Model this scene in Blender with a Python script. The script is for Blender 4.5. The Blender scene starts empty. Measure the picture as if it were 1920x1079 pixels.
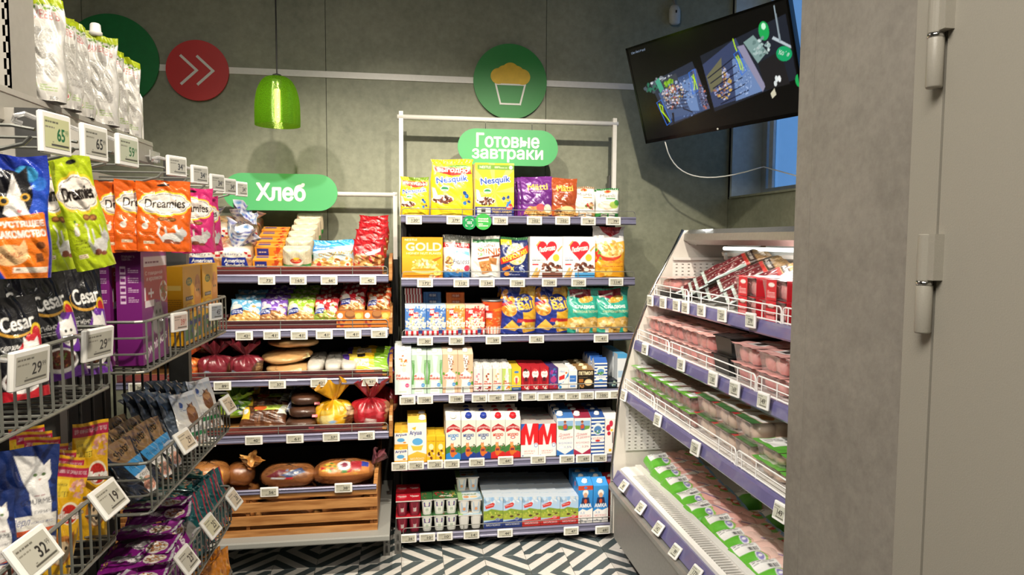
import bpy, math, random
import numpy as np
from mathutils import Matrix, Vector, Euler

S = bpy.context.scene
COL = S.collection
PI = math.pi
R = math.radians

# ------------------------------------------------------------------ camera
CAM_Z, FPX = 1.55, 1300.0
YAW, PITCH, ROLL = R(8.7), R(3.9), .006
_f = np.array([math.sin(YAW)*math.cos(PITCH), math.cos(YAW)*math.cos(PITCH), -math.sin(PITCH)])
_r0 = np.array([math.cos(YAW), -math.sin(YAW), 0.0])
_u0 = np.cross(_r0, _f)
_r = math.cos(ROLL)*_r0 + math.sin(ROLL)*_u0
_u = -math.sin(ROLL)*_r0 + math.cos(ROLL)*_u0
cam_d = bpy.data.cameras.new('camera')
cam_d.sensor_width = 36.0
cam_d.lens = FPX/1920.0*36.0
cam_d.clip_start = .02
cam = bpy.data.objects.new('camera', cam_d)
COL.objects.link(cam)
cam.matrix_world = Matrix(((_r[0], _u[0], -_f[0], 0), (_r[1], _u[1], -_f[1], 0), (_r[2], _u[2], -_f[2], CAM_Z), (0, 0, 0, 1)))
S.camera = cam

def ray(px, py):
    return _f + (px-960)/FPX*_r - (py-539.5)/FPX*_u
def atY(px, py, Y):
    v = ray(px, py); k = Y/v[1]; return (v[0]*k, Y, CAM_Z+v[2]*k)
def atX(px, py, X):
    v = ray(px, py); k = X/v[0]; return (X, v[1]*k, CAM_Z+v[2]*k)
def wx(px, Y, py=560):
    return atY(px, py, Y)[0]
def hz(py, Y, px=960):
    return atY(px, py, Y)[2]

# ------------------------------------------------------------------ world, lights, exposure
w = bpy.data.worlds.new('evening_sky'); S.world = w
w.use_nodes = True
bg = w.node_tree.nodes['Background']
bg.inputs[0].default_value = (.16, .36, .62, 1)
bg.inputs[1].default_value = 1.5

def look_at(o, tgt):
    d = Vector(tgt) - o.location
    o.rotation_euler = d.to_track_quat('-Z', 'Y').to_euler()
def spot(loc, tgt, power, ang, blend=.6, rad=.035, col=(1, .90, .74)):
    l = bpy.data.lights.new('ceiling_spot', 'SPOT'); l.energy = power; l.spot_size = R(ang); l.spot_blend = blend
    l.shadow_soft_size = rad; l.color = col
    o = bpy.data.objects.new('ceiling_spot_light', l); COL.objects.link(o); o.location = loc; look_at(o, tgt); return o
def area(loc, tgt, power, sx, sy, col=(1, .93, .82)):
    l = bpy.data.lights.new('area', 'AREA'); l.shape = 'RECTANGLE'; l.size = sx; l.size_y = sy; l.energy = power; l.color = col
    o = bpy.data.objects.new('area_light', l); COL.objects.link(o); o.location = loc; look_at(o, tgt); return o

SPOTS = [((-.20, 1.75, 3.08), (.02, 3.62, 1.05)), ((.75, 1.75, 3.08), (.72, 3.62, 1.0)), ((-.95, 1.9, 3.08), (-.62, 3.5, .95))]
for (a, b), e in zip(SPOTS, (225, 205, 120)):
    spot(a, b, e, 70, .7)
spot((.30, .45, 3.08), (-.62, 1.75, 1.1), 185, 80, .7)
spot((-.80, 1.55, 3.08), (1.16, 2.45, .60), 260, 46, .7, col=(1, .95, .89))
area((-.6, -.2, 3.2), (.2, .1, 0), 80, 1.4, 1.4)
area((-.5, 2.3, 3.2), (-.5, 2.3, 0), 6, 1.2, .8)
S.view_settings.view_transform = 'Standard'
S.view_settings.look = 'None'
S.view_settings.gamma = 1.0
S.view_settings.use_curve_mapping = False
S.view_settings.exposure = 0.08

# ------------------------------------------------------------------ colours and materials
def lin(c):
    """'#rrggbb' or 3 numbers 0..255 (display colour) to linear rgb"""
    if isinstance(c, str):
        c = c.lstrip('#'); c = ''.join(q*2 for q in c) if len(c) == 3 else c; c = [int(c[i:i+2], 16) for i in (0, 2, 4)]
    c = np.asarray(c, float)/255.0
    return np.where(c <= .04045, c/12.92, ((c+.055)/1.055)**2.4)

def base_mat(name):
    m = bpy.data.materials.new(name); m.use_nodes = True
    return m, m.node_tree.nodes, m.node_tree.links, m.node_tree.nodes['Principled BSDF']
def noise(n, l, scale, detail=4, rough=.55, coord='Object'):
    tc = n.new('ShaderNodeTexCoord'); t = n.new('ShaderNodeTexNoise')
    t.inputs['Scale'].default_value = scale; t.inputs['Detail'].default_value = detail; t.inputs['Roughness'].default_value = rough
    l.new(tc.outputs[coord], t.inputs['Vector']); return t
def bump(n, l, b, tex, strength, dist):
    bp = n.new('ShaderNodeBump'); bp.inputs['Strength'].default_value = strength; bp.inputs['Distance'].default_value = dist
    l.new(tex, bp.inputs['Height']); l.new(bp.outputs[0], b.inputs['Normal'])
def mat(name, col, rough=.5, metal=0., var=.08, scale=30, bumpd=0., spec=.5, coat=0.):
    m, n, l, b = base_mat(name)
    c = lin(col)
    t = noise(n, l, scale)
    r = n.new('ShaderNodeValToRGB')
    r.color_ramp.elements[0].position = .3; r.color_ramp.elements[1].position = .7
    r.color_ramp.elements[0].color = (*np.clip(c*(1-var), 0, 1), 1); r.color_ramp.elements[1].color = (*np.clip(c*(1+var), 0, 1), 1)
    l.new(t.outputs[0], r.inputs[0]); l.new(r.outputs[0], b.inputs['Base Color'])
    b.inputs['Roughness'].default_value = rough; b.inputs['Metallic'].default_value = metal
    b.inputs['Specular IOR Level'].default_value = spec; b.inputs['Coat Weight'].default_value = coat
    if bumpd: bump(n, l, b, t.outputs[0], .6, bumpd)
    return m
def attr_mat(name, rough, bumpd=0, scale=40, spec=.5, coat=0., metal=0., coatr=.08):
    m, n, l, b = base_mat(name)
    a = n.new('ShaderNodeAttribute'); a.attribute_name = 'Col'
    l.new(a.outputs['Color'], b.inputs['Base Color'])
    b.inputs['Roughness'].default_value = rough; b.inputs['Specular IOR Level'].default_value = spec
    b.inputs['Metallic'].default_value = metal
    b.inputs['Coat Weight'].default_value = coat; b.inputs['Coat Roughness'].default_value = coatr
    t = noise(n, l, scale, 5, .6)
    if bumpd: bump(n, l, b, t.outputs[0], .7, bumpd)
    return m
CARD = attr_mat('printed_card', .42, .0004, 60)
FILM = attr_mat('printed_film', .38, .006, 26, coat=.5, coatr=.22)
FOIL = attr_mat('printed_foil', .28, .006, 30, coat=.6, coatr=.15, metal=.12)
PAINT = attr_mat('painted_plastic', .35)
FOOD = attr_mat('food_surface', .55, .003, 60, coat=.15)
MEAT = attr_mat('raw_meat', .3, .0006, 70, coat=.4, coatr=.2)
SCREEN = attr_mat('display_paper', .35, 0, coat=.3)

def emit_mat(name, strength, col=None):
    m = bpy.data.materials.new(name); m.use_nodes = True
    n, l = m.node_tree.nodes, m.node_tree.links
    n.remove(n['Principled BSDF']); e = n.new('ShaderNodeEmission'); e.inputs[1].default_value = strength
    if col is None:
        a = n.new('ShaderNodeAttribute'); a.attribute_name = 'Col'; l.new(a.outputs['Color'], e.inputs[0])
    else: e.inputs[0].default_value = (*col, 1)
    l.new(e.outputs[0], n['Material Output'].inputs[0]); return m
def clear_mat(name, tint=(1, 1, 1), gloss=.12, rough=.08, bumpd=.004, scale=35, body=0., bodycol=(1, 1, 1)):
    """thin clear plastic: mostly see-through, with a glossy skin"""
    m = bpy.data.materials.new(name); m.use_nodes = True
    n, l = m.node_tree.nodes, m.node_tree.links
    n.remove(n['Principled BSDF'])
    tr = n.new('ShaderNodeBsdfTransparent'); tr.inputs[0].default_value = (*tint, 1)
    gl = n.new('ShaderNodeBsdfGlossy'); gl.inputs['Roughness'].default_value = rough
    fr = n.new('ShaderNodeLayerWeight'); fr.inputs[0].default_value = .18
    mx = n.new('ShaderNodeMixShader'); ad = n.new('ShaderNodeMath'); ad.operation = 'MULTIPLY_ADD'
    ad.inputs[1].default_value = .7; ad.inputs[2].default_value = gloss
    t = noise(n, l, scale, 4, .6); bp = n.new('ShaderNodeBump'); bp.inputs['Strength'].default_value = .8; bp.inputs['Distance'].default_value = bumpd
    l.new(t.outputs[0], bp.inputs['Height']); l.new(bp.outputs[0], gl.inputs['Normal']); l.new(bp.outputs[0], fr.inputs['Normal'])
    l.new(fr.outputs[1], ad.inputs[0]); l.new(ad.outputs[0], mx.inputs[0])
    last = tr
    if body:
        df = n.new('ShaderNodeBsdfDiffuse'); df.inputs[0].default_value = (*bodycol, 1)
        m2 = n.new('ShaderNodeMixShader'); m2.inputs[0].default_value = body
        l.new(tr.outputs[0], m2.inputs[1]); l.new(df.outputs[0], m2.inputs[2]); last = m2
    l.new(last.outputs[0], mx.inputs[1]); l.new(gl.outputs[0], mx.inputs[2])
    l.new(mx.outputs[0], n['Material Output'].inputs[0]); return m
CLEAR = clear_mat('clear_film', gloss=.03, rough=.12, bumpd=.008)
TRAYCLEAR = clear_mat('clear_tray', gloss=.05, rough=.12, body=.08, bodycol=(.9, .8, .8))
ACRYL = clear_mat('acrylic_with_red_reflection', tint=(.70, .42, .46), gloss=.03, rough=.15, bumpd=.0, body=.2, bodycol=(.34, .15, .17))  # clear acrylic; the red reflection on it is put into tint and body colour
GLASS = clear_mat('window_glass', tint=(.72, .78, .88), gloss=.02, rough=.02, bumpd=0)
CLIPCLEAR = clear_mat('clear_clip_plastic', gloss=.12, rough=.1, body=.35, bodycol=(.9, .9, .9))

def concrete(name, c0, c1, scale=2.2, rough=.55):
    m, n, l, b = base_mat(name)
    t1 = noise(n, l, scale, 8, .65); t2 = noise(n, l, scale*14, 6, .6)
    mx = n.new('ShaderNodeMath'); mx.operation = 'MULTIPLY_ADD'; mx.inputs[1].default_value = .45
    l.new(t2.outputs[0], mx.inputs[0])
    sc = n.new('ShaderNodeMath'); sc.operation = 'MULTIPLY'; sc.inputs[1].default_value = .6
    l.new(t1.outputs[0], sc.inputs[0]); l.new(sc.outputs[0], mx.inputs[2])
    r = n.new('ShaderNodeValToRGB'); r.color_ramp.elements[0].position = .36; r.color_ramp.elements[1].position = .66
    r.color_ramp.elements[0].color = (*lin(c0), 1); r.color_ramp.elements[1].color = (*lin(c1), 1)
    l.new(mx.outputs[0], r.inputs[0]); l.new(r.outputs[0], b.inputs['Base Color'])
    b.inputs['Roughness'].default_value = rough
    bump(n, l, b, t2.outputs[0], .25, .002); return m
CONC = concrete('concrete_wall_panel', '#7b7f6c', '#999b86')
LAMI = concrete('concrete_look_laminate', '#8f8a82', '#aaa49b', 5.0, .5)
def metal_paint(name, col, rough=.4, metal=.0):
    m = mat(name, col, rough, metal, .03, 500, .0004); return m
DOORP = metal_paint('grey_door_paint', '#b3aea2', .36)
BLACKM = mat('black_metal', '#161615', .5, 0, .1)
DARKP = mat('dark_panel', '#131210', .7, 0, .15)
GREYM = mat('grey_powder_coat', '#8f908c', .45, 0, .05, 200)
WIRE = mat('grey_wire', '#7c7d76', .38, .25, .05, 100)
WHITEM = mat('white_powder_coat', '#e6e4de', .4, 0, .03, 60)
CHROME = mat('chrome', '#c9c9c7', .18, 1., .03, 30)
STEEL = mat('brushed_steel', '#a8a7a4', .46, .9, .06, 80)
RAILM = mat('lilac_price_rail', '#74738c', .3, .15, .05, 40, coat=.3)
PURPLE = mat('violet_price_rail', '#5f5c88', .3, .0, .06, 40, coat=.4)
WHITEP = mat('white_plastic', '#ecebe6', .35, 0, .02, 60)
FRIDGEW = mat('fridge_white_liner', '#d9d6d0', .35, 0, .03, 20)
GREEN = mat('green_sign_board', '#4daa68', .45, 0, .03, 5)
DGREEN = mat('dark_green_sign_board', '#2c8a40', .45, 0, .05, 4)
RED = mat('red_sign_board', '#c9302f', .45, 0, .05, 4)
def wood(name, c0, c1):
    m, n, l, b = base_mat(name)
    tc = n.new('ShaderNodeTexCoord'); mp = n.new('ShaderNodeMapping'); mp.inputs['Scale'].default_value = (3, 30, 30)
    l.new(tc.outputs['Object'], mp.inputs[0])
    t = n.new('ShaderNodeTexNoise'); t.inputs['Scale'].default_value = 2.2; t.inputs['Detail'].default_value = 6; l.new(mp.outputs[0], t.inputs[0])
    r = n.new('ShaderNodeValToRGB'); r.color_ramp.elements[0].position = .35; r.color_ramp.elements[1].position = .65
    r.color_ramp.elements[0].color = (*lin(c0), 1); r.color_ramp.elements[1].color = (*lin(c1), 1)
    l.new(t.outputs[0], r.inputs[0]); l.new(r.outputs[0], b.inputs['Base Color']); b.inputs['Roughness'].default_value = .5
    bump(n, l, b, t.outputs[0], .3, .001); return m
WOOD = wood('honey_wood', '#94602f', '#bd8850')

# ------------------------------------------------------------------ mesh building
class MB:
    """collects vertices, faces and vertex colours; build() links them as ONE mesh object"""
    def __init__(s): s.V = []; s.F = []; s.C = []; s.n = 0
    def add(s, V, F, col='#ffffff'):
        V = np.asarray(V, float).reshape(-1, 3)
        if isinstance(col, np.ndarray) and col.ndim == 2: C = col
        else: C = np.tile(lin(col), (len(V), 1))
        if isinstance(F, np.ndarray): s.F.append(F + s.n)
        else: s.F.append([[i + s.n for i in f] for f in F])
        s.V.append(V); s.C.append(C); s.n += len(V); return s
    def box(s, x0, x1, y0, y1, z0, z1, col='#ffffff', M=None):
        V = np.array([(x, y, z) for x in (x0, x1) for y in (y0, y1) for z in (z0, z1)], float)
        if M is not None: V = V @ np.array(M.to_3x3()).T + np.array(M.translation)
        return s.add(V, [(0, 1, 3, 2), (4, 6, 7, 5), (0, 4, 5, 1), (2, 3, 7, 6), (0, 2, 6, 4), (1, 5, 7, 3)], col)
    def rbox(s, x0, x1, y0, y1, z0, z1, r, col='#ffffff'):
        """box with its long vertical (z) edges and top rim chamfered"""
        def ring(i, z):
            a, b, c, d = x0+i, x1-i, y0+i, y1-i
            return [(a+r, c, z), (b-r, c, z), (b, c+r, z), (b, d-r, z), (b-r, d, z), (a+r, d, z), (a, d-r, z), (a, c+r, z)]
        V = ring(r*.6, z0) + ring(0, z0+r*.6) + ring(0, z1-r*.6) + ring(r*.6, z1)
        F = [tuple(range(7, -1, -1)), tuple(range(24, 32))]
        for k in range(3):
            for i in range(8): F.append((k*8+i, k*8+(i+1) % 8, k*8+8+(i+1) % 8, k*8+8+i))
        return s.add(V, F, col)
    def tube(s, pts, r, seg=6, col='#ffffff', closed=False):
        P = np.array(pts, float); n = len(P); V = []; F = []
        up = None
        for i in range(n):
            a = P[(i-1) % n] if (i or closed) else P[i]; b = P[(i+1) % n] if (i < n-1 or closed) else P[i]
            t = b-a; t /= np.linalg.norm(t)+1e-12
            if up is None: up = np.array([0, 0, 1.]) if abs(t[2]) < .9 else np.array([1., 0, 0])
            x = np.cross(up, t); x /= np.linalg.norm(x)+1e-12; y = np.cross(t, x); up = y
            for k in range(seg):
                an = 2*PI*k/seg; V.append(P[i] + r*(math.cos(an)*x + math.sin(an)*y))
        m = n if closed else n-1
        for i in range(m):
            for k in range(seg):
                j = (i+1) % n
                F.append((i*seg+k, i*seg+(k+1) % seg, j*seg+(k+1) % seg, j*seg+k))
        if not closed: F += [tuple(range(seg-1, -1, -1)), tuple((n-1)*seg+k for k in range(seg))]
        return s.add(V, F, col)
    def lathe(s, prof, seg=20, col='#ffffff', c=(0, 0, 0), sq=0, sx=1., sy=1.):
        """prof [(r,z)] turned about z; sq > 0 squares the section"""
        V = []; F = []
        for r, z in prof:
            for k in range(seg):
                a = 2*PI*k/seg; ca, sa = math.cos(a), math.sin(a)
                q = 1.0 if not sq else 1/(abs(ca)**(2+sq)+abs(sa)**(2+sq))**(1/(2+sq))
                V.append((c[0]+r*q*ca*sx, c[1]+r*q*sa*sy, c[2]+z))
        n = len(prof)
        for i in range(n-1):
            for k in range(seg): F.append((i*seg+k, i*seg+(k+1) % seg, (i+1)*seg+(k+1) % seg, (i+1)*seg+k))
        F += [tuple(range(seg-1, -1, -1)), tuple((n-1)*seg+k for k in range(seg))]
        return s.add(V, F, col)
    def prism(s, poly, a, b, axis='y', col='#ffffff'):
        """2D outline swept along an axis: 'y' -> (x,z), 'x' -> (y,z), 'z' -> (x,y)"""
        def p3(p, t): return {'y': (p[0], t, p[1]), 'x': (t, p[0], p[1]), 'z': (p[0], p[1], t)}[axis]
        n = len(poly); V = [p3(p, a) for p in poly] + [p3(p, b) for p in poly]
        F = [tuple(range(n)), tuple(range(2*n-1, n-1, -1))] + [(i, i+n, (i+1) % n+n, (i+1) % n) for i in range(n)]
        return s.add(V, F, col)
    def grid(s, V, nu, nv, col='#ffffff', flip=False):
        """V: (nv+1, nu+1, 3)"""
        idx = np.arange((nu+1)*(nv+1)).reshape(nv+1, nu+1)
        Q = np.stack([idx[:-1, :-1], idx[:-1, 1:], idx[1:, 1:], idx[1:, :-1]], -1).reshape(-1, 4)
        if flip: Q = Q[:, ::-1]
        return s.add(np.asarray(V).reshape(-1, 3), Q, col.reshape(-1, 3) if isinstance(col, np.ndarray) else col)
    def mesh(s, name, m, smooth=False):
        me = bpy.data.meshes.new(name)
        V = np.concatenate(s.V); C = np.concatenate(s.C)
        tot = []; flat = []
        for F in s.F:
            if isinstance(F, np.ndarray):
                tot.append(np.full(len(F), F.shape[1])); flat.append(F.ravel())
            else:
                tot.append(np.array([len(f) for f in F])); flat.append(np.array([i for f in F for i in f]))
        tot = np.concatenate(tot).astype(np.int32); flat = np.concatenate(flat).astype(np.int32)
        me.vertices.add(len(V)); me.vertices.foreach_set('co', V.astype(np.float32).ravel())
        me.loops.add(len(flat)); me.loops.foreach_set('vertex_index', flat)
        me.polygons.add(len(tot)); me.polygons.foreach_set('loop_start', np.concatenate([[0], np.cumsum(tot)[:-1]]).astype(np.int32))
        me.polygons.foreach_set('loop_total', tot)
        me.polygons.foreach_set('use_smooth', np.full(len(tot), smooth))
        ca = me.attributes.new('Col', 'FLOAT_COLOR', 'POINT')
        ca.data.foreach_set('color', np.concatenate([C, np.ones((len(C), 1))], 1).astype(np.float32).ravel())
        me.materials.append(m); me.update(calc_edges=True); return me
    def build(s, name, m, parent=None, smooth=False, loc=None, rot=None):
        return link(name, s.mesh(name, m, smooth), parent, loc, rot)
def link(name, me, parent=None, loc=None, rot=None):
    o = bpy.data.objects.new(name, me); COL.objects.link(o)
    if parent is not None: o.parent = parent
    if loc is not None: o.location = loc
    if rot is not None: o.rotation_euler = rot
    return o
def tag(o, label, cat, group=None):
    o['label'] = label; o['category'] = cat
    if group: o['group'] = group
    return o
def thing(name, label, cat, loc=(0, 0, 0), rot=(0, 0, 0), group=None):
    o = bpy.data.objects.new(name, None); COL.objects.link(o); o.empty_display_size = .05
    o.location = loc; o.rotation_euler = rot
    return tag(o, label, cat, group)
def struct(o): o['kind'] = 'structure'; return o
def dup(root, loc, rot=None, label=None, group=None):
    r = root.copy(); COL.objects.link(r); r.location = loc
    if rot is not None: r.rotation_euler = rot
    if label: r['label'] = label
    if group: r['group'] = group
    for ch in root.children:
        c = ch.copy(); COL.objects.link(c); c.parent = r
        for g in ch.children:
            d = g.copy(); COL.objects.link(d); d.parent = c
    return r
ORD = ['first', 'second', 'third', 'fourth', 'fifth', 'sixth', 'seventh', 'eighth', 'ninth', 'tenth', 'eleventh', 'twelfth', 'thirteenth', 'fourteenth']

# ------------------------------------------------------------------ printed artwork: painted into the vertex colours of a fine grid
_txt = {}
def text_edges(s, bold=.0, shear=0.):
    k = (s, bold, shear)
    if k not in _txt:
        c = bpy.data.curves.new('t', 'FONT'); c.body = s; c.offset = bold; c.shear = shear; c.resolution_u = 3; c.fill_mode = 'BOTH'
        o = bpy.data.objects.new('t', c)
        me = bpy.data.meshes.new_from_object(o)
        V = np.zeros(len(me.vertices)*3); me.vertices.foreach_get('co', V); V = V.reshape(-1, 3)[:, :2]
        cnt = {}
        for p in me.polygons:
            vs = list(p.vertices)
            for a, b in zip(vs, vs[1:]+vs[:1]):
                kk = (min(a, b), max(a, b)); cnt[kk] = cnt.get(kk, 0)+1
        E = np.array([kk for kk, q in cnt.items() if q % 2 == 1])
        P = V[E]; lo = P.reshape(-1, 2).min(0); hi = P.reshape(-1, 2).max(0)
        _txt[k] = ((P-lo)/(hi-lo), (hi-lo)[0]/(hi-lo)[1])
        bpy.data.objects.remove(o); bpy.data.curves.remove(c); bpy.data.meshes.remove(me)
    return _txt[k]
def fill(img, E, col, dil=0):
    """even-odd fill of the outline edges E (n,2,2) in pixel coordinates"""
    h, w_ = img.shape[:2]
    lo = np.floor(E.reshape(-1, 2).min(0)).astype(int)-1-dil; hi = np.ceil(E.reshape(-1, 2).max(0)).astype(int)+2+dil
    x0, y0 = max(lo[0], 0), max(lo[1], 0); x1, y1 = min(hi[0], w_), min(hi[1], h)
    if x1 <= x0 or y1 <= y0: return
    m = np.zeros((y1-y0, x1-x0), bool); xs = np.arange(x0, x1)+.5
    for (ax, ay), (bx, by) in E:
        if ay == by: continue
        if ay > by: ax, ay, bx, by = bx, by, ax, ay
        r0 = max(int(math.ceil(ay-.5)), y0); r1 = min(int(math.ceil(by-.5)), y1)
        if r1 <= r0: continue
        yy = np.arange(r0, r1)+.5; xi = ax+(yy-ay)*(bx-ax)/(by-ay)
        m[r0-y0:r1-y0] ^= xs[None, :] < xi[:, None]
    if dil:
        q = m.copy()
        for dx in range(-dil, dil+1):
            for dy in range(-dil, dil+1):
                if dx*dx+dy*dy <= dil*dil+1: q |= np.roll(np.roll(m, dx, 1), dy, 0)
        m = q
    img[y0:y1, x0:x1][m] = col
def poly_edges(P): P = np.array(P, float); return np.stack([P, np.roll(P, -1, 0)], 1)
def raster(art, nu, nv, W, H, ss=3, seed=1):
    """art: [background, op, op ...] in 0..1 coordinates, origin bottom left. Returns (nv+1, nu+1, 3) linear colours"""
    cw, ch = (nu+1)*ss, (nv+1)*ss
    img = np.empty((ch, cw, 3)); img[:] = lin(art[0]); rng = np.random.default_rng(seed)
    ppm = cw/W
    def ell(cx, cy, rx, ry, n=28, rot=0):
        a = np.linspace(0, 2*PI, n, endpoint=False); x = rx*np.cos(a); y = ry*np.sin(a)
        return np.stack([cx*cw+(x*math.cos(rot)-y*math.sin(rot)), cy*ch+(x*math.sin(rot)+y*math.cos(rot))], 1)
    for op in art[1:]:
        k = op[0]
        if k == 'r':
            x0, y0, x1, y1, c = op[1:6]
            img[max(0, int(round(y0*ch))):max(0, int(round(y1*ch))), max(0, int(round(x0*cw))):max(0, int(round(x1*cw)))] = lin(c)
        elif k == 'g':
            x0, y0, x1, y1, c0, c1 = op[1:7]; a, b = int(y0*ch), int(y1*ch); t = np.linspace(0, 1, max(b-a, 1))[:, None, None]
            img[a:b, int(x0*cw):int(x1*cw)] = (lin(c0)*(1-t)+lin(c1)*t)
        elif k == 'c': fill(img, poly_edges(ell(op[1], op[2], op[3]*cw, op[3]*cw)), lin(op[4]))
        elif k == 'e': fill(img, poly_edges(ell(op[1], op[2], op[3]*cw, op[4]*ch, rot=op[6] if len(op) > 6 else 0)), lin(op[5]))
        elif k == 'p': fill(img, poly_edges([(x*cw, y*ch) for x, y in op[1]]), lin(op[2]))
        elif k == 't':
            s, cx, cy, tw, th, c = op[1:7]; o = op[7] if len(op) > 7 else {}
            E, asp = text_edges(s, 0., o.get('s', 0)); wp, hp = tw*cw, th*ch
            if o.get('fit'): wp = min(wp, hp*asp)
            P = (E-.5)*np.array([wp, hp]); a = o.get('rot', 0)
            if o.get('arc'):
                P = P.copy(); P[..., 1] += o['arc']*hp*(1-(2*P[..., 0]/wp)**2)
            P = np.stack([P[..., 0]*math.cos(a)-P[..., 1]*math.sin(a), P[..., 0]*math.sin(a)+P[..., 1]*math.cos(a)], -1)+np.array([cx*cw, cy*ch])
            dl = int(round(o.get('b', .02)*hp*.9))
            if 'o' in o: fill(img, P, lin(o['o']), dl+max(1, int(round(o.get('ow', 2)*.02*hp))))
            fill(img, P, lin(c), dl)
        elif k == 'b':
            cx, cy, rx, ry, n, size, cols = op[1:8]
            for i in range(n):
                a, q = rng.uniform(0, 2*PI), math.sqrt(rng.uniform(0, 1))
                c = lin(cols[rng.integers(len(cols))])*rng.uniform(.75, 1.15)
                z = size*cw*rng.uniform(.7, 1.2)
                img_c = ell(cx+rx*q*math.cos(a), cy+ry*q*math.sin(a), z, z*rng.uniform(.5, .9), 10, rng.uniform(0, 3))
                fill(img, poly_edges(img_c), np.clip(c, 0, 1))
        elif k == 'l':
            x0, y0, x1, y1, n, c = op[1:7]
            for i in range(n):
                y = y0+(y1-y0)*(i+.5)/n; hh = (y1-y0)/n*.42; x = x0
                while x < x1-.01:
                    ln = rng.uniform(.04, .14); xe = min(x+ln, x1)
                    img[int((y-hh/2)*ch):max(int((y+hh/2)*ch), int((y-hh/2)*ch)+1), int(x*cw):int(xe*cw)] = lin(c)
                    x = xe+.02
                    if i == n-1 and rng.uniform() < .4: break
    return np.clip(img.reshape(nv+1, ss, nu+1, ss, 3).mean((1, 3)), 0, 1)
CELL = .0022

# ------------------------------------------------------------------ packaging shapes (front faces -Y, base centre at the origin)
def nn(W, H, cell): return max(4, int(W/cell)), max(4, int(H/cell))
def box_pack(name, W, D, H, art, side='#dddddd', top=None, back=None, cell=None, left=None, right=None, m=None):
    cell = cell or CELL; b = MB(); top = top or side
    def face(art_, w_, fn):
        nu, nv = nn(w_, H, cell); u, v = np.meshgrid(np.linspace(0, 1, nu+1), np.linspace(0, 1, nv+1))
        b.grid(fn(u, v), nu, nv, raster(art_, nu, nv, w_, H))
    face(art, W, lambda u, v: np.stack([(u-.5)*W, np.full_like(u, -D/2), v*H], -1))
    x, y = W/2, D/2
    if right: face(right, D, lambda u, v: np.stack([np.full_like(u, x), (u-.5)*D, v*H], -1))
    else: b.add([(x, -y, 0), (x, y, 0), (x, y, H), (x, -y, H)], [(0, 1, 2, 3)], side)
    if left: face(left, D, lambda u, v: np.stack([np.full_like(u, -x), (.5-u)*D, v*H], -1))
    else: b.add([(-x, y, 0), (-x, -y, 0), (-x, -y, H), (-x, y, H)], [(0, 1, 2, 3)], side)
    b.add([(x, y, 0), (-x, y, 0), (-x, y, H), (x, y, H)], [(0, 1, 2, 3)], back or side)
    if isinstance(top, list):
        nu, nv = nn(W, D, cell); u, v = np.meshgrid(np.linspace(0, 1, nu+1), np.linspace(0, 1, nv+1))
        b.grid(np.stack([(u-.5)*W, (v-.5)*D, np.full_like(u, H)], -1), nu, nv, raster(top, nu, nv, W, D))
    else: b.add([(-x, -y, H), (x, -y, H), (x, y, H), (-x, y, H)], [(0, 1, 2, 3)], top)
    b.add([(-x, y, 0), (x, y, 0), (x, -y, 0), (-x, -y, 0)], [(0, 1, 2, 3)], side)
    return b.build(name, m or CARD)
def bag_pack(name, W, D, H, art, style='stand', back='#cccccc', cell=None, seed=0, m=None, lean=0., wr=1.):
    """flexible pack. stand: gusseted base, flat sealed top; pillow: sealed at both ends; pouch: flat doypack"""
    cell = cell or CELL; nu, nv = nn(W, H, cell); rng = np.random.default_rng(seed+7)
    def surf(nu, nv, sgn):
        u, v = np.meshgrid(np.linspace(0, 1, nu+1), np.linspace(0, 1, nv+1)); e = np.abs(2*u-1)
        edge = (1-e**3.2)**.55
        ss_ = lambda a, b, x: np.clip((x-a)/(b-a), 0, 1)**2*(3-2*np.clip((x-a)/(b-a), 0, 1))
        if style == 'stand':
            t = (1-ss_(.45, .93, v))*(.82+.18*ss_(0, .2, v)); t = np.maximum(t, .03); pin = .06*ss_(.55, .9, v)*(1-ss_(.93, 1, v)) - .0
            wmul = 1-pin
        elif style == 'pillow':
            t = np.clip(np.minimum(v, 1-v)/.5, 0, 1)**.5; t = np.where((v < .045) | (v > .955), .02, t*.97+.03); wmul = 1-.07*np.sin(PI*v)
        else:
            t = (1-ss_(.15, .8, v))*.75+.25*np.sin(PI*np.clip(v/.92, 0, 1)); t = np.maximum(t, .03); wmul = 1-.015*np.sin(PI*v)
        y = sgn*D/2*t*edge
        f1, f2, p1, p2, p3 = rng0[:5]
        wv = (.0022*np.sin(9*u*f1+6*v+p1)*np.sin(7*v*f2+p2)+.0014*np.sin(23*u+17*v*f2+p3)+.0016*np.sin(31*v+9*u*f1+p1))*edge*wr
        wv += .0032*wr*np.exp(-((v-.78)/.1)**2)*np.sin(16*u+p2)*edge
        y = y+sgn*np.abs(wv)*.8+wv*.5
        if style != 'pouch': y = y+np.where(v > .94, .0012*np.sin(u*70), 0)
        x = (u-.5)*W*wmul+.0015*np.sin(11*v+p3)*wr
        y = y+lean*v*v*H
        z = v*H-.004*np.sin(PI*u)*(v > .9)*0+.003*wr*np.sin(5*u+p1)*v**3
        return np.stack([x, y, z], -1)
    rng0 = np.concatenate([rng.uniform(.7, 1.3, 2), rng.uniform(0, 6, 3)])
    b = MB(); b.grid(surf(nu, nv, -1), nu, nv, raster(art, nu, nv, W, H))
    b.grid(surf(max(nu//4, 6), max(nv//4, 6), 1), max(nu//4, 6), max(nv//4, 6), back, flip=True)
    return b.build(name, m or FILM, smooth=True)
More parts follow.
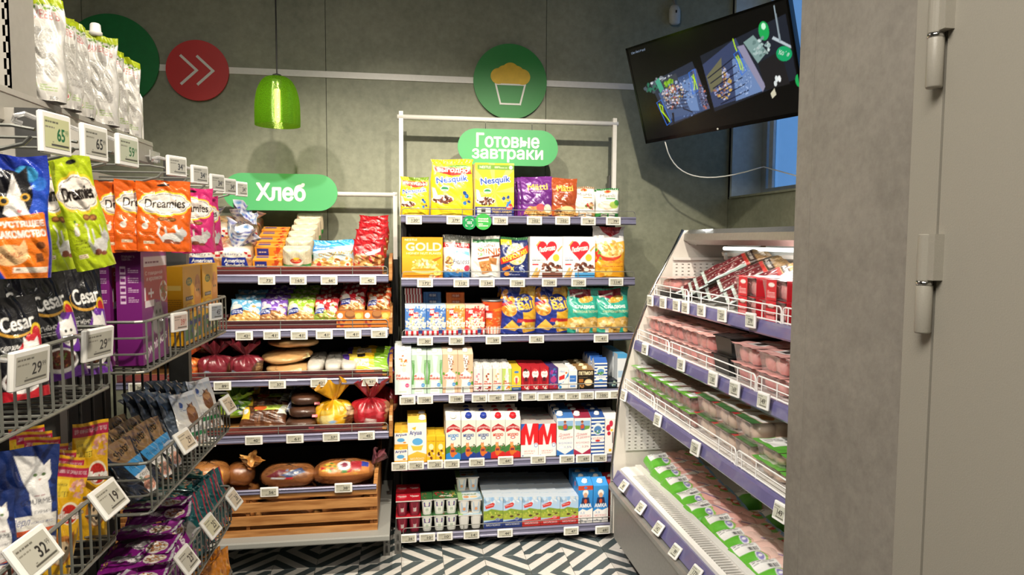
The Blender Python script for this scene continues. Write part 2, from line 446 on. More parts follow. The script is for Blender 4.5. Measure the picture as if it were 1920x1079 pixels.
def carton(name, W, D, H, art, side, roof, cap=None, kind='gable', capx=0., caps=.36, cell=None):
    """drink carton with a sloping top: gable (ridge in the middle) or edge (slope rising to the back)"""
    cell = cell or CELL; b = MB(); nu, nv = nn(W, H, cell)
    hs = {'gable': .84, 'edge': .88}[kind]; ry = {'gable': 0., 'edge': D/2}[kind]
    zf = H*hs; x, y = W/2, D/2
    u, v = np.meshgrid(np.linspace(0, 1, nu+1), np.linspace(0, 1, nv+1))
    b.grid(np.stack([(u-.5)*W, np.full_like(u, -y), v*zf], -1), nu, nv, raster(art, nu, nv, W, zf))
    b.add([(-x, -y, zf), (x, -y, zf), (x, ry, H), (-x, ry, H)], [(0, 1, 2, 3)], roof)
    zb = zf if kind == 'gable' else H
    if kind == 'gable': b.add([(x, ry, H), (x, y, zf), (-x, y, zf), (-x, ry, H)], [(0, 1, 2, 3)], roof)
    for sx in (-x, x):
        V = [(sx, -y, 0), (sx, y, 0), (sx, y, zb)] + ([(sx, ry, H)] if kind == 'gable' else []) + [(sx, -y, zf)]
        b.add(V, [tuple(range(len(V)))], side)
    b.add([(-x, y, 0), (x, y, 0), (x, y, zb), (-x, y, zb)], [(0, 1, 2, 3)], side)
    b.add([(-x, -y, 0), (x, -y, 0), (x, y, 0), (-x, y, 0)], [(0, 1, 2, 3)], side)
    o = b.build(name, CARD)
    if cap:
        sl = math.atan2(H-zf, ry+y); r = caps*W/2; k = MB()
        k.lathe([(r*1.15, 0), (r*1.15, .003), (r, .004), (r*.97, r*.9), (r*.8, r*1.05)], 14, cap)
        t = .45; k.build('cap', PAINT, o, True, (capx*W, -y+(ry+y)*t, zf+(H-zf)*t-.001), (sl*.6, 0, 0))
    return o
def ruffle_bag(name, Rr, Hb, art, flare=.05, seed=0, m=None, sx=1., sy=1., seg=64, col=None, squat=2.4):
    """bag gathered at a neck with a crinkled tail; the artwork wraps the front half"""
    rng = np.random.default_rng(seed+3); nv = 54
    v = np.linspace(0, 1, nv+1); z = np.where(v < .68, Hb*v/.68, Hb+(v-.68)/.32*flare*1.5)
    body = Rr*(1-np.clip(np.abs(v/.68*1.75-.75), 0, 1)**squat)**(1/squat)
    neck = Rr*.13; r = np.where(v < .6, np.maximum(body, neck), 0)
    r60 = max(Rr*(1-abs(.6/.68*1.75-.75)**squat)**(1/squat), neck); t = np.clip((v-.6)/.08, 0, 1)
    r = np.where((v >= .6) & (v < .68), r60*(1-t)+neck*t, r); tt = np.clip((v-.68)/.32, 0, 1)
    r = np.where(v >= .68, neck+flare*1.15*tt**.8, r); r[0] = Rr*.55
    a = np.linspace(0, 2*PI, seg+1); A, Z = np.meshgrid(a, z); Rg = np.repeat(r[:, None], seg+1, 1); Vv = np.repeat(v[:, None], seg+1, 1)
    p = rng.uniform(0, 6, 6); pl = np.exp(-((Vv-.58)/.16)**2)*.24+np.clip((Vv-.68)/.32, 0, 1)*.46+.035
    Rg = Rg*(1+pl*(np.sin(A*7+p[0])*.6+np.sin(A*13+p[1]+Vv*5)*.4+.3*np.sin(A*4+p[3])))
    Z = Z+np.clip((Vv-.7)/.3, 0, 1)*flare*.5*np.sin(A*3+p[2])*np.cos(A*5+p[4])
    ctr = np.clip((Vv-.62)/.38, 0, 1)*flare*.3
    X = Rg*np.cos(A)*sx+ctr*math.cos(p[5]); Y = Rg*np.sin(A)*sy-ctr*.6
    c = raster(art, seg, nv, 2*PI*Rr, Hb+flare*1.5)
    b = MB(); b.grid(np.stack([X, Y, Z], -1), seg, nv, c)
    return b.build(name, m or FILM, smooth=True)
def lump(b, c, rx, ry, rz, col, col2=None, n=18, seed=0, amp=.06, ex=2.0, M=None, paint=None):
    """rounded lump (loaf, fillet) with an uneven surface"""
    rng = np.random.default_rng(seed); p = rng.uniform(0, 6, 6)
    u = np.linspace(0, 2*PI, n+1); v = np.linspace(-PI/2, PI/2, n//2+1); U, Vv = np.meshgrid(u, v)
    sg = lambda x, e: np.sign(x)*np.abs(x)**(2/e)
    d = 1+amp*(np.sin(3*U+p[0])*np.cos(2*Vv+p[1])+.6*np.sin(5*U+4*Vv+p[2]))
    P = np.stack([rx*sg(np.cos(Vv), ex)*sg(np.cos(U), ex)*d, ry*sg(np.cos(Vv), ex)*sg(np.sin(U), ex)*d, rz*sg(np.sin(Vv), ex)*d], -1)
    if M is not None: P = P @ np.array(M.to_3x3()).T
    P = P+np.array(c)
    t = np.clip(.5+.5*np.sin(2*U+p[3]+3*Vv)*.8+rng.normal(0, .12, U.shape), 0, 1)[..., None]
    if col2 is not None:
        t = np.clip(t*.5+.5*(np.sin(Vv)[..., None]*.5+.5), 0, 1)
    C = lin(col)*(1-t)+lin(col2 or col)*t
    if paint:
        # printed film over the upper front: art laid along x and up over the top
        x0, x1, v0, v1, art = paint; img = raster(art, 120, 60, x1-x0, .12)
        X = P[..., 0]-c[0]; a = np.arctan2((P[..., 2]-c[2])/rz, -(P[..., 1]-c[1])/ry); iu = (X-x0)/(x1-x0); iv = (a-v0)/(v1-v0)
        k = (iu > 0) & (iu < 1) & (iv > 0) & (iv < 1); C[k] = img[np.clip((iv[k]*60).astype(int), 0, 60), np.clip((iu[k]*120).astype(int), 0, 120)]
    b.grid(P, n, n//2, C); return b

# ================================================================== THE SETTING
YW, XW, ZC = 3.95, 1.914, 3.3
def sbox(name, m, *a, parent=None):
    o = MB().box(*a).build(name, m, parent)
    return struct(o) if parent is None else o

# floor with chevron-printed tiles
def tile_mat():
    m, n, l, b = base_mat('chevron_floor_tile')
    tc = n.new('ShaderNodeTexCoord'); sp = n.new('ShaderNodeSeparateXYZ'); l.new(tc.outputs['Object'], sp.inputs[0])
    ad = n.new('ShaderNodeMath'); ad.operation = 'ADD'; l.new(sp.outputs[0], ad.inputs[0]); l.new(sp.outputs[1], ad.inputs[1])
    mu = n.new('ShaderNodeMath'); mu.operation = 'MULTIPLY_ADD'; mu.inputs[1].default_value = 8.75; mu.inputs[2].default_value = 101.75; l.new(ad.outputs[0], mu.inputs[0])
    fr = n.new('ShaderNodeMath'); fr.operation = 'FRACT'; l.new(mu.outputs[0], fr.inputs[0])
    gt = n.new('ShaderNodeMath'); gt.operation = 'GREATER_THAN'; gt.inputs[1].default_value = .5; l.new(fr.outputs[0], gt.inputs[0])
    t = noise(n, l, 25, 5)
    mx = n.new('ShaderNodeMix'); mx.data_type = 'RGBA'; l.new(gt.outputs[0], mx.inputs[0])
    mx.inputs[6].default_value = (*lin('#d6d2cc'), 1); mx.inputs[7].default_value = (*lin('#4b5659'), 1)
    m2 = n.new('ShaderNodeMix'); m2.data_type = 'RGBA'; m2.blend_type = 'MULTIPLY'; m2.inputs[0].default_value = .25
    l.new(mx.outputs[2], m2.inputs[6]); l.new(t.outputs[0], m2.inputs[7]); l.new(m2.outputs[2], b.inputs['Base Color'])
    b.inputs['Roughness'].default_value = .32; return m
TILE = tile_mat()
GROUT = mat('dark_grout', '#6c6963', .8)
floor = struct(MB().box(-4.5, 3.2, -3.5, 4.2, -.08, -.004).build('floor', GROUT))
tm = MB(); tm.rbox(-.099, .099, -.099, .099, -.004, .0, .0012); tile_me = tm.mesh('tile', TILE)
tx0 = -.028
for i in range(-6, 7):
    for j in range(8):
        k = {(0, 3): 0, (1, 3): 0, (2, 3): 1, (3, 3): 0, (4, 3): 0, (5, 3): 1, (-1, 3): 0, (0, 2): 1, (1, 2): 1, (2, 2): 0, (3, 2): 0, (4, 2): 1, (5, 2): 0, (-1, 2): 0}.get((i, j), (i*3+j*2+i*j) % 2)
        link('tile', tile_me, floor, (tx0+.1+.2*i, 3.88-.1-.2*j, 0), (0, 0, PI/2*(1-k)))
big = MB().box(-1.228+.001, 1.372, 1.0, 2.28, -.006, -.0005).build('tile_field', TILE, floor); big['kind'] = 'stuff'

# back wall of concrete-look panels with a narrow joint
sx = wx(613, YW, 300)
wall_back = struct(MB().box(-4.5, XW+.20, YW+.012, YW+.15, 0, ZC).build('wall_back', DARKP))
edges = [-4.5, sx-2.44, sx-1.22, sx, sx+1.22, XW]
for a, b_ in zip(edges, edges[1:]):
    MB().box(a+.0015, b_-.0015, YW, YW+.012, 0, ZC).build('panel', CONC, wall_back)
sbox('ceiling', mat('dark_ceiling', '#4a4a48', .8), -4.5, XW+.3, -3.5, 4.12, ZC, ZC+.1)
sbox('wall_left', CONC, -4.6, -4.5, -3.5, 4.2, 0, ZC)
sbox('wall_front', CONC, -4.5, 3.2, -3.6, -3.5, 0, ZC)
# right wall with a deep window recess
zs = atY(1366, 374, YW)[2]
wall_right = struct(MB().box(XW, XW+.3, 1.0, YW+.02, 0, zs).box(XW, XW+.3, 1.0, 2.35, zs, ZC).box(XW, XW+.3, 2.35, YW+.02, 3.12, ZC)
                    .build('wall_right', CONC))
RECESS = mat('daylit_recess_tone', '#c9d6da', .5)  # daylight on the reveal is put into this pale bluish colour
sbox('trim_1', RECESS, XW+.004, XW+.205, YW-.035, YW-.012, zs, 3.12)
sbox('trim_2', CONC, XW-.012, XW+.2, 2.36, YW-.036, zs+.001, zs+.012)
XG = atY(1428, 300, YW-.035)[0]
PVC = mat('white_window_profile', '#b9c0c2', .35)
win = struct(MB().box(XG, XG+.06, 3.86, YW-.035, zs, 3.12).box(XG, XG+.06, 2.35, 2.42, zs, 3.12).box(XG, XG+.06, 2.42, 3.86, zs, zs+.06)
             .box(XG, XG+.06, 2.42, 3.86, 3.06, 3.12).box(XG, XG+.06, 3.12, 3.19, zs+.06, 3.06).build('window_1', PVC))
MB().box(XG+.025, XG+.032, 3.19, 3.86, zs+.06, 3.06).build('pane', GLASS, win)
MB().box(XG+.025, XG+.032, 2.42, 3.12, zs+.06, 3.06).build('pane', GLASS, win)
MB().box(XG+.007, XG+.02, 3.80, 3.845, zs+.06, 3.06).build('lit_profile', mat('daylit_window_profile', '#f2f4f4', .3), win)  # edge of the frame profile, daylight on it painted as a whiter colour

# partition close to the camera with the laminate cladding and the steel door
yl = atX(1513, 540, .65)[1]; yf = atX(1709, 540, .65)[1]; ygap = atX(1764, 540, .65)[1]
sbox('wall_partition', LAMI, .668, 3.2, -3.5, 1.09, 0, ZC)
clad = MB().box(.65, .667, yf, yl-.0012, .02, ZC-.02).build('trim_3', LAMI); struct(clad)
struct(MB().box(.6505, .667, yl+.0004, 1.093, .02, ZC-.02).build('trim_4', LAMI))
door = struct(MB().box(.640, .667, -.35, ygap-.004, .03, 2.3).build('door_1', DOORP))
MB().box(.640, .667, ygap, yf-.0008, .0, 2.34).box(.640, .667, -.45, -.352, 0, 2.34).box(.640, .667, -.352, ygap, 2.303, 2.34).build('frame', DOORP, door)
def hinge(pyr, up):
    """lift-off hinge: two barrels with a bright ring between them; pyr is where the ring sits"""
    y = ygap+.004; z = atX(1764, pyr, .632)[2]; xh = .631; r = .0094
    h = MB(); h.lathe([(r*.9, -.061), (r, -.059), (r, -.0025), (r*.95, -.0015)], 18, '#ffffff', (xh, y, z))
    h.box(xh-.002, .640, y, y+.006, z-.058, z-.003)
    o = h.build('hinge', DOORP, door, True)
    h = MB(); h.lathe([(r*.95, .0035), (r, .0045), (r, up-.001), (r*.9, up)], 18, '#ffffff', (xh, y, z))
    h.box(xh-.004, .640, y-.018, y, z+.005, z+up).build('hinge_leaf', DOORP, o)
    MB().lathe([(r*1.03, -.0015), (r*1.03, .0035)], 18, '#ffffff', (xh, y, z)).build('ring', CHROME, o, True)
hinge(535, .061); hinge(66, .062)
struct(MB().box(.6655, .668, ygap-.004, ygap, .03, 2.3).build('trim_5', DARKP))

# ------------------------------------------------------------------ wall graphics
zst = hz(154, YW, 957)
struct(MB().box(-2.6, XW-.002, YW-.006, YW, zst-.017, zst+.017).build('trim_6', WHITEM))
def disc(name, px, py, rp, m, label, cat='sign', th=.012, y0=YW-.02):
    x, _, z = atY(px, py, y0); r = rp*y0*1.0/FPX*1.0
    o = MB().lathe([(r, 0), (r, th)], 64).build(name, m, None, False, (x, y0+th, z), (R(90), 0, 0))
    return tag(o, label, cat), r
def flat_poly(name, polys, m, parent, th=.002):
    b = MB()
    for P in polys: b.prism(P, -th, 0, 'z')
    return b.build(name, m, parent)
def letters(s, w_, h_, parent, loc, m=WHITEM, rot=(R(90), 0, 0), bold=.035, name='lettering', ext=.0, lift=.0003):
    """lettering cut from sheet: rows of the filled text mask, merged into strips"""
    E, asp = text_edges(s); hp = 150*(1+s.count('\n')); wp = int(hp*w_/h_); dl = int(bold*hp/(1+s.count('\n')))
    img = np.zeros((hp+2*dl+4, wp+2*dl+4, 3)); fill(img, E*np.array([wp, hp])+dl+2, np.ones(3), dl); mk = img[..., 0] > .5
    V = []; F = []; k = w_/(wp+2*dl); cx, cy = mk.shape[1]/2, mk.shape[0]/2
    for r_ in range(mk.shape[0]):
        d_ = np.diff(np.concatenate([[0], mk[r_].astype(int), [0]])); st = np.where(d_ == 1)[0]; en = np.where(d_ == -1)[0]
        for a_, b_ in zip(st, en):
            i = len(V); V += [((a_-cx)*k, (r_-cy)*k, lift), ((b_-cx)*k, (r_-cy)*k, lift), ((b_-cx)*k, (r_+1-cy)*k, lift), ((a_-cx)*k, (r_+1-cy)*k, lift)]; F.append((i, i+1, i+2, i+3))
    V = np.array(V); V[:, 1] *= h_/((hp+2*dl)*k)
    o_ = MB().add(V, F).build(name, m, parent, False, loc, rot); o_['kind'] = 'stuff'; return o_
o, r = disc('round_sign', 957, 153, 69, DGREEN, 'round dark green wall sign with a yellow muffin above the breakfast rack')
def circ(cx, cy, rr, n=24): return [(cx+rr*math.cos(2*PI*i/n), cy+rr*math.sin(2*PI*i/n)) for i in range(n)]
def thick(P, t):
    """open polyline as flat quads of width t"""
    out = []
    for (ax, ay), (bx, by) in zip(P, P[1:]):
        dx, dy = bx-ax, by-ay; L = math.hypot(dx, dy); nx, ny = -dy/L*t/2, dx/L*t/2; ex, ey = dx/L*t/2, dy/L*t/2
        out.append([(ax+nx-ex, ay+ny-ey), (ax-nx-ex, ay-ny-ey), (bx-nx+ex, by-ny+ey), (bx+nx+ex, by+ny+ey)])
    return out
# the face of a lathed disc looks along -z of its own frame after the turn, x right, y up
def icon(name, polys, m, parent, th, lift=0):
    b = MB()
    for k, P in enumerate(polys): b.prism(P, th+lift+.0004+.00005*k, th+lift+.0022+.00012*k, 'z')
    return b.build(name, m, parent)
s = r
icon('cup_outline', thick([(-.40*s, -.08*s), (-.27*s, -.60*s), (.27*s, -.60*s), (.40*s, -.08*s), (-.40*s, -.08*s)], .045*s), WHITEM, o, .012)
icon('muffin_top', [circ(-.33*s, .13*s, .21*s), circ(.33*s, .13*s, .21*s), circ(0, .26*s, .24*s), circ(-.17*s, .22*s, .2*s), circ(.17*s, .22*s, .2*s), [(-.4*s, -.06*s), (.4*s, -.06*s), (.42*s, .18*s), (-.42*s, .18*s)]],
     mat('muffin_yellow', '#d9b32c', .5), o, .012, .0012)
o, r = disc('round_sign', 370, 132, 52, RED, 'round red wall sign with two white chevrons pointing sideways')
for dx in (-.3, .22):
    icon('chevron', thick([((dx-.2)*r, .45*r), ((dx+.28)*r, 0), ((dx-.2)*r, -.45*r)], .085*r), WHITEM, o, .012)
disc('round_sign', 208, 112, 77, mat('deep_green_sign_board', '#127a3c', .5), 'dark green round wall sign half hidden behind the white pouches')

def capsule(w_, h_, n=16):
    r_ = h_/2; a = w_/2-r_
    return [(a+r_*math.cos(t), r_*math.sin(t)) for t in np.linspace(-PI/2, PI/2, n)] + [(-a+r_*math.cos(t), r_*math.sin(t)) for t in np.linspace(PI/2, 1.5*PI, n)]
def pill(px0, px1, py0, py1, Y, name, label, r_frac=1.0):
    x0, _, z1 = atY(px0, (py0+py1)/2, Y); x1 = atY(px1, (py0+py1)/2, Y)[0]; zc_ = atY((px0+px1)/2, (py0+py1)/2, Y)[2]
    h_ = hz(py0, Y, (px0+px1)/2)-hz(py1, Y, (px0+px1)/2); w_ = x1-x0
    o = MB().prism(capsule(w_, h_), -.003, .003, 'y').build(name, GREEN, None, False, ((x0+x1)/2, Y, zc_))
    return tag(o, label, 'sign'), w_, h_
o, w_, h_ = pill(418, 633, 326, 395, 3.70, 'hanging_sign', 'green rounded hanging sign reading Хлеб over the bread rack')
letters('Хлеб', w_*.435, h_*.50, o, (0, -.0033, 0), bold=.05)
o, w_, h_ = pill(858, 1046, 243, 311, 3.73, 'hanging_sign', 'green rounded hanging sign with two lines of white lettering under a white bar')
letters('Готовые', w_*.63, h_*.40, o, (-.002, -.0033, h_*.19))
letters('завтраки', w_*.71, h_*.37, o, (-.003, -.0033, -h_*.23))
ZB = hz(226, 3.76, 950)
for fx in (-.226, .237): MB().tube([(fx*w_, 0, h_/2-.012), (fx*w_, 0, h_/2+.03), (fx*w_+.004, .03, ZB-atY(952, 277, 3.73)[2])], .0012, 5).build('hanger_wire', CHROME, o)

# ================================================================== RACKS
def rail_profile(y, z, h):
    """price rail section in (y,z): front lip with two grooves; y is the front plane"""
    return [(y+.014, z), (y+.004, z), (y, z-h*.18), (y+.004, z-h*.30), (y+.004, z-h*.62), (y, z-h*.72), (y, z-h*.86), (y+.006, z-h), (y+.014, z-h)]
def guard(o, x0, x1, y, z, h, nmid=2, two=False, r=.0022, name='guard_rail', m=WIRE):
    b = MB(); c = .012
    b.tube([(x0, y, z-.002), (x0, y, z+h-c), (x0+c*.4, y, z+h-c*.3), (x0+c, y, z+h), (x1-c, y, z+h), (x1-c*.4, y, z+h-c*.3), (x1, y, z+h-c), (x1, y, z-.002)], r, 6)
    if two: b.tube([(x0, y, z+h*.5), (x1, y, z+h*.5)], r*.8, 5)
    for i in range(nmid):
        x = x0+(x1-x0)*(i+.5)/nmid if nmid > 1 else (x0+x1)/2
        b.tube([(x, y+.001, z-.002), (x, y+.001, z+h)], r*.9, 5)
    return b.build(name, m, o)
BX0, BX1 = -.024, 1.190
rack = thing('shelf_rack', 'dark metal shelving rack of breakfast cereals and milk below the muffin sign', 'shelf', (0, 0, 0))
ZSH = {}
def shelf(key, z, y, h=.043, guardh=.03, x0=BX0, x1=BX1, root=rack, depth=None):
    b = MB().box(x0, x1, y+.012, 3.85, z-.022, z)
    o = b.build('shelf', BLACKM, root)
    MB().prism(rail_profile(y, z, h), x0, x1, 'x').build('price_rail', RAILM, o)
    if guardh: guard(o, x0+.004, x1-.004, y+.008, z, guardh)
    ZSH[key] = (z, y); return o
for k, pt, Y, pb in (('s1', 405, 3.50, 420), ('s2', 521, 3.50, 537), ('s3', 628, 3.49, 642), ('s4', 735, 3.45, 751), ('s5', 862, 3.42, 876), ('s6', 992, 3.39, 1006)):
    z = hz(pt, Y); h = z-hz(pb, Y)
    shelf(k, z, Y, h, 0 if k == 's5' else .030)
MB().box(BX0, BX1, 3.868, 3.876, .12, ZSH['s1'][0]).build('back_panel', DARKP, rack)
PERF = mat('grey_rack_upright', '#6d6c69', .45, .2)
def upright(root, x, y0, y1, z1, wid=.03):
    b = MB(); b.box(x-wid/2, x+wid/2, y0, y1, 0, z1)
    return b.build('upright', BLACKM, root)
for x in (BX0+.012, BX1-.03): upright(rack, x, 3.84, 3.885, ZSH['s1'][0])
MB().box(1.142, 1.172, 3.842, 3.885, ZSH['s1'][0], hz(330, 3.85, 1148)).build('bracket', PERF, rack)
for z in (.006, .03): pass
# white frame above
zb = hz(226, 3.76, 950)
fx0, fx1 = wx(752, 3.76, 240), wx(1152, 3.76, 240)
for fx in (fx0, fx1): MB().box(fx-.011, fx+.011, 3.749, 3.771, ZSH['s1'][0]-.0, zb+.03).build('post', WHITEM, rack)
MB().tube([(fx0-.02, 3.76, zb), (fx1+.02, 3.76, zb)], .0135, 14).build('crossbar', WHITEM, rack, True)
def foot(root, x, y, label=None):
    b = MB()
    for z0 in (.012, .062): b.box(x-.016, x-.006, y, y+.004, z0, z0+.04).box(x+.006, x+.016, y, y+.004, z0, z0+.04)
    for z0 in (.0, .052, .102): b.box(x-.016, x+.016, y, y+.004, z0, z0+.012)
    b.box(x-.014, x+.014, y+.02, y+.5, 0, .1)
    return b.build('foot', PERF, root)
foot(rack, wx(746, 3.37, 1030), 3.37)

bread = thing('bread_rack', 'dark bread rack with wooden ends and a slatted crate below the Хлеб sign', 'shelf', (0, 0, 0))
RX0, RX1 = -1.32, -.080
for k, pt, Y, pb, gt in (('b1', 515, 3.45, 531, 500), ('b2', 617, 3.42, 633, 601), ('b3', 711, 3.38, 724, 696), ('b4', 814, 3.32, 829, 798)):
    z = hz(pt, Y, 590); h = z-hz(pb, Y, 590); x1 = RX1-.006
    s_ = MB().box(RX0, x1, Y+.012, 3.85, z-.02, z).build('shelf', BLACKM, bread)
    MB().prism(rail_profile(Y, z, h), RX0, x1, 'x').build('price_rail', RAILM, s_)
    gh = hz(gt, Y, 590)-z
    guard(s_, -1.1, x1-.004, Y+.004, z, gh, 3, True)
    MB().box(RX0, x1-.03, Y+.016, Y+.019, z, z+gh*.9).build('fence', ACRYL, s_)
    # slanted wooden end board
    e = MB().prism([(Y+.01, z-.028), (Y+.03, z-.035), (3.80, z+.0), (3.80, z+.06), (Y+.25, z+.10), (Y+.02, z+.072), (Y+.005, z+.05)], RX1-.004, RX1+.012, 'x')
    e.build('end_board', WOOD, s_)
    MB().box(RX0, x1-.01, Y+.03, 3.82, z+.001, z+.004).build('tray_board', WOOD, s_)
    ZSH[k] = (z+.004, Y)
MB().box(RX0, RX1, 3.868, 3.876, .1, ZSH['b1'][0]-.02).build('back_panel', DARKP, bread)
upright(bread, RX1+.022, 3.80, 3.865, ZSH['b1'][0]+.06); upright(bread, RX0-.02, 3.84, 3.885, 1.35)
zb2 = hz(365, 3.82, 690); fx = wx(741, 3.82, 400)
MB().box(fx-.011, fx+.011, 3.809, 3.831, ZSH['b1'][0]-.06, zb2+.014).build('post', WHITEM, bread)
MB().tube([(-1.3, 3.82, zb2), (fx+.01, 3.82, zb2)], .0125, 14).build('crossbar', WHITEM, bread, True)
# base deck
zd = hz(1013, 3.12, 590); zd2 = hz(1025, 3.12, 590)
MB().box(RX0, RX1, 3.13, 3.86, zd2, zd).prism([(3.13, zd), (3.12, zd-.004), (3.12, zd2+.008), (3.13, zd2)], RX0, RX1, 'x').build('base_deck', GREYM, bread)
foot(bread, wx(725, 3.36, 1030), 3.36)
# slatted crate
CX0, CX1, CY = -1.30, wx(708, 3.2, 970), 3.19
crate = thing('wooden_crate', 'honey coloured slatted wooden crate of loaves at the foot of the bread rack', 'crate')
for pa, pb in ((941, 957.5), (966, 982.5), (991.5, 1008.5)):
    MB().box(CX0, CX1, CY, CY+.014, hz(pb, CY, 556), hz(pa, CY, 556)).build('slat', WOOD, crate)
ztop = hz(916, CY, 556)
MB().box(CX0, CX1, CY+.002, CY+.014, hz(934, CY, 556), hz(925, CY, 556)).build('slat', WOOD, crate)
MB().prism([(CY+.015, zd+.002), (3.8, zd+.002), (3.8, ztop+.05), (CY+.1, ztop+.02), (CY+.015, ztop)], CX1-.018, CX1, 'x').build('end_board', WOOD, crate)
MB().prism([(CY+.015, zd+.002), (3.8, zd+.002), (3.8, ztop+.05), (CY+.1, ztop+.02), (CY+.015, ztop)], CX0, CX0+.018, 'x').build('end_board', WOOD, crate)
MB().box(CX0+.018, CX1-.018, CY+.015, 3.8, zd+.002, zd+.015).build('crate_floor', WOOD, crate)
MB().box(CX0+.018, CX1-.018, 3.78, 3.795, zd+.015, ztop+.02).build('slat', DARKP, crate)  # back board coloured near black for the shade inside the crate
for x in (CX1-.035, -.72): MB().box(x, x+.015, CY+.0142, CY+.03, zd+.015, ztop-.01).build('batten', WOOD, crate)
cr = MB().prism(rail_profile(CY-.006, ztop, ztop-hz(925, CY, 556)), CX0, CX1-.004, 'x').build('price_rail', RAILM, crate)

# ------------------------------------------------------------------ pendant lamp
px_, _, _z = atY(520, 190, 3.42)
zt, zb_ = hz(143, 3.42, 520), hz(236, 3.42, 520); rl = .102
lamp = thing('pendant_lamp', 'green glass dome pendant lamp hanging on a black cord before the back wall', 'lamp', (px_, 3.42, 0))
def lamp_mat():
    m = bpy.data.materials.new('green_lamp_glass'); m.use_nodes = True
    n, l = m.node_tree.nodes, m.node_tree.links; n.remove(n['Principled BSDF'])
    tc = n.new('ShaderNodeTexCoord'); wv = n.new('ShaderNodeTexWave'); wv.bands_direction = 'Z'; wv.inputs['Scale'].default_value = 60; wv.inputs['Distortion'].default_value = 2
    l.new(tc.outputs['Object'], wv.inputs[0])
    tr = n.new('ShaderNodeBsdfTransparent'); tr.inputs[0].default_value = (.42, .62, .05, 1)
    tl = n.new('ShaderNodeBsdfTranslucent'); tl.inputs[0].default_value = (.13, .30, .008, 1)
    df = n.new('ShaderNodeBsdfDiffuse'); df.inputs[0].default_value = (.07, .19, .008, 1)
    gl = n.new('ShaderNodeBsdfGlossy'); gl.inputs[0].default_value = (.7, .9, .3, 1); gl.inputs['Roughness'].default_value = .12
    bp = n.new('ShaderNodeBump'); bp.inputs['Distance'].default_value = .0006; l.new(wv.outputs[1], bp.inputs['Height']); l.new(bp.outputs[0], gl.inputs['Normal'])
    a = n.new('ShaderNodeMixShader'); a.inputs[0].default_value = .3; l.new(tr.outputs[0], a.inputs[1]); l.new(tl.outputs[0], a.inputs[2])
    c = n.new('ShaderNodeMixShader'); c.inputs[0].default_value = .3; l.new(a.outputs[0], c.inputs[1]); l.new(df.outputs[0], c.inputs[2])
    d = n.new('ShaderNodeMixShader'); d.inputs[0].default_value = .12; l.new(c.outputs[0], d.inputs[1]); l.new(gl.outputs[0], d.inputs[2])
    l.new(d.outputs[0], n['Material Output'].inputs[0]); return m
hgt = zt-zb_
prof = [(rl*math.cos(t*PI/2)**.62 if t < 1 else .012, zb_+hgt*(.30+.70*math.sin(t*PI/2))) for t in np.linspace(0, .985, 22)]
prof = [(rl*1.0, zb_), (rl*1.005, zb_+.03)]+prof
b = MB(); V = []; F = []
seg = 48
for r_, z_ in prof:
    for k in range(seg): V.append((r_*math.cos(2*PI*k/seg), r_*math.sin(2*PI*k/seg), z_))
for i in range(len(prof)-1):
    for k in range(seg): F.append((i*seg+k, i*seg+(k+1) % seg, (i+1)*seg+(k+1) % seg, (i+1)*seg+k))
b.add(V, F).build('lamp_shade', lamp_mat(), lamp, True)
MB().lathe([(.004, zt+.012), (.02, zt+.006), (.022, zt-.004), (.017, zt-.05), (.016, zt-.06)], 18).build('socket', BLACKM, lamp, True)
MB().lathe([(.010, zt-.055), (.013, zt-.065), (.013, zb_+.03), (.008, zb_+.018), (.001, zb_+.016)], 18).build('bulb_and_streak', emit_mat('bulb_and_streak_glow', 22, (1, .96, .66)), lamp, True)  # bulb drawn out into a glowing tube to give the streak reflected on the glass
MB().tube([(0, 0, zt+.01), (0, 0, 2.9), (0, 0, ZC)], .0035, 8).build('cord', BLACKM, lamp)

# ------------------------------------------------------------------ television on its arm, sensor, cable
tvc = Vector((1.45, 3.233, 2.336)); n_ = Vector((math.sin(4.152)*math.cos(-.313), math.cos(4.152)*math.cos(-.313), math.sin(-.313)))
rr = Vector((0, 0, 1)).cross(n_).normalized(); uu = n_.cross(rr); ro = .044
Rx = math.cos(ro)*rr+math.sin(ro)*uu; Ux = -math.sin(ro)*rr+math.cos(ro)*uu
TW, TH = .9, .9*9/16
tv = thing('television', 'black flat television showing shop camera views, tilted high in the corner', 'television')
tv.matrix_world = Matrix(((Rx.x, -n_.x, Ux.x, tvc.x), (Rx.y, -n_.y, Ux.y, tvc.y), (Rx.z, -n_.z, Ux.z, tvc.z), (0, 0, 0, 1)))
BLKG = mat('glossy_black_plastic', '#0b0b0c', .18, 0, .1)
MB().box(-TW/2, TW/2, .004, .035, -TH/2, TH/2).box(-.3, .3, .035, .055, -.16, .16).build('casing', BLKG, tv)
fr = MB(); g = .011
fr.box(-TW/2, TW/2, -.002, .006, TH/2-g, TH/2).box(-TW/2, TW/2, -.002, .006, -TH/2, -TH/2+g*1.6).box(-TW/2, -TW/2+g, -.002, .006, -TH/2, TH/2).box(TW/2-g, TW/2, -.002, .006, -TH/2, TH/2)
fr.build('bezel', BLKG, tv)
A = ['#0a0908', ('p', [(.11, .60), (.42, .70), (.475, .20), (.19, .11)], '#2a3040'), ('p', [(.475, .73), (.985, .88), (.99, .30), (.50, .16)], '#20242e'), ('p', [(.19, .55), (.40, .60), (.46, .20), (.22, .14)], '#3a4f78'), ('b', .33, .36, .12, .2, 260, .0045, ['#5a74a8', '#34486e', '#7f98c6']), ('b', .12, .55, .05, .05, 40, .012, ['#1c2028', '#4a5560', '#2c6a54']), ('b', .20, .60, .08, .03, 50, .008, ['#8a8f98', '#3a4048', '#c9ccd0'])]
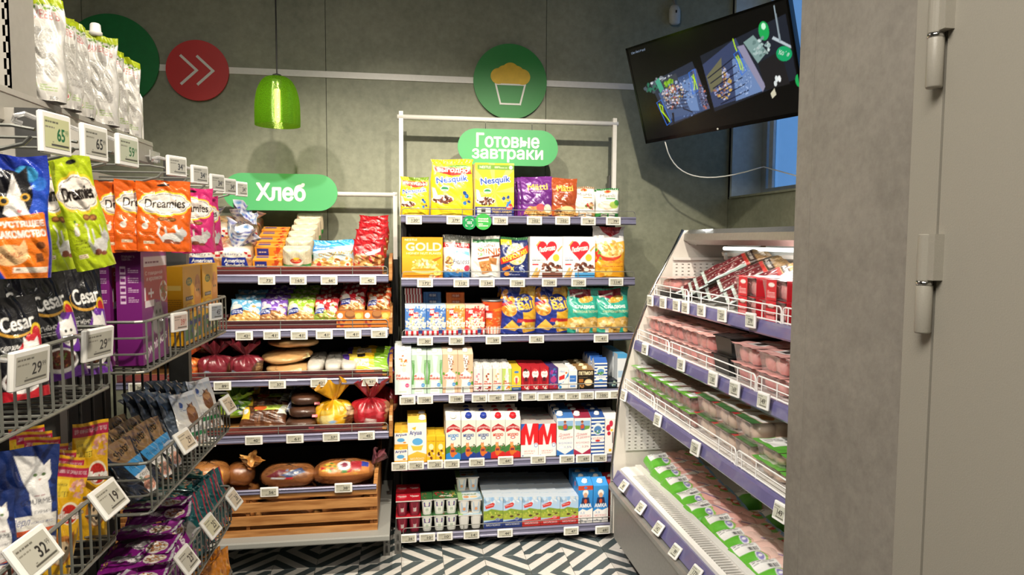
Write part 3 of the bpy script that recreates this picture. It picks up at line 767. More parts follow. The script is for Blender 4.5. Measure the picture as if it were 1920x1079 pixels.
# left camera view
A += [('p', [(.155, .47), (.40, .58), (.415, .20), (.20, .18)], '#44587e'), ('p', [(.30, .50), (.40, .56), (.405, .2), (.35, .22)], '#6a86b4'),
      ('p', [(.16, .57), (.30, .63), (.32, .42), (.20, .36)], '#3a3f48'), ('p', [(.15, .60), (.18, .63), (.20, .50), (.17, .47)], '#49a184'),
      ('b', .255, .45, .07, .11, 130, .010, ['#d9c9c0', '#8a6a5e', '#c9a83a', '#c65a4a', '#6c7aa8', '#252a3a', '#e6e1e6']), ('b', .24, .55, .03, .03, 20, .012, ['#84b02c', '#5f8e22']),
      ('p', [(.405, .62), (.435, .62), (.475, .2), (.43, .2)], '#575a78'), ('b', .45, .35, .02, .14, 40, .006, ['#b46a55', '#8e93b5', '#2c2f45']),
      ('p', [(.30, .45), (.36, .42), (.36, .41), (.30, .44)], '#181a28'), ('p', [(.30, .27), (.36, .21), (.36, .195), (.30, .255)], '#181a28'), ('p', [(.22, .24), (.235, .24), (.225, .12), (.215, .12)], '#181a28'),
      ('r', .21, .40, .34, .41, '#22263a'), ('r', .22, .36, .34, .37, '#22263a')]
A += [('b', .30, .42, .12, .14, 150, .006, ['#5a6f9e', '#8fa4cc', '#39486a', '#a9b6d0']), ('b', .24, .33, .05, .05, 60, .008, ['#2a2c44', '#c9c2cf', '#7a86b0', '#b8684a'])]
A += [('p', P, '#1d2138') for i_ in range(5) for P in thick([(.20, .43-.035*i_), (.335, .405-.035*i_)], .008)]
A += [('p', [(.48, .64), (.70, .80), (.80, .26), (.50, .20)], '#3a4464'), ('p', [(.66, .62), (.73, .60), (.80, .26), (.64, .22)], '#6d86b2'),
      ('b', .57, .42, .06, .16, 170, .009, ['#c9c5d6', '#6b6f96', '#9a6a50', '#30365a', '#8f9ac5', '#c7a354']), ('p', [(.49, .52), (.60, .66), (.58, .44), (.5, .35)], '#6d6a50'),
      ('p', [(.70, .72), (.74, .72), (.82, .30), (.80, .25)], '#8f8ba4'), ('p', [(.74, .74), (.80, .78), (.86, .60), (.80, .52)], '#7f9a96'), ('p', [(.80, .52), (.93, .58), (.95, .27), (.82, .26)], '#211f20'),
      ('e', .86, .79, .028, .085, '#1fa552'), ('e', .862, .83, .012, .03, '#c9f4d4'), ('p', [(.895, .70), (.905, .72), (.985, .60), (.985, .575)], '#b7c3c9'), ('p', [(.93, .98), (.937, .98), (.94, .66), (.93, .66)], '#8b99a0'),
      ('e', .945, .545, .042, .065, '#18a063', -.55), ('t', 'Кофе', .945, .545, .055, .05, '#e4f4ea', {'rot': -.45}), ('e', 1.0, .28, .02, .06, '#1fa552'),
      ('e', .885, .34, .008, .03, '#dfe4e2'), ('e', .90, .335, .008, .03, '#eceeec'), ('e', .875, .30, .008, .025, '#d5dad8'), ('p', [(.84, .22), (.865, .26), (.87, .20), (.845, .17)], '#cfc8ae')]
A += [('p', P, '#1a1d30') for i_ in range(6) for P in thick([(.50+.01*i_, .50-.055*i_), (.66+.012*i_, .62-.065*i_)], .010)]
A += [('b', .70, .42, .05, .16, 120, .004, ['#8ba2cc', '#5a74a4', '#a9bcdf']), ('b', .83, .66, .05, .08, 30, .01, ['#9db4b0', '#6d8a86', '#c3d2cf'])]
for q in ([(.13, .38), (.165, .40), (.205, .15), (.17, .12)], [(.385, .60), (.425, .62), (.42, .40), (.385, .38)], [(.675, .66), (.705, .68), (.73, .48), (.70, .45)]):
    A += [('p', P, '#2f6fd6') for P in thick(q+[q[0]], .0045)]
for q in ([(.145, .36), (.165, .33), (.16, .27), (.19, .17)], [(.145, .36), (.15, .28), (.185, .19), (.195, .15)], [(.40, .56), (.41, .52), (.405, .46), (.40, .42)], [(.41, .57), (.415, .5), (.42, .42)], [(.685, .63), (.695, .58), (.70, .50)], [(.695, .64), (.71, .55), (.71, .49)], [(.685, .80), (.69, .72), (.695, .68)]):
    A += [('p', P, '#b6e01c') for P in thick(q, .006)]
A += [('t', 'Dev Anti-Fraud', .075, .955, .10, .022, '#8fa0b8')]
nu, nv = 300, 168; u, v = np.meshgrid(np.linspace(0, 1, nu+1), np.linspace(0, 1, nv+1)); sw, sh = TW-2*g, TH-2.6*g
def screen_mat():
    m, n, l, b_ = base_mat('lit_screen'); a = n.new('ShaderNodeAttribute'); a.attribute_name = 'Col'
    b_.inputs['Base Color'].default_value = (.006, .006, .006, 1); b_.inputs['Roughness'].default_value = .22
    l.new(a.outputs['Color'], b_.inputs['Emission Color']); b_.inputs['Emission Strength'].default_value = 1.0; return m
MB().grid(np.stack([(u-.5)*sw, np.full_like(u, .0), (v-.5)*sh+.3*g], -1), nu, nv, raster(A, nu, nv, sw, sh, 2)).build('screen', screen_mat(), tv)
MB().lathe([(.005, 0), (.005, .001)], 16, '#ffffff').build('maker_emblem', WHITEM, tv, False, (0, -.002, -TH/2+g*.8), (R(90), 0, 0))
MB().tube([(.05, .05, 0), (.05, .18, .0), (.2, .30, 0)], .018, 8).box(-.1, .2, .05, .06, -.1, .1).build('wall_arm', BLACKM, tv)
p0 = atY(1247, 266, 3.55); p1 = atY(1310, 330, 3.6); p2 = atY(1420, 316, 3.4)
pts = [p0]
for t in np.linspace(0.1, 1, 14):
    q = [(1-t)**2*a+2*t*(1-t)*(2*m_-.5*a-.5*c_)+t*t*c_ for a, m_, c_ in zip(p0, atY(1298, 329, 3.6), p2)]; pts.append(tuple(q))
pts += [atX(1432, 313, XW-.006), (XW-.006, 2.9, zs+.0)]
tag(MB().tube(pts, .0032, 8).build('cable', WHITEP, None, True), 'white cable drooping below the television to the window sill', 'cable')
x, y, z = atY(1265, 28, YW-.03)
sn = tag(MB().lathe([(.02, -.055), (.032, -.045), (.034, 0), (.033, .03), (.024, .05), (.01, .056)], 20, '#ffffff', sy=.7).build('motion_sensor', mat('pale_sensor_plastic', '#c9c9c2', .4), None, True, (x, y, z)), 'small white motion sensor on the wall above the television', 'sensor')
MB().box(-.004, .004, -.026, -.022, .005, .02).build('lens', BLACKM, sn)
MB().tube([(0, 0, .05), (0, .012, .08), (.0, .024, .10)], .01, 8).build('bracket', mat('pale_bracket', '#8d8d88', .5), sn)

# ================================================================== REFRIGERATED CASE on the right
FY0, FY1, FXB = 1.13, 3.10, 1.615      # near end, far end, back panel
fridge = thing('refrigerated_case', 'open refrigerated case of packed meat with violet price rails beside the grey pillar', 'fridge')
def slot_panel(name, m, x0, x1, z0, z1, px_, pz_, sw_, sh_, parent, place):
    """sheet with real slots: strips left out of a fine grid; place(a, z) gives the 3D point"""
    xs = [x0]; xa = x0+px_*.5
    while xa+sw_ < x1: xs += [xa, xa+sw_]; xa += px_
    xs.append(x1); zs_ = [z0]; za = z0+pz_*.5
    while za+sh_ < z1: zs_ += [za, za+sh_]; za += pz_
    zs_.append(z1); V = [place(a, z) for z in zs_ for a in xs]; nx = len(xs); F = []
    for j in range(len(zs_)-1):
        if j % 2 == 0: F.append((j*nx, j*nx+nx-1, (j+1)*nx+nx-1, (j+1)*nx)); continue
        for i in range(0, nx-1, 2): F.append((j*nx+i, j*nx+i+1, (j+1)*nx+i+1, (j+1)*nx+i))
    return MB().add(V, F).build(name, m, parent)
ENDP = mat('fridge_end_panel', '#cfc9c0', .3, 0, .03, 20)
front = [(.968, .16), (.965, .475), (.997, .85), (1.057, 1.085), (1.136, 1.30), (1.292, 1.602)]
MB().prism([(.968, .16), (.965, .475), (.997, .85), (1.057, 1.085), (1.136, 1.30), (1.292, 1.602), (1.88, 1.602), (1.88, .16)], FY1+.004, FY1+.035, 'y').build('end_panel', ENDP, fridge)
MB().tube([(x-.003, FY1+.012, z) for x, z in front], .009, 8).build('chrome_edge', CHROME, fridge, True)
for xa, za, zb_ in ((1.02, .56, .84), (1.075, .85, 1.08), (1.15, 1.09, 1.29), (1.235, 1.30, 1.46)):
    slot_panel('perforated_sheet', FRIDGEW, xa, 1.56, za, zb_, .030, .0165, .010, .004, fridge, lambda a, z: (a, FY1-.002, z))
MB().box(1.235, 1.60, FY1-.012, FY1, 1.462, 1.475).build('ledge', FRIDGEW, fridge)
MB().box(1.555, 1.60, FY1-.03, FY1-.003, .5, 1.5).build('corner_post', mat('fridge_corner_grey', '#a7a39c', .4), fridge)
for a_, b_ in ((FY0, 1.80), (1.803, 2.43), (2.433, FY1-.03)):
    slot_panel('perforated_sheet', FRIDGEW, a_, b_, .5, 1.50, .088, .022, .024, .005, fridge, lambda a, z: (FXB-.002, a, z))
MB().box(FXB, 1.88, FY0, FY1, .16, 1.56).box(1.60, 1.615, FY0, FY1, .16, .5).build('casing', mat('dark_fridge_void', '#57534e', .6), fridge)
MB().box(1.02, FXB-.004, FY0-.03, FY0, .16, 1.56).build('near_end_panel', ENDP, fridge)
MB().prism([(.972, .14), (.972, .415), (.99, .45), (1.6, .45), (1.6, .14)], FY0, FY1+.003, 'y').build('front_panel', STEEL, fridge)
MB().prism([(.950, .372), (.943, .382), (.943, .400), (.950, .410), (.975, .412), (.975, .370)], FY0, FY1, 'y').build('bumper', mat('grey_bumper', '#9a9994', .35, .5), fridge)
MB().prism([(.972, .412), (.960, .418), (.984, .468), (.992, .466)], FY0, FY1-.002, 'y').build('price_rail', PURPLE, fridge)
MB().box(1.06, 1.7, FY0, FY1+.03, .0, .139).build('kick_plate', DARKP, fridge)
MB().box(1.075, FXB-.002, FY0, FY1-.004, .452, .470).build('deck', FRIDGEW, fridge)
# air grille on the front edge
vent = MB().prism([(.992, .445), (.992, .480), (1.010, .486), (1.010, .445)], FY0, FY1-.02, 'y').prism([(1.064, .45), (1.064, .496), (1.092, .496), (1.092, .45)], FY0, FY1-.02, 'y').box(1.010, 1.064, FY1-.14, FY1-.02, .45, .488).build('air_grille', WHITEM, fridge)
sl = MB(); y = FY0
while y < FY1-.15: sl.box(1.010, 1.064, y, y+.008, .468, .489); y += .018
sl = sl.build('grille_slats', FRIDGEW, vent); sl['kind'] = 'stuff'
MB().box(1.010, 1.064, FY0, FY1-.02, .4502, .462).build('grille_back', DARKP, vent)
# canopy with the lamp
MB().prism([(1.288, 1.556), (1.292, 1.585), (1.315, 1.604), (1.88, 1.612), (1.88, 1.575), (1.66, 1.565), (1.42, 1.555), (1.36, 1.535), (1.32, 1.535)], FY0, FY1+.003, 'y').build('canopy', STEEL, fridge)
MB().prism([(1.42, 1.50), (1.47, 1.552), (1.66, 1.562), (1.66, 1.485), (1.46, 1.478), (1.425, 1.485)], FY0, FY1-.12, 'y').build('lamp_reflector', WHITEM, fridge)
MB().tube([(1.385, FY0+.1, 1.520), (1.385, FY1-.22, 1.520)], .008, 10).build('lamp_tube', emit_mat('cool_tube_glow', 2.2, (.93, 1, .95)), fridge, True)
for y in (FY1-.2, 2.05): MB().tube([(1.40, y, 1.50), (1.41, y+.015, 1.475), (1.43, y+.03, 1.47), (1.45, y+.05, 1.485)], .008, 8).build('lamp_holder', WHITEM, fridge, True)
a_ = area((1.34, 2.1, 1.50), (1.22, 2.1, .6), 9, 1.8, .05, (.98, 1, .97)); a_.rotation_euler = (0, R(-8), R(90))
SHX = {'f1': (1.136, atY(1222, 554, FY1)[2]), 'f2': (1.057, atY(1188, 638, FY1)[2]), 'f3': (.999, atY(1165, 730, FY1)[2])}
WHWIRE = mat('white_coated_wire', '#eceae6', .35, 0, .02, 50)
for k, (x, z) in SHX.items():
    o = MB().box(x+.012, FXB-.004, FY0, FY1-.006, z-.018, z-.004).build('shelf', FRIDGEW, fridge)
    MB().prism([(x+.014, z), (x+.004, z), (x, z-.008), (x-.006, z-.040), (x-.002, z-.046), (x+.012, z-.044)], FY0, FY1-.003, 'y').build('price_rail', PURPLE, o)
    for y0, y1 in ((FY0, 1.265), (1.275, 1.975), (1.985, 2.695), (2.705, FY1-.008)):
        b = MB(); c = .012; xx = x+.012; h = .052
        b.tube([(xx, y0, z), (xx, y0, z+h-c), (xx, y0+c*.35, z+h-c*.35), (xx, y0+c, z+h), (xx, y1-c, z+h), (xx, y1-c*.35, z+h-c*.35), (xx, y1, z+h-c), (xx, y1, z), (xx, y1-.01, z+.004), (xx, y0+.01, z+.004)], .0026, 6, closed=True)
        b.tube([(xx, y0, z+h*.55), (xx, y1, z+h*.55)], .002, 5)
        n = max(1, int((y1-y0)/.23))
        for i in range(n): yy = y0+(y1-y0)*(i+.5)/n; b.tube([(xx, yy, z), (xx, yy, z+h)], .0022, 5)
        for yy in (y0+.028, y1-.028): b.tube([(xx, yy, z), (xx, yy, z+h)], .0022, 5)
        b.build('wire_guard', WHWIRE, o)

# ------------------------------------------------------------------ packed meat
def tray_film(b, L, W, H, art, z0=0, seed=0, amp=.004, cell=.003, dome=.25):
    nu, nv = nn(L, W, cell); rng = np.random.default_rng(seed); p = rng.uniform(0, 6, 4)
    u, v = np.meshgrid(np.linspace(0, 1, nu+1), np.linspace(0, 1, nv+1))
    e = (1-np.abs(2*u-1)**7)**.35*(1-np.abs(2*v-1)**7)**.35
    z = z0+H*(.72+.28*(np.sin(PI*u)*np.sin(PI*v))**.5*dome/.25)*e+amp*e*(np.sin(u*19+p[0]+v*5)+np.sin(v*13+u*7+p[1]))*.6
    sq = lambda a: (a-.5)
    b.grid(np.stack([sq(u)*L, sq(v)*W, z], -1), nu, nv, raster(art, nu, nv, L, W))
    b.add([(-L/2, -W/2, z0), (L/2, -W/2, z0), (L/2, W/2, z0), (-L/2, W/2, z0)], [(3, 2, 1, 0)], '#e8e6e0')
PINKS = ['#d98f86', '#e3a79c', '#cf7f78', '#ebbcb0', '#c9746e']
def label_ops(x0, y0, x1, y1, seed=0):
    o = [('r', x0, y0, x1, y1, '#f3f2ee')]
    rng = np.random.default_rng(seed)
    for i in range(14): a = x0+(x1-x0)*(.52+.03*i); o.append(('r', a, y0+(y1-y0)*.15, a+.006*rng.uniform(.5, 1.6), y0+(y1-y0)*.42, '#3a3a3a'))
    o.append(('l', x0+.02, y0+(y1-y0)*.55, x0+(x1-x0)*.9, y0+(y1-y0)*.92, 3, '#6a6a6a')); return o
def chicken_art(seed, pale=False):
    base = '#efc6b8' if pale else '#e8aea2'
    a = [base, ('r', 0, 0, .34, 1, '#5db32c'), ('b', .34, .3, .05, .3, 40, .018, ['#6cc036', '#8bcf55']), ('g', .0, .0, .30, .25, '#3f9320', '#63b931'),
         ('r', .36, 0, .80, .14, '#f1efe8')]
    a += [('p', P, '#24409a') for P in thick([(.34, .62), (.42, .5), (.5, .30), (.62, .14), (.74, .02)], .018)]
    a += [('p', P, '#f4f2ee') for P in thick([(.36, .66), (.45, .5), (.53, .32), (.65, .17), (.78, .05)], .014)]
    a += [('e', .80, .62, .10, .26, '#6fae4a', .5), ('e', .81, .62, .065, .15, '#d23b34', .5), ('e', .81, .62, .05, .05, '#f3d9c8', .5),
          ('r', .90, 0, 1, 1, '#7db4e0'), ('b', .89, .5, .03, .5, 30, .015, ['#8fc0e6', '#a9d0ec']), ('e', .31, .30, .055, .17, '#efeef4'), ('e', .31, .30, .045, .12, '#8d84c4'), ('e', .31, .30, .03, .04, '#f1eff5')]
    return a+label_ops(.07, .48, .40, .95, seed)
def chicken_pack(seed, pale=False):
    b = MB(); tray_film(b, .25, .140, .046, chicken_art(seed, pale), 0, seed)
    o = b.build('chicken_pack', FILM, None, True); rng = np.random.default_rng(seed); k = MB()
    for i in range(3 if pale else 5):
        c = ['#f3d0c2', '#f4d6ca', '#eec4b6'] if pale else ['#eaa9a0', '#f0bdb2', '#e39c95', '#f4d3c8']
        q = rng.integers(len(c)); w_ = (.030, .046) if pale else (.022, .030)
        lump(k, (-.015+.075*((i+.5)/(3 if pale else 5)), (-.012, .022, .004)[i % 3]+rng.uniform(-.008, .008), .037), w_[0]*rng.uniform(.9, 1.1), w_[1]*rng.uniform(.85, 1.1), .010, c[q], c[(q+1) % len(c)], 18, seed*7+i, .03)
    k.build('meat', MEAT, o, True); return o
def place(o, loc, rot, label, cat, group=None):
    o.location = loc; o.rotation_euler = rot; return tag(o, label, cat, group)
protos = [chicken_pack(1), chicken_pack(2), chicken_pack(3, True)]
used = [0, 0, 0]
def put(protos_, used_, k, loc, rot, label, cat, group):
    if not used_[k]: used_[k] = 1; return place(protos_[k], loc, rot, label, cat, group)
    return dup(protos_[k], loc, rot, label, group)
spots_c = [(1180, 846), (1190, 862), (1196, 880), (1212, 897), (1228, 917), (1246, 935), (1266, 958), (1287, 980), (1310, 1003), (1338, 1036), (1369, 1068)]
yy = FY1-.10; rng = np.random.default_rng(5); i = 0
where = ['at the far end wall'] + ['counted from the far end wall']*20
while yy > 1.45:
    pale = 2 if yy < 2.25 else int(rng.integers(2)); up = max(0, (yy-2.55))*.09
    put(protos, used, pale, (1.215+rng.uniform(-.012, .012), yy, .476+up), (.14+rng.uniform(-.03, .03), R(-5)+rng.uniform(-.03, .03), rng.uniform(-.06, .06)),
        f'{ORD[i] if i < 14 else "last"} green fronted chicken pack on the low deck, counted from the far end', 'meat pack', 'chicken packs on the low deck')
    yy -= .122+rng.uniform(0, .008); i += 1
for j, yy in enumerate((2.62, 2.40, 2.18, 1.98, 1.78)):
    put(protos, used, j % 2, (1.455, yy, .474), (.05, R(-3), rng.uniform(-.08, .08)), f'{ORD[j]} green chicken pack of the shaded back row on the deck, from the far end', 'meat pack', 'chicken packs in the back row of the deck')

def clear_tray(name, L, W, H, art, tray_mat, meatc, seed, tray_col='#ffffff', cell=.003, inner=True):
    b = MB(); r = .012; hx, hy = L/2, W/2
    def ring(k, z): return [(-hx*k+r, -hy*k, z), (hx*k-r, -hy*k, z), (hx*k, -hy*k+r, z), (hx*k, hy*k-r, z), (hx*k-r, hy*k, z), (-hx*k+r, hy*k, z), (-hx*k, hy*k-r, z), (-hx*k, -hy*k+r, z)]
    V = ring(.86, 0)+ring(.94, H*.93)+ring(1.0, H*.94)+ring(1.0, H*.985); F = [tuple(range(7, -1, -1))]
    for q in range(3):
        for i_ in range(8): F.append((q*8+i_, q*8+(i_+1) % 8, q*8+8+(i_+1) % 8, q*8+8+i_))
    o = b.add(V, F, tray_col).build(name, tray_mat)
    nu, nv = nn(L, W, cell); u, v = np.meshgrid(np.linspace(0, 1, nu+1), np.linspace(0, 1, nv+1))
    MB().grid(np.stack([(u-.5)*L*.99, (v-.5)*W*.99, np.full_like(u, H)+.0015*np.sin(u*20+seed)*np.sin(v*14)], -1), nu, nv, raster(art, nu, nv, L, W)).build('printed_lid', FILM, o, True)
    if inner:
        k = MB(); rng_ = np.random.default_rng(seed); n = 3 if L > W else 2
        for a in range(n):
            for c in range(2):
                q = int(rng_.integers(len(meatc))); lump(k, ((a+.5)/n*L*.80-L*.40, (c+.5)/2*W*.80-W*.40, H*.45), L/n*.46, W*.22, H*.44, meatc[q], meatc[(q+1) % len(meatc)], 12, seed*9+a*2+c, .07, 3)
        k.build('meat', MEAT, o, True)
    return o
BLKTRAY = mat('black_tray_plastic', '#141414', .3, 0, .1)
mincel = ['#e2aea6', ('b', .5, .5, .5, .5, 160, .03, ['#d99c94', '#e6bab2', '#ecc8c0', '#d08c86']), ('r', .40, .30, .66, .72, '#3a3432'), ('e', .53, .5, .08, .14, '#c9a488'), ('r', 0, .94, 1, 1, '#eed8d4'), ('r', 0, 0, 1, .05, '#eed8d4')]
RAWC = ['#dc7f7a', '#e59a92', '#d26c6a', '#ebb0a6']
pr = [clear_tray('meat_tray', .20, .135, .058, mincel, TRAYCLEAR, RAWC, 11)]; us = [0]
x2, z2 = SHX['f2']; n = 0
for lay in range(2):
    for j, yy in enumerate((3.01, 2.87, 2.73, 2.59, 2.45)):
        put(pr, us, 0, (x2+.135, yy, z2-.003+lay*.060), (0, 0, .02*(-1)**j), f'clear pink meat tray, {ORD[j]} from far end, {["bottom", "top"][lay]} layer of middle fridge shelf', 'meat tray', 'clear meat trays on the middle fridge shelf')
for lay in range(1):
    for j, yy in enumerate((2.95, 2.8, 2.62)):
        put(pr, us, 0, (x2+.36, yy, z2-.003), (0, 0, .03), f'clear pink meat tray against the back panel, {ORD[j]} from far end, middle shelf', 'meat tray', 'clear meat trays on the middle fridge shelf')
bt = clear_tray('meat_tray', .21, .15, .066, ['#1b1b1b', ('r', .30, .2, .75, .8, '#2a2524'), ('p', [(.32, .25), (.55, .2), (.72, .6), (.45, .75)], '#b86a62'), ('l', .35, .7, .7, .8, 1, '#e8e4df')], BLKTRAY, RAWC, 4, '#101010', inner=False)
yb = 2.31
place(bt, (x2+.14, yb-.02, z2-.003), (0, 0, 0), 'lower black plastic meat tray of the pair on the middle fridge shelf', 'meat tray', 'black meat trays')
dup(bt, (x2+.145, yb-.02, z2+.064), (0, 0, .03), 'upper black plastic meat tray of the pair on the middle fridge shelf')
pk2 = clear_tray('meat_tray', .22, .16, .062, ['#e4aca4', ('b', .5, .5, .5, .5, 120, .03, ['#e0a29a', '#ecc0b8', '#d8938c']), ('r', .2, .35, .62, .8, '#ece6e2'), ('r', .24, .42, .46, .7, '#3b3735')], TRAYCLEAR, ['#e29a94', '#ebb3aa', '#d9827e'], 21)
pr2, us2 = [pk2], [0]
for lay in range(2):
    for j, yy in enumerate((2.12, 1.95, 1.78, 1.61)):
        put(pr2, us2, 0, (x2+.14, yy, z2-.003+.064*lay), (0, 0, -.02), f'pale pink meat tray near the pillar, {ORD[j]} past the black trays, {["bottom", "top"][lay]} layer', 'meat tray', 'pale pink meat trays on the middle fridge shelf')
# lower shelf: mince with green printed film, chicken with yellow labels, flat green and white packs
x3, z3 = SHX['f3']
greenl = ['#8d6d62', ('b', .5, .5, .5, .5, 260, .02, ['#8a655b', '#9d7a6e', '#a58478']), ('r', 0, 0, .16, 1, '#5d9a34'), ('b', .16, .5, .04, .5, 50, .02, ['#6fae3c', '#8cc456', '#4a8428']), ('r', .84, 0, 1, 1, '#6ea34a'), ('r', .78, 0, .86, 1, '#dcdcd2'), ('b', .9, .5, .1, .5, 50, .018, ['#7db254', '#b9cfa6', '#d9772e'])]+label_ops(.06, .25, .36, .8, 3)
gp = [clear_tray('meat_tray', .24, .096, .058, greenl, TRAYCLEAR, ['#a96f66', '#b98379', '#9c5f58'], 31)]; ug = [0]
for lay in range(2):
    for j, yy in enumerate((3.04, 2.942, 2.844, 2.746, 2.648, 2.55, 2.452)):
        put(gp, ug, 0, (x3+.155, yy, z3-.003+lay*.060), (0, 0, .015*(-1)**j), f'mince tray in green film, {ORD[j]} from far end, {["bottom", "top"][lay]} layer, lower shelf', 'meat tray', 'green film mince trays on the lower fridge shelf')
yel = ['#cfb3a0', ('b', .5, .5, .5, .5, 100, .03, ['#d5bba8', '#c9a994']), ('r', 0, 0, .14, 1, '#3f6d3a'), ('r', 0, .8, .1, 1, '#c3262c'), ('r', .16, .05, .44, .95, '#efece6'), ('e', .32, .45, .085, .25, '#c4793e'), ('b', .32, .45, .06, .17, 30, .012, ['#a85a2c', '#d99a4e', '#56883a']), ('r', .70, 0, 1, 1, '#efae1e'), ('p', [(.70, .2), (.80, .55), (.90, .3), (.96, .75), (.84, .5), (.74, .7)], '#c8372a')]
yp = [clear_tray('meat_tray', .25, .145, .070, yel, TRAYCLEAR, ['#e2c4ac', '#dbb79c', '#ead2bd'], 41)]; uy = [0]
for lay in range(2):
    for j, yy in enumerate((2.32, 2.17, 2.02)):
        put(yp, uy, 0, (x3+.17, yy, z3-.003+.072*lay), (0, 0, -.02), f'chicken tray with yellow end label, {ORD[j]} behind the mince trays, {["bottom", "top"][lay]} layer', 'meat tray', 'chicken trays with yellow labels')
whl = ['#dcb99e', ('b', .5, .5, .5, .5, 60, .04, ['#d8b096', '#e6c8b0']), ('r', 0, 0, .30, 1, '#5aa53a'), ('e', .86, .6, .12, .3, '#4f93cf'), ('e', .86, .62, .08, .16, '#c8403a'), ('r', .38, 0, .7, .16, '#eeece6')]
whl += [('p', P, '#2b4a9e') for P in thick([(.30, .7), (.42, .4), (.6, .18), (.75, .05)], .02)] + label_ops(.08, .4, .48, .95, 8)
wp = [clear_tray('meat_tray', .26, .15, .050, whl, TRAYCLEAR, ['#e2c0a4', '#d9ae92'], 51)]; uw = [0]
for lay in range(2):
    for j, yy in enumerate((1.86, 1.70, 1.54)):
        put(wp, uw, 0, (x3+.165, yy, z3-.003+.052*lay), (0, 0, .02), f'flat green white poultry pack by the pillar, {ORD[j]} past yellow labels, {["bottom", "top"][lay]} layer', 'meat tray', 'flat green and white packs')
# top shelf: sausage packs in a leaning heap, trays with red sleeves
x1, z1 = SHX['f1']
def sausage(seed):
    rng_ = np.random.default_rng(seed)
    art = ['#5c2426', ('r', 0, 0, 1, .05, '#aab4ae'), ('r', 0, 0, .07, .64, '#9aa69f'), ('r', .93, 0, 1, .64, '#8f9c95'), ('r', .47, .04, .53, .64, '#7d6a66'), ('e', .27, .34, .19, .30, '#4f161c'), ('e', .73, .34, .19, .30, '#561a1f')]
    art += [('b', .27, .34, .15, .27, 46, .03, ['#7a2a2e', '#a8706c', '#41101a', '#c9b3ae']), ('b', .73, .34, .15, .27, 46, .03, ['#7a2a2e', '#a8706c', '#41101a', '#c9b3ae'])]
    art += [('r', 0, .64, 1, 1, '#8a6a44'), ('r', 0, .64, 1, .69, '#b0332c'), ('r', .0, .70, 1, .80, '#3a2a22'), ('t', 'САЛЯМИ', .5, .75, .7, .05, '#e9dfd0'), ('b', .5, .87, .4, .08, 20, .03, ['#a88a60', '#6f4f30', '#c4a878'])]
    o = bag_pack('sausage_pack', .105, .034, .27, art, 'pillow', '#8a7a60', .0028, seed, FOIL)
    return o
sp = [sausage(3), sausage(8)]; usp = [0, 0]
heap = [(1255, 540, 3.0, -20, .02), (1270, 552, 2.90, 0, .01), (1296, 556, 2.76, 8, .015), (1318, 560, 2.62, 12, .02), (1345, 566, 2.48, 8, .02), (1335, 545, 2.56, 20, .06), (1300, 545, 2.74, 18, .055), (1362, 560, 2.42, 14, .045), (1280, 548, 2.84, 16, .03), (1325, 535, 2.66, 26, .085)]
for i, (px, py, yy, ang, dz) in enumerate(heap):
    a_ = R(ang); up_ = Vector((.80*math.cos(a_*.6)+.1, -.42, .34+.3*math.sin(a_))).normalized(); n_ = Vector((-.42, -.30, .86)); n_ = (n_-up_*n_.dot(up_)).normalized()
    # the pack's own axes: x sideways, -y its face, z its length
    X_ = (-n_).cross(up_).normalized(); M_ = Matrix((X_, -n_, up_)).transposed()
    put(sp, usp, i % 2, (x1+.055+.01*(i % 3), yy, z1+.018+dz), M_.to_euler(), f'dark red salami in a clear pack with brown card header, {ORD[i]} in the leaning heap', 'sausage pack', 'salami packs heaped on the top fridge shelf')
redt = ['#d9b0aa', ('b', .5, .5, .5, .5, 100, .03, ['#d4a59f', '#e3c4be']), ('r', .02, 0, .22, 1, '#c81f2c'), ('e', .12, .7, .06, .12, '#e8d9d0')]
rp = [clear_tray('meat_tray', .20, .175, .066, redt, TRAYCLEAR, ['#c9686c', '#d88a88', '#e2a8a2'], 61)]; ur = [0]
sl_ = MB().box(-.098, -.056, -.088, -.0865, .002, .066, '#c81f2c').build('red_sleeve', CARD, rp[0])
sl2 = MB(); nu, nv = 20, 26; u, v = np.meshgrid(np.linspace(0, 1, nu+1), np.linspace(0, 1, nv+1))
sl2.grid(np.stack([np.full_like(u, -.1015), -(u-.5)*.062, v*.066], -1), nu, nv, raster(['#c81f2c', ('e', .5, .75, .3, .1, '#f0e2da'), ('l', .12, .15, .88, .5, 5, '#eec9c6')], nu, nv, .062, .066)).build('red_sleeve', CARD, rp[0])
for lay in range(2):
    for j, yy in enumerate((2.26, 2.07, 1.88, 1.69)):
        put(rp, ur, 0, (x1+.125, yy, z1-.003+.068*lay), (0, 0, .0), f'clear meat tray with red sleeve, {ORD[j]} from the salami heap, {["bottom", "top"][lay]} layer', 'meat tray', 'red sleeved trays on the top fridge shelf')
put(pr, us, 0, (x1+.12, 3.01, z1+.03), (0, 0, .1), 'single clear tray of red meat behind the salami at the far end', 'meat tray', None)
MB().box(x1+.03, x1+.22, 2.95, 3.07, z1-.0035, z1+.029).build('riser', BLKTRAY, fridge)

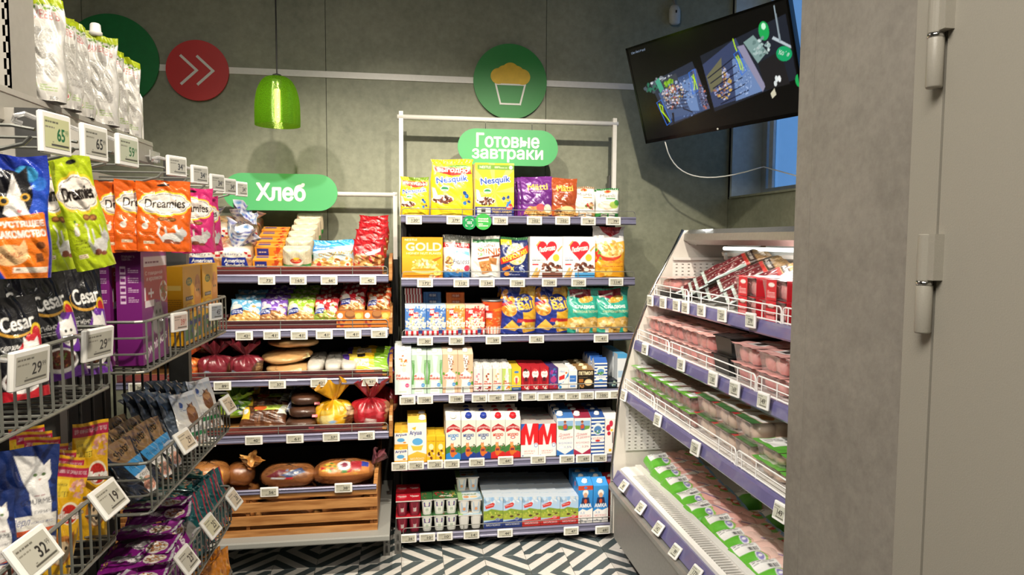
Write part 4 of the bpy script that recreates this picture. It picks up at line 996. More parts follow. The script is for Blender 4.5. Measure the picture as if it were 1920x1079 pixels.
# ================================================================== PRODUCTS ON THE BREAKFAST RACK
def spot_px(pl, pr_, pt, key, gap=.030):
    z, y = ZSH[key]; Y = y+gap; m_ = (pl+pr_)/2
    a, b = wx(pl, Y, pt), wx(pr_, Y, pt)
    return (a+b)/2, Y, z, b-a, hz(pt, Y, m_)-z
def rows(o, n, dy, base, group, dx=0., drop=None):
    """copies of a pack standing in a line behind it"""
    x, y, z = o.location
    for i in range(1, n):
        dup(o, (x+dx*i+.002*math.sin(i*5), y+dy*i, z), (o.rotation_euler[0], o.rotation_euler[1], o.rotation_euler[2]+.02*math.sin(i*3)), f'{base}, {ORD[i]} from the front', group)
    o['group'] = group; o['label'] = f'{base}, front one'
def stand(kind, name, key, pl, pr_, pt, D, art, label, cat, n=1, dyy=None, group=None, rz=0., dx=0., gap=.03, **k):
    x, Y, z, W, H = spot_px(pl, pr_, pt, key, gap)
    if kind == 'box': o = box_pack(name, W, D, H, art, **k)
    elif kind == 'carton':
        kk = k.pop('kk', 'gable'); o = carton(name, W, D, H, art, kind=kk, **k)
    else: o = bag_pack(name, W, D, H, art, kind, **k)
    place(o, (x, Y+D/2, z), (0, 0, rz), label, cat, group)
    if n > 1: rows(o, n, dyy or D+.004, label, group or label, dx)
    return o
CHOC = ['#6b3420', '#4e2416', '#8a4a2e', '#3c1a10']
GOLDF = ['#f2d58a', '#e9b95a', '#f7e6b4', '#d99a3a']
POP = ['#f6efdc', '#efe0bd', '#fff9ec', '#e8d2a0']
YEL = '#f4d21e'
# --- top shelf
def nesq(banner):
    a = [YEL, ('g', 0, 0, 1, .5, '#efc416', '#f6d930')]
    if banner == 'box':
        for t in range(8): a.append(('p', [(.5, .45), (.5+.8*math.cos(t*.785), .45+.7*math.sin(t*.785)), (.5+.8*math.cos(t*.785+.25), .45+.7*math.sin(t*.785+.25))], '#f8e263'))
        a += [('r', .06, .87, 1, .965, '#6d9a34'), ('t', 'NESTLE', .26, .917, .28, .045, '#f4f4ec'), ('l', .5, .9, .82, .94, 2, '#dfe8cf'), ('c', .91, .917, .045, '#e8efdf'), ('t', 'Nesquik', .52, .66, .74, .15, '#1d4fae', {'o': '#f9f6e8', 'ow': 4, 'rot': .12, 'b': .035}),
              ('r', .0, 0, 1, .175, '#2a2f7c'), ('r', .06, .02, .40, .15, '#c7c8c6'), ('r', .16, .07, .27, .14, '#2c2c2e'), ('t', 'ВЫИГРАЙ', .64, .135, .4, .045, '#f2cf2c'), ('t', 'ЭКШЕН-КАМЕРУ', .69, .08, .5, .04, '#f2cf2c'), ('t', 'ДЛЯ ЯРКИХ ВПЕЧАТЛЕНИЙ', .68, .03, .52, .03, '#eee'), ('c', .88, .18, .085, '#d92a2a'), ('l', .82, .15, .94, .20, 2, '#f3e3da')]
    elif banner == 'big':
        a += [('r', 0, .9, 1, 1, '#f2cb14'), ('p', [(.06, .88), (.95, .82), (.98, .74), (.5, .70), (.08, .78)], '#d62a24'), ('p', [(.2, .87), (.6, .9), (.9, .89), (.95, .83), (.5, .85)], '#5f9a2e'), ('t', 'ВЫГОДНО', .52, .795, .74, .075, '#f7f2ea', {'o': '#b01c18', 'ow': 1, 'rot': -.03}),
              ('t', 'Nesquik', .50, .625, .72, .14, '#1d4fae', {'o': '#f9f6e8', 'ow': 4, 'rot': .10, 'b': .035}), ('r', 0, 0, 1, .09, '#e8c518')]
    else:
        a += [('r', .3, .9, 1, 1, '#7a9a28'), ('p', [(.05, .90), (.9, .88), (.92, .76), (.5, .72), (.06, .80)], '#d6332a'), ('t', 'СУПЕРЦЕНА', .5, .815, .8, .08, '#f7f2ea', {'rot': -.05}), ('t', 'Nesquik', .5, .62, .8, .15, '#1d4fae', {'o': '#f9f6e8', 'ow': 3, 'rot': .13, 'b': .035})]
    a += [('e', .32, .47, .10, .05, '#e9f0ea'), ('e', .32, .465, .085, .04, '#2f8a4a'), ('r', .25, .44, .39, .455, '#e9f0ea')]
    a += [('p', [(.03, .50), (.10, .48), (.16, .34), (.05, .30)], '#f4efe4'), ('e', .27, .285, .25, .075, '#f1ece2')]
    a += [('b', .28, .275, .22, .07, 60, .032, CHOC), ('e', .15, .315, .09, .03, '#f6f2ea'), ('b', .80, .30, .10, .10, 14, .05, ['#f2c916', '#efb90f', '#2c7bbf', '#1c4f9a'])]
    return a
stand('stand', 'cereal_bag', 's1', 750, 805, 331, .075, nesq('small'), 'small yellow cereal bag with red banner at the left end of top shelf', 'cereal bag', back='#e8c414', seed=1)
stand('stand', 'cereal_bag', 's1', 808, 889, 297, .10, nesq('big'), 'large yellow cereal bag with red banner, tallest pack on the top shelf', 'cereal bag', back='#c9c4ba', seed=2)
stand('box', 'cereal_box', 's1', 891, 964, 306, .062, nesq('box'), 'yellow cereal box with blue lettering and a dark blue bottom strip', 'cereal box', 3, group='yellow boxes on the top shelf', side='#e8e2d0', top='#efc91c')
def matti(c, c2, fr):
    return [c, ('g', 0, .3, 1, .9, c2, c), ('r', 0, .93, 1, 1, c), ('t', 'Mätti', .52, .74, .62, .15, '#f5dc62', {'b': .03, 'rot': .05}), ('l', .3, .62, .72, .645, 1, '#e8d9e6'), ('r', .44, .46, .62, .59, c2), ('r', .46, .53, .52, .57, '#d8c8d6'), ('r', .54, .53, .60, .57, '#d8c8d6'), ('r', .46, .48, .52, .52, '#d8c8d6'), ('l', .3, .34, .8, .36, 1, '#e6d5e2'),
            ('e', .55, .12, .44, .14, '#caa05a')]+fr+[('b', .5, .07, .46, .06, 60, .03, ['#d9b06a', '#c8914a', '#e9cd92', '#a36a34'])]
app = [('e', .60, .22, .13, .10, '#d8595c'), ('e', .83, .20, .12, .11, '#efe3c0'), ('e', .84, .20, .10, .09, '#f4ecd2'), ('e', .30, .20, .10, .06, '#c98f5c')]
ban = [('e', .6, .2, .25, .08, '#ead29a'), ('e', .25, .14, .14, .05, '#5a2f1c')]
stand('pouch', 'muesli_pouch', 's1', 978, 1038, 331, .045, matti('#76318d', '#5c2372', app), 'purple muesli pouch with pale yellow lettering and an apple', 'pouch', 5, .03, 'purple muesli pouches', dx=-.012, back='#6a2a80', seed=4, m=FOIL)
stand('pouch', 'muesli_pouch', 's1', 1036, 1084, 334, .04, matti('#b8552b', '#8f3f1e', ban), 'orange brown muesli pouch with pale yellow lettering and a banana', 'pouch', 3, .035, 'orange brown muesli pouches', back='#a34a24', seed=5, m=FOIL)
def muesli(b_, top_, fr):
    return ['#edeae2', ('r', 0, .93, 1, 1, top_), ('e', .5, .88, .16, .05, '#e08a2c'), ('e', .5, .885, .10, .03, '#c8402a'), ('t', 'Muesli', .5, .74, .64, .11, '#4a4a46', {'b': .0}), ('r', .4, .62, .82, .655, b_), ('e', .42, .40, .36, .15, '#d9c9b4'), ('e', .42, .42, .30, .10, '#efe6d6')]+fr+[('r', 0, 0, 1, .14, b_), ('r', .52, .02, .78, .12, '#eee9df'), ('r', .2, .02, .45, .11, '#d9d2c4')]
stand('stand', 'muesli_bag', 's1', 1077, 1119, 350, .07, muesli('#c79a62', '#a88a6a', [('b', .72, .36, .2, .1, 18, .06, ['#c8402e', '#a8502e', '#e0b078', '#6a8a3a'])]), 'small white muesli bag with tan base and red fruit picture', 'cereal bag', 2, .08, 'white muesli bags', back='#ddd', seed=6)
stand('stand', 'muesli_bag', 's1', 1120, 1164, 353, .07, muesli('#2f8a3e', '#2a7a3a', [('e', .72, .42, .2, .12, '#a9c45a'), ('e', .85, .5, .12, .1, '#4f9a3a')]), 'small white muesli bag with green base and a pear picture', 'cereal bag', 2, .08, 'white muesli bags', back='#ddd', seed=7)
# --- second shelf
gold = ['#eda31c', ('g', 0, 0, 1, .6, '#e0850f', '#f0ad26'), ('g', .0, .5, 1, 1, '#f0ad26', '#e99312'), ('t', 'NESTLE', .22, .93, .30, .05, '#f6efdf'), ('t', 'GOLD', .53, .76, .86, .19, '#fbeec0', {'o': '#c27a12', 'ow': 2, 'b': .045}), ('t', 'HONEY NUT FLAKES', .53, .60, .84, .05, '#fdf3dd'), ('l', .2, .53, .86, .57, 2, '#a8660f'),
        ('p', [(.72, .44), (.95, .52), (.97, .50), (.82, .40)], '#b56a17'), ('e', .55, .21, .33, .11, '#f3cf7c'), ('b', .55, .34, .32, .11, 90, .04, GOLDF), ('e', .55, .20, .33, .035, '#d98c1e'), ('c', .86, .13, .09, '#f4d26a'), ('t', '5', .86, .14, .05, .07, '#8a5a12'), ('b', .8, .03, .12, .03, 10, .04, ['#c8452a', '#f0e0b0'])]
stand('box', 'cereal_box', 's2', 754, 830, 445, .06, gold, 'golden yellow flakes box at the left end of the second shelf', 'cereal box', 3, group='golden flakes boxes', side='#d98f18', top='#e9a62a')
fit = ['#e9e7e2', ('r', 0, .86, 1, 1, '#4b4d49'), ('p', [(0, .86), (1, .90), (1, .78), (0, .74)], '#5b6152'), ('p', [(0, .82), (1, .80), (1, .68), (.3, .72), (0, .70)], '#b3222c'), ('t', 'СУПЕРЦЕНА', .52, .755, .88, .07, '#f5efe9', {'rot': .0}), ('p', [(.2, .70), (.42, .86), (.40, .62), (.3, .4), (.1, .45)], '#f0eeea'), ('e', .62, .38, .34, .22, '#f6f5f2'), ('p', [(.3, .55), (.6, .66), (.95, .60), (.96, .50), (.6, .60)], '#7fc0e0'),
       ('t', 'Fitness', .64, .38, .60, .13, '#1e2a52', {'s': .25, 'b': .0}), ('b', .22, .36, .12, .16, 40, .05, ['#c99a5a', '#e0bd84', '#8a5a2e']), ('g', 0, 0, 1, .16, '#174f8e', '#2f78b8'), ('b', .45, .17, .3, .05, 20, .05, ['#c99a5a', '#e0bd84']), ('c', .86, .22, .11, '#c23a55')]
stand('stand', 'cereal_bag', 's2', 831, 883, 441, .07, fit, 'white and blue flakes bag with a red strip across the top', 'cereal bag', 2, .09, 'white and blue flakes bags', back='#9a9c98', seed=9)
cini = ['#e4e1da', ('r', 0, .90, 1, 1, '#d9d6cf'), ('r', .05, .84, 1, .92, '#2f7a44'), ('t', 'CINI', .58, .77, .48, .07, '#7a3a1e', {'b': .04}), ('p', [(.20, .72), (.42, .72), (.44, .54), (.22, .50)], '#4c9a34'), ('t', 'MINIS', .62, .62, .80, .15, '#d9632a', {'o': '#f4f2ec', 'ow': 3, 'b': .05}), ('p', [(.2, .47), (.94, .56), (.95, .51), (.22, .42)], '#8a3a1c'),
        ('p', [(.25, .38), (.62, .42), (.70, .14), (.36, .08)], '#c98a4e'), ('p', [(.58, .50), (.86, .46), (.84, .30), (.6, .34)], '#b87a40'), ('b', .5, .25, .16, .12, 24, .03, ['#a8682f', '#dba86a', '#8a4f24']), ('b', .15, .1, .1, .08, 10, .03, ['#cfccc4', '#efece6'])]
stand('stand', 'cereal_bag', 's2', 884, 940, 443, .07, cini, 'silver white cereal bag with orange lettering and brown cereal squares', 'cereal bag', 2, .09, 'silver white cereal bags', back='#bbb', seed=10)
kos = ['#1b2a68', ('b', .5, .5, .5, .5, 50, .012, ['#3a4fa0', '#8a9bd8', '#2a3a80']), ('r', 0, .93, 1, 1, '#2e6a3a'), ('r', .0, .80, .40, .93, '#efd21c'), ('l', .04, .83, .36, .90, 2, '#2a2a2a'), ('e', .55, .58, .34, .27, '#f4e6a8'), ('b', .55, .58, .28, .22, 40, .05, ['#f0d987', '#fbf2cc', '#e3c05e']), ('p', [(.02, .46), (.98, .80), (1, .62), (.5, .44), (.04, .32)], '#c8281e'), ('t', 'KOSMOSTARS', .51, .545, .88, .12, '#f4c62a', {'rot': .36, 'b': .03, 'o': '#7a120e', 'ow': 1}),
       ('p', [(.05, .22), (.3, .32), (.38, .24), (.1, .16)], '#c86a24'), ('p', [(.34, .28), (.40, .25), (.47, .28), (.43, .22), (.46, .15), (.39, .19), (.32, .15), (.35, .22)], '#f0c14a'), ('e', .22, .09, .09, .05, '#d98a3a'), ('b', .72, .2, .12, .1, 12, .04, ['#c9d3e6', '#8a99c4', '#e9edf6']), ('l', .3, .06, .7, .1, 2, '#c9cfe6')]
stand('stand', 'cereal_bag', 's2', 939, 993, 445, .07, kos, 'dark blue cereal bag with a slanted red banner', 'cereal bag', 2, .09, 'dark blue cereal bags', back='#1b2a68', seed=11)
def lub(ch):
    a = ['#f1eeea', ('p', [(.5, .42)]+[(.52+.30*math.sin(t)**3*1.0, .68+.018*(13*math.cos(t)-5*math.cos(2*t)-2*math.cos(3*t)-math.cos(4*t))*.95) for t in np.linspace(PI, -PI, 40)], '#cf1f2c'), ('t', 'Любятово', .52, .70, .50, .12, '#f7f2ee', {'s': .2, 'b': .02, 'rot': .16}),
         ('p', [(.18, .78), (.3, .9), (.33, .88), (.22, .76)], '#d9a65a'), ('p', [(.83, .66), (.97, .78), (.99, .75), (.86, .62)], '#d9a65a'), ('e', .80, .48, .10, .09, '#eac23a'), ('l', .08, .46, .28, .48, 1, '#c23a4a'), ('l', .08, .40, .55, .44, 1, '#3a3a3a'), ('t', 'ПОДУШЕЧКИ' if False else 'С ШОКОЛАДНОЙ' if ch else 'С МОЛОЧНОЙ', .32, .43, .48, .04, '#3a2a22' if ch else '#3f86c4'), ('t', 'НАЧИНКОЙ', .24, .37, .32, .038, '#3a2a22' if ch else '#3f86c4'), ('r', .08, .30, .27, .335, '#cf2a34'),
         ('b', .66, .24, .30, .11, 34, .06, ['#5a2c1c', '#7a4230', '#3c1a10', '#8f5a44']), ('e', .74, .19, .08, .04, '#f3ead8'), ('p', [(.04, .0), (.2, .24), (.26, .24), (.2, 0)], '#d9b06a'), ('p', [(.10, .0), (.3, .2), (.33, .19), (.26, 0)], '#c9964e')]
    a.append(('r', .38, 0, 1, .12, '#7a4a3c' if ch else '#4b9ed6')); return a
stand('box', 'cereal_box', 's2', 994, 1055, 444, .06, lub(True), 'white cereal box with red heart and brown lower strip', 'cereal box', 3, group='white boxes with red hearts', side='#e9e4de', top='#efece8')
stand('box', 'cereal_box', 's2', 1055.6, 1116, 444, .06, lub(False), 'white cereal box with red heart and light blue lower strip', 'cereal box', 3, group='white boxes with red hearts', side='#e9e4de', top='#efece8')
flk = ['#eae6e2', ('g', 0, 0, 1, .66, '#eda21c', '#f2b53a'), ('p', [(0, .62), (1, .72), (1, .58), (0, .52)], '#f2b53a'), ('p', [(.2, 1), (.9, 1), (.85, .88), (.55, .80), (.3, .90)], '#a81a22'), ('b', .5, .56, .42, .16, 60, .06, GOLDF), ('e', .45, .45, .38, .13, '#d8452a'), ('e', .5, .50, .36, .11, '#f3d287'), ('b', .5, .52, .32, .09, 50, .06, GOLDF), ('b', .1, .45, .12, .15, 12, .05, ['#d8301f', '#5f9a2e']), ('t', 'ВЫГОДНО', .70, .30, .48, .055, '#cc2f1c'), ('l', .25, .2, .9, .25, 2, '#b8401c'), ('b', .25, .12, .25, .1, 16, .09, ['#e7a828', '#f2c558', '#d98f1c'])]
stand('stand', 'cereal_bag', 's2', 1115, 1177, 425, .10, flk, 'big corn flakes bag, white above and yellow below, at the right end', 'cereal bag', back='#d9d6d2', seed=12)
# --- third shelf
def popc(c, c2):
    return [c, ('r', 0, .88, 1, 1, c2), ('b', .55, .82, .45, .18, 30, .06, ['#e9dcc0', c2, c]), ('b', .5, .40, .48, .26, 130, .055, POP), ('p', [(.18, .86), (.40, .86), (.40, .64), (.18, .64)], '#c01f26'), ('p', [(.38, .74), (.62, .74), (.62, .56), (.38, .56)], '#c01f26'), ('t', 'MIX', .29, .765, .20, .11, '#f6f0ea', {'b': .05}), ('t', 'BAR', .50, .65, .20, .11, '#f6f0ea', {'b': .05}), ('t', 'PARTY', .80, .72, .34, .07, c2 if c2 != '#f4efe4' else c, {'rot': .2}),
            ('r', 0, 0, 1, .15, '#f0ece6')]+[('r', .02+.25*i, 0, .14+.25*i, .15, '#c8222c') for i in range(4)]+[('r', .62, .05, .82, .22, '#2a3f7a')]
for pl, pr_, c, c2, nm in ((760, 799, '#4f7fc0', '#cfe0f0', 'blue popcorn box, outer of the blue pair'), (799.6, 836, '#3f6fb8', '#bcd4ec', 'blue popcorn box, second from the left'), (836.6, 872, '#e58a3a', '#f4cfa0', 'orange popcorn box between blue and red ones'), (872.6, 909, '#cf3a34', '#f2c9b8', 'red popcorn box beside the popcorn cup')):
    stand('box', 'popcorn_box', 's3', pl, pr_, 572, .05, popc(c, c2), nm, 'popcorn box', 2, group='popcorn boxes', side=c, top=c2)
def flatbox(name, W, D, H, stripes, label, loc, rz=0, group=None):
    art = [stripes[0]]
    for i in range(6): art.append(('r', i/6, 0, i/6+1/12, 1, stripes[1]))
    if stripes[2]: art += [('r', .30, .2, .75, .8, stripes[2]), ('t', 'MIX BAR', .53, .5, .36, .34, '#f2ede4')]
    o = box_pack(name, W, D, H, art, side=stripes[0], top=stripes[0], cell=.0025)
    return place(o, loc, (0, 0, rz), label, 'popcorn box', group)
Yb = 3.70; z3 = ZSH['s3'][0]
def stack(pl, pr_, pt, n, st, base, group):
    Y = 3.66; x0, x1_ = wx(pl, Y, 560), wx(pr_, Y, 560); top = hz(pt, Y, (pl+pr_)/2); hh = (top-z3)/n
    o = flatbox('popcorn_box', x1_-x0, .10, hh, st, f'{base}, lowest one', ((x0+x1_)/2, Y+.05, z3), 0, group)
    for i in range(1, n): dup(o, ((x0+x1_)/2+.003*math.sin(i*7), Y+.05, z3+hh*i+.0004), (0, 0, .02*math.sin(i*3)), f'{base}, {ORD[i]} from bottom', group)
stack(760, 792, 541, 7, ('#b3202a', '#f0e9e2', None), 'red and white striped flat popcorn box at the shelf back', 'striped boxes stacked at the shelf back')
stack(794, 827, 548, 6, ('#2f5f9a', '#3a70ae', '#2a4a80'), 'blue flat popcorn box at the shelf back', 'blue boxes stacked at the shelf back')
stack(837, 871, 549, 6, ('#d8702c', '#e07a34', '#b8501c'), 'orange flat popcorn box at the shelf back', 'orange boxes stacked at the shelf back')
x, Y, z, W, H = spot_px(907, 946, 563, 's3')
b = MB(); seg = 48; nv = 50; v = np.linspace(0, 1, nv+1); a = np.linspace(0, 2*PI, seg+1); A_, Vv = np.meshgrid(a, v); rg = W/2*(.80+.20*Vv)
cup_art = ['#d8531f', ('b', .75, .35, .24, .3, 110, .02, ['#e7a24a', '#d98a2e', '#f0c27a', '#c8741f']), ('b', .25, .4, .25, .4, 60, .02, ['#e7a24a', '#d98a2e']), ('p', [(.54, .90), (.66, .90), (.66, .62), (.54, .62)], '#c01f26'), ('p', [(.60, .70), (.72, .70), (.72, .46), (.60, .46)], '#c01f26'), ('t', 'MIX', .60, .79, .10, .13, '#f6f0ea', {'b': .05}), ('t', 'BAR', .66, .57, .10, .13, '#f6f0ea', {'b': .05}), ('t', 'PARTY', .83, .74, .16, .08, '#f6c54a', {'rot': .3})]
cup_art += [('r', i/16, 0, i/16+1/32, .22, '#f0ece6') for i in range(16)]
b.grid(np.stack([rg*np.cos(A_), rg*np.sin(A_), Vv*H*.95], -1), seg, nv, raster(cup_art, seg, nv, PI*W, H))
cup = place(b.build('popcorn_cup', CARD, None, True), (x, Y+W/2, z), (0, 0, 0), 'round orange popcorn cup with silver lid between boxes and bags', 'popcorn cup')
MB().lathe([(W/2*1.04, H*.945), (W/2*1.07, H*.955), (W/2*1.07, H*.985), (W/2*1.0, H*1.0), (W/2*.9, H*.985), (.001, H*.98)], 32).build('lid', STEEL, cup, True)
dup(cup, (x+.005, Y+W/2+.11, z), None, 'round orange popcorn cup hidden behind the front cup')
ball = ['#20338a', ('b', .3, .8, .3, .18, 6, .10, ['#d9902c', '#e7ab48', '#c87a20']), ('p', [(.55, .96), (1, .98), (1, .06), (.62, .02)], '#dca62a'), ('b', .78, .75, .22, .22, 14, .10, ['#dba430', '#e6b84a', '#c98f22']), ('e', .67, .64, .27, .19, '#1d2f80'), ('t', 'Сыр', .62, .72, .34, .11, '#f2cc3a', {'b': .04, 'rot': .1, 'o': '#1a2868', 'ow': 2}), ('t', 'Ball', .71, .60, .46, .15, '#f2b92c', {'b': .05, 'rot': .1, 'o': '#1a2868', 'ow': 2}), ('l', .55, .50, .8, .54, 2, '#f0d99a'),
        ('e', .24, .52, .20, .15, '#df9430'), ('b', .24, .50, .16, .11, 12, .05, ['#e8a848', '#d4862a', '#f0c070']), ('p', [(.04, .64), (.3, .70), (.36, .64), (.06, .58)], '#b3222c'), ('p', [(.08, .12), (.30, .30), (.52, .14), (.40, .06)], '#e8b54a'), ('p', [(.42, .24), (.98, .24), (.98, .30), (.45, .32)], '#b01f2c'), ('b', .65, .14, .3, .1, 14, .07, ['#e0b04a', '#c8922e', '#f0d080'])]
stand('stand', 'snack_bag', 's3', 940, 1008, 538, .10, ball, 'blue and yellow cheese ball bag, nearer the popcorn cup', 'snack bag', 2, .12, 'blue and yellow cheese ball bags', back='#20338a', seed=14, wr=1.6)
stand('stand', 'snack_bag', 's3', 1003, 1072, 537, .10, ball, 'blue and yellow cheese ball bag, beside the teal bags', 'snack bag', 2, .12, 'blue and yellow cheese ball bags', back='#20338a', seed=15, wr=1.6, gap=.045)
teal = ['#2fa792', ('g', 0, .7, 1, 1, '#2c9a88', '#3fb4a0'), ('p', [(.04, .94), (.75, .98), (.78, .82), (.5, .74), (.1, .82)], '#8f1f34'), ('b', .4, .86, .3, .08, 16, .05, ['#a12a3e', '#7a1828']), ('p', [(.1, .82), (.5, .90), (.5, .86), (.1, .78)], '#e3dcd2'), ('t', 'КУКУРУЗНЫЕ', .34, .825, .4, .03, '#7a1828', {'rot': .14}), ('e', .60, .74, .24, .07, '#dfa63a', .2), ('b', .62, .74, .2, .06, 40, .03, ['#e8b84a', '#f0cc6a', '#c98f2a']), ('t', 'СЛАДКИЕ', .54, .575, .62, .07, '#f3f4ee', {'b': .03}), ('t', 'КУКУРУЗНЫЕ ПАЛОЧКИ', .56, .475, .78, .055, '#f2e3a8'),
        ('b', .5, .14, .5, .16, 40, .10, ['#e2b660', '#d8a548', '#efcd88', '#c9923a']), ('p', [(0, .30), (.2, .36), (.5, .32), (.8, .36), (1, .30), (1, .22), (0, .22)], '#dcae56'), ('b', .5, .22, .5, .08, 30, .08, ['#e6bd6c', '#d9a74a', '#f0d298']), ('r', .26, .0, .36, .10, '#d6d2c4')]
stand('stand', 'snack_bag', 's3', 1066, 1126, 541, .10, teal, 'teal corn stick bag, second from the right end', 'snack bag', 2, .12, 'teal corn stick bags', back='#d9a94a', seed=16, wr=1.5)
stand('stand', 'snack_bag', 's3', 1121, 1184, 541, .10, teal, 'teal corn stick bag at the right end of the third shelf', 'snack bag', 2, .12, 'teal corn stick bags', back='#d9a94a', seed=17, wr=1.5)
# --- fourth shelf: tall plant-milk cartons, small cartons and boxes
def nemo(bgc, splash, dot, fruit):
    a = [bgc, ('p', [(.20, 0), (.80, 0), (.72, .35), (.60, .62), (.70, .95), (.34, 1), (.42, .6), (.28, .35)], '#eeece6'), ('e', .5, .42, .36, .13, '#f1efea'), ('t', 'ne', .22, .455, .24, .055, '#b83a24', {'b': .05}), ('t', 'moloko', .50, .395, .78, .07, '#b83a24', {'b': .05}), ('l', .2, .33, .7, .35, 1, '#b8a090'), ('e', .74, .22, .12, .05, dot), ('t', '1.5', .74, .22, .12, .03, '#fff'), ('r', .25, .05, .7, .085, '#c2cfc4')]
    return a+fruit
nuts = [('b', .5, .80, .22, .14, 16, .07, ['#e07a2c', '#d8621c', '#f0a860']), ('e', .55, .60, .12, .06, '#d8d4cc')]
grass = [('p', P, '#5f9a54') for k_ in range(7) for P in thick([(.02+.02*k_, .25), (.10+.015*k_, .55), (.02+.03*k_, .85)], .022)]+[('p', P, '#6fa862') for k_ in range(6) for P in thick([(.98-.02*k_, .25), (.90-.015*k_, .55), (.98-.03*k_, .85)], .022)]
buck = [('b', .55, .76, .18, .2, 26, .05, ['#8a4a2a', '#a8683a', '#6a3018']), ('e', .08, .50, .07, .04, '#5f9a3a'), ('e', .93, .24, .08, .05, '#4f8f34'), ('e', .9, .52, .06, .03, '#5f9a3a')]
n1 = stand('carton', 'plant_milk_carton', 's4', 740, 771, 652, .07, nemo('#cfe0dc', None, '#d9347a', nuts), 'pale blue tall carton with orange nuts and pump-like white cap', 'carton', 3, .076, 'tall plant milk cartons, pale blue', side='#bfd4d0', roof='#dfe6e2', cap='#efeeea', kk='edge', gap=.002)
for i, (pl, pr_) in enumerate(((771.5, 800), (801, 829.5))):
    stand('carton', 'plant_milk_carton', 's4', pl, pr_, 656, .07, nemo('#b9d2bd', None, '#3f8fd0', grass), f'pale green tall carton with grass blades, {["left", "right"][i]} of the pair', 'carton', 3, .076, 'tall plant milk cartons, pale green', side='#a3c0a8', roof='#c6d8c8', cap='#e4e6e0', kk='edge', gap=.012)
for i, (pl, pr_) in enumerate(((830, 858), (858.6, 887))):
    stand('carton', 'plant_milk_carton', 's4', pl, pr_, 655, .07, nemo('#e0b796', None, '#3f8fd0', buck), f'peach tall carton with brown grains, {["left", "right"][i]} of the pair', 'carton', 3, .076, 'tall plant milk cartons, peach', side='#d0a684', roof='#e3c3a8', cap='#e4e2dc', kk='edge', gap=.016)
def nemos(bgc, c, l): return [bgc, ('p', [(.2, 0), (.8, 0), (.7, .4), (.6, 1), (.4, 1), (.3, .4)], '#f0ece6'), ('b', .5, .62, .2, .16, 10, .12, [c, '#efe9e2']), ('t', 'ne', .3, .42, .3, .07, '#b83a24', {'b': .05}), ('t', 'moloko', .5, .34, .8, .08, '#b83a24', {'b': .05}), ('e', .7, .18, .16, .07, l), ('b', .5, .08, .3, .06, 6, .1, [c, l])]
for pl, pr_, bgc, c, l, nm in ((888, 905, '#ecd6d6', '#e7a0b0', '#7a2f4a', 'small pink carton with white cap beside the tall peach carton'), (906, 923, '#ecdcd2', '#b0562c', '#a8321f', 'small cream carton with red brown splash'), (924, 941.5, '#ecd9c4', '#e7c090', '#3f8fd0', 'small peach carton with a blue dot'), (942, 959.5, '#b9cf6e', '#f2efe6', '#e0862c', 'small lime carton with white splash')):
    stand('carton', 'drink_carton', 's4', pl, pr_, 686, .045, nemos(bgc, c, l), nm, 'carton', 4, .05, 'small plant milk cartons', side=bgc, roof='#dcd8d0', cap='#eceae4', kk='edge', caps=.5, cell=.0017)
ybox = ['#efc32c', ('e', .5, .80, .25, .05, '#3f7fc0'), ('e', .5, .48, .28, .16, '#f3dfa8'), ('p', [(.38, .55), (.62, .55), (.6, .3), (.4, .3)], '#c8506a'), ('r', .46, .2, .54, .3, '#a87a3a'), ('r', 0, 0, 1, .14, '#2f5f9e'), ('l', .2, .05, .8, .09, 1, '#e6d9a0')]
stand('box', 'drink_box', 's4', 960, 977, 690, .04, ybox, 'small yellow drink box with an ice lolly', 'carton', 5, .045, 'small yellow drink boxes', side='#e0b424', top='#efc83a', cell=.0017)
def redb(c): return ['#b8202c', ('e', .5, .70, .36, .2, '#f1ebe6'), ('t', 'Чудо', .5, .70, .5, .10, '#c8283a', {'s': .2}), ('b', .5, .86, .2, .06, 6, .12, [c]), ('p', [(.1, .5), (.9, .52), (.7, .25), (.3, .25)], '#8f1420'), ('r', .34, .38, .66, .56, '#4a1a22'), ('b', .5, .12, .4, .1, 10, .1, [c, '#d8404a', '#e9dcd2'])]
for i, (pl, pr_, c) in enumerate(((978, 995, '#4a2014'), (995.6, 1012, '#d84a4a'), (1012.6, 1029, '#c83a3a'))):
    stand('box', 'drink_box', 's4', pl, pr_, 689, .04, redb(c), f'small red milkshake box, {ORD[i]} of the three red columns', 'carton', 5, .045, 'small red milkshake boxes', side='#9a1a24', top='#c02a34', cell=.0017)
stand('box', 'drink_box', 's4', 1030, 1046, 690, .04, ['#4a3a78', ('b', .5, .75, .35, .2, 12, .14, ['#c83a8a', '#3f7fc0', '#8a4ab0']), ('e', .5, .45, .34, .14, '#b03a78'), ('r', 0, 0, 1, .2, '#a8283a'), ('b', .5, .2, .4, .1, 8, .1, ['#2f4f9a', '#d8507a'])], 'small violet and pink drink box right of the red ones', 'carton', 4, .045, 'small violet drink boxes', side='#3f3068', top='#53407e', cell=.0017)
stand('box', 'drink_box', 's4', 1047, 1066, 690, .045, ['#eae8e4', ('p', [(0, .1), (1, .6), (1, .8), (.5, .3), (0, .28)], '#2f86c8'), ('p', [(.08, .40), (.62, .48), (.62, .68), (.08, .58)], '#cf3030'), ('c', .78, .75, .1, '#e0762c'), ('t', 'Нео', .4, .82, .5, .1, '#2f6fb8'), ('c', .22, .1, .14, '#2f86c8')], 'small white drink box with red tag and blue wave', 'carton', 4, .05, 'small white drink boxes', side='#dcdad4', top='#e6e4e0', cell=.0017)
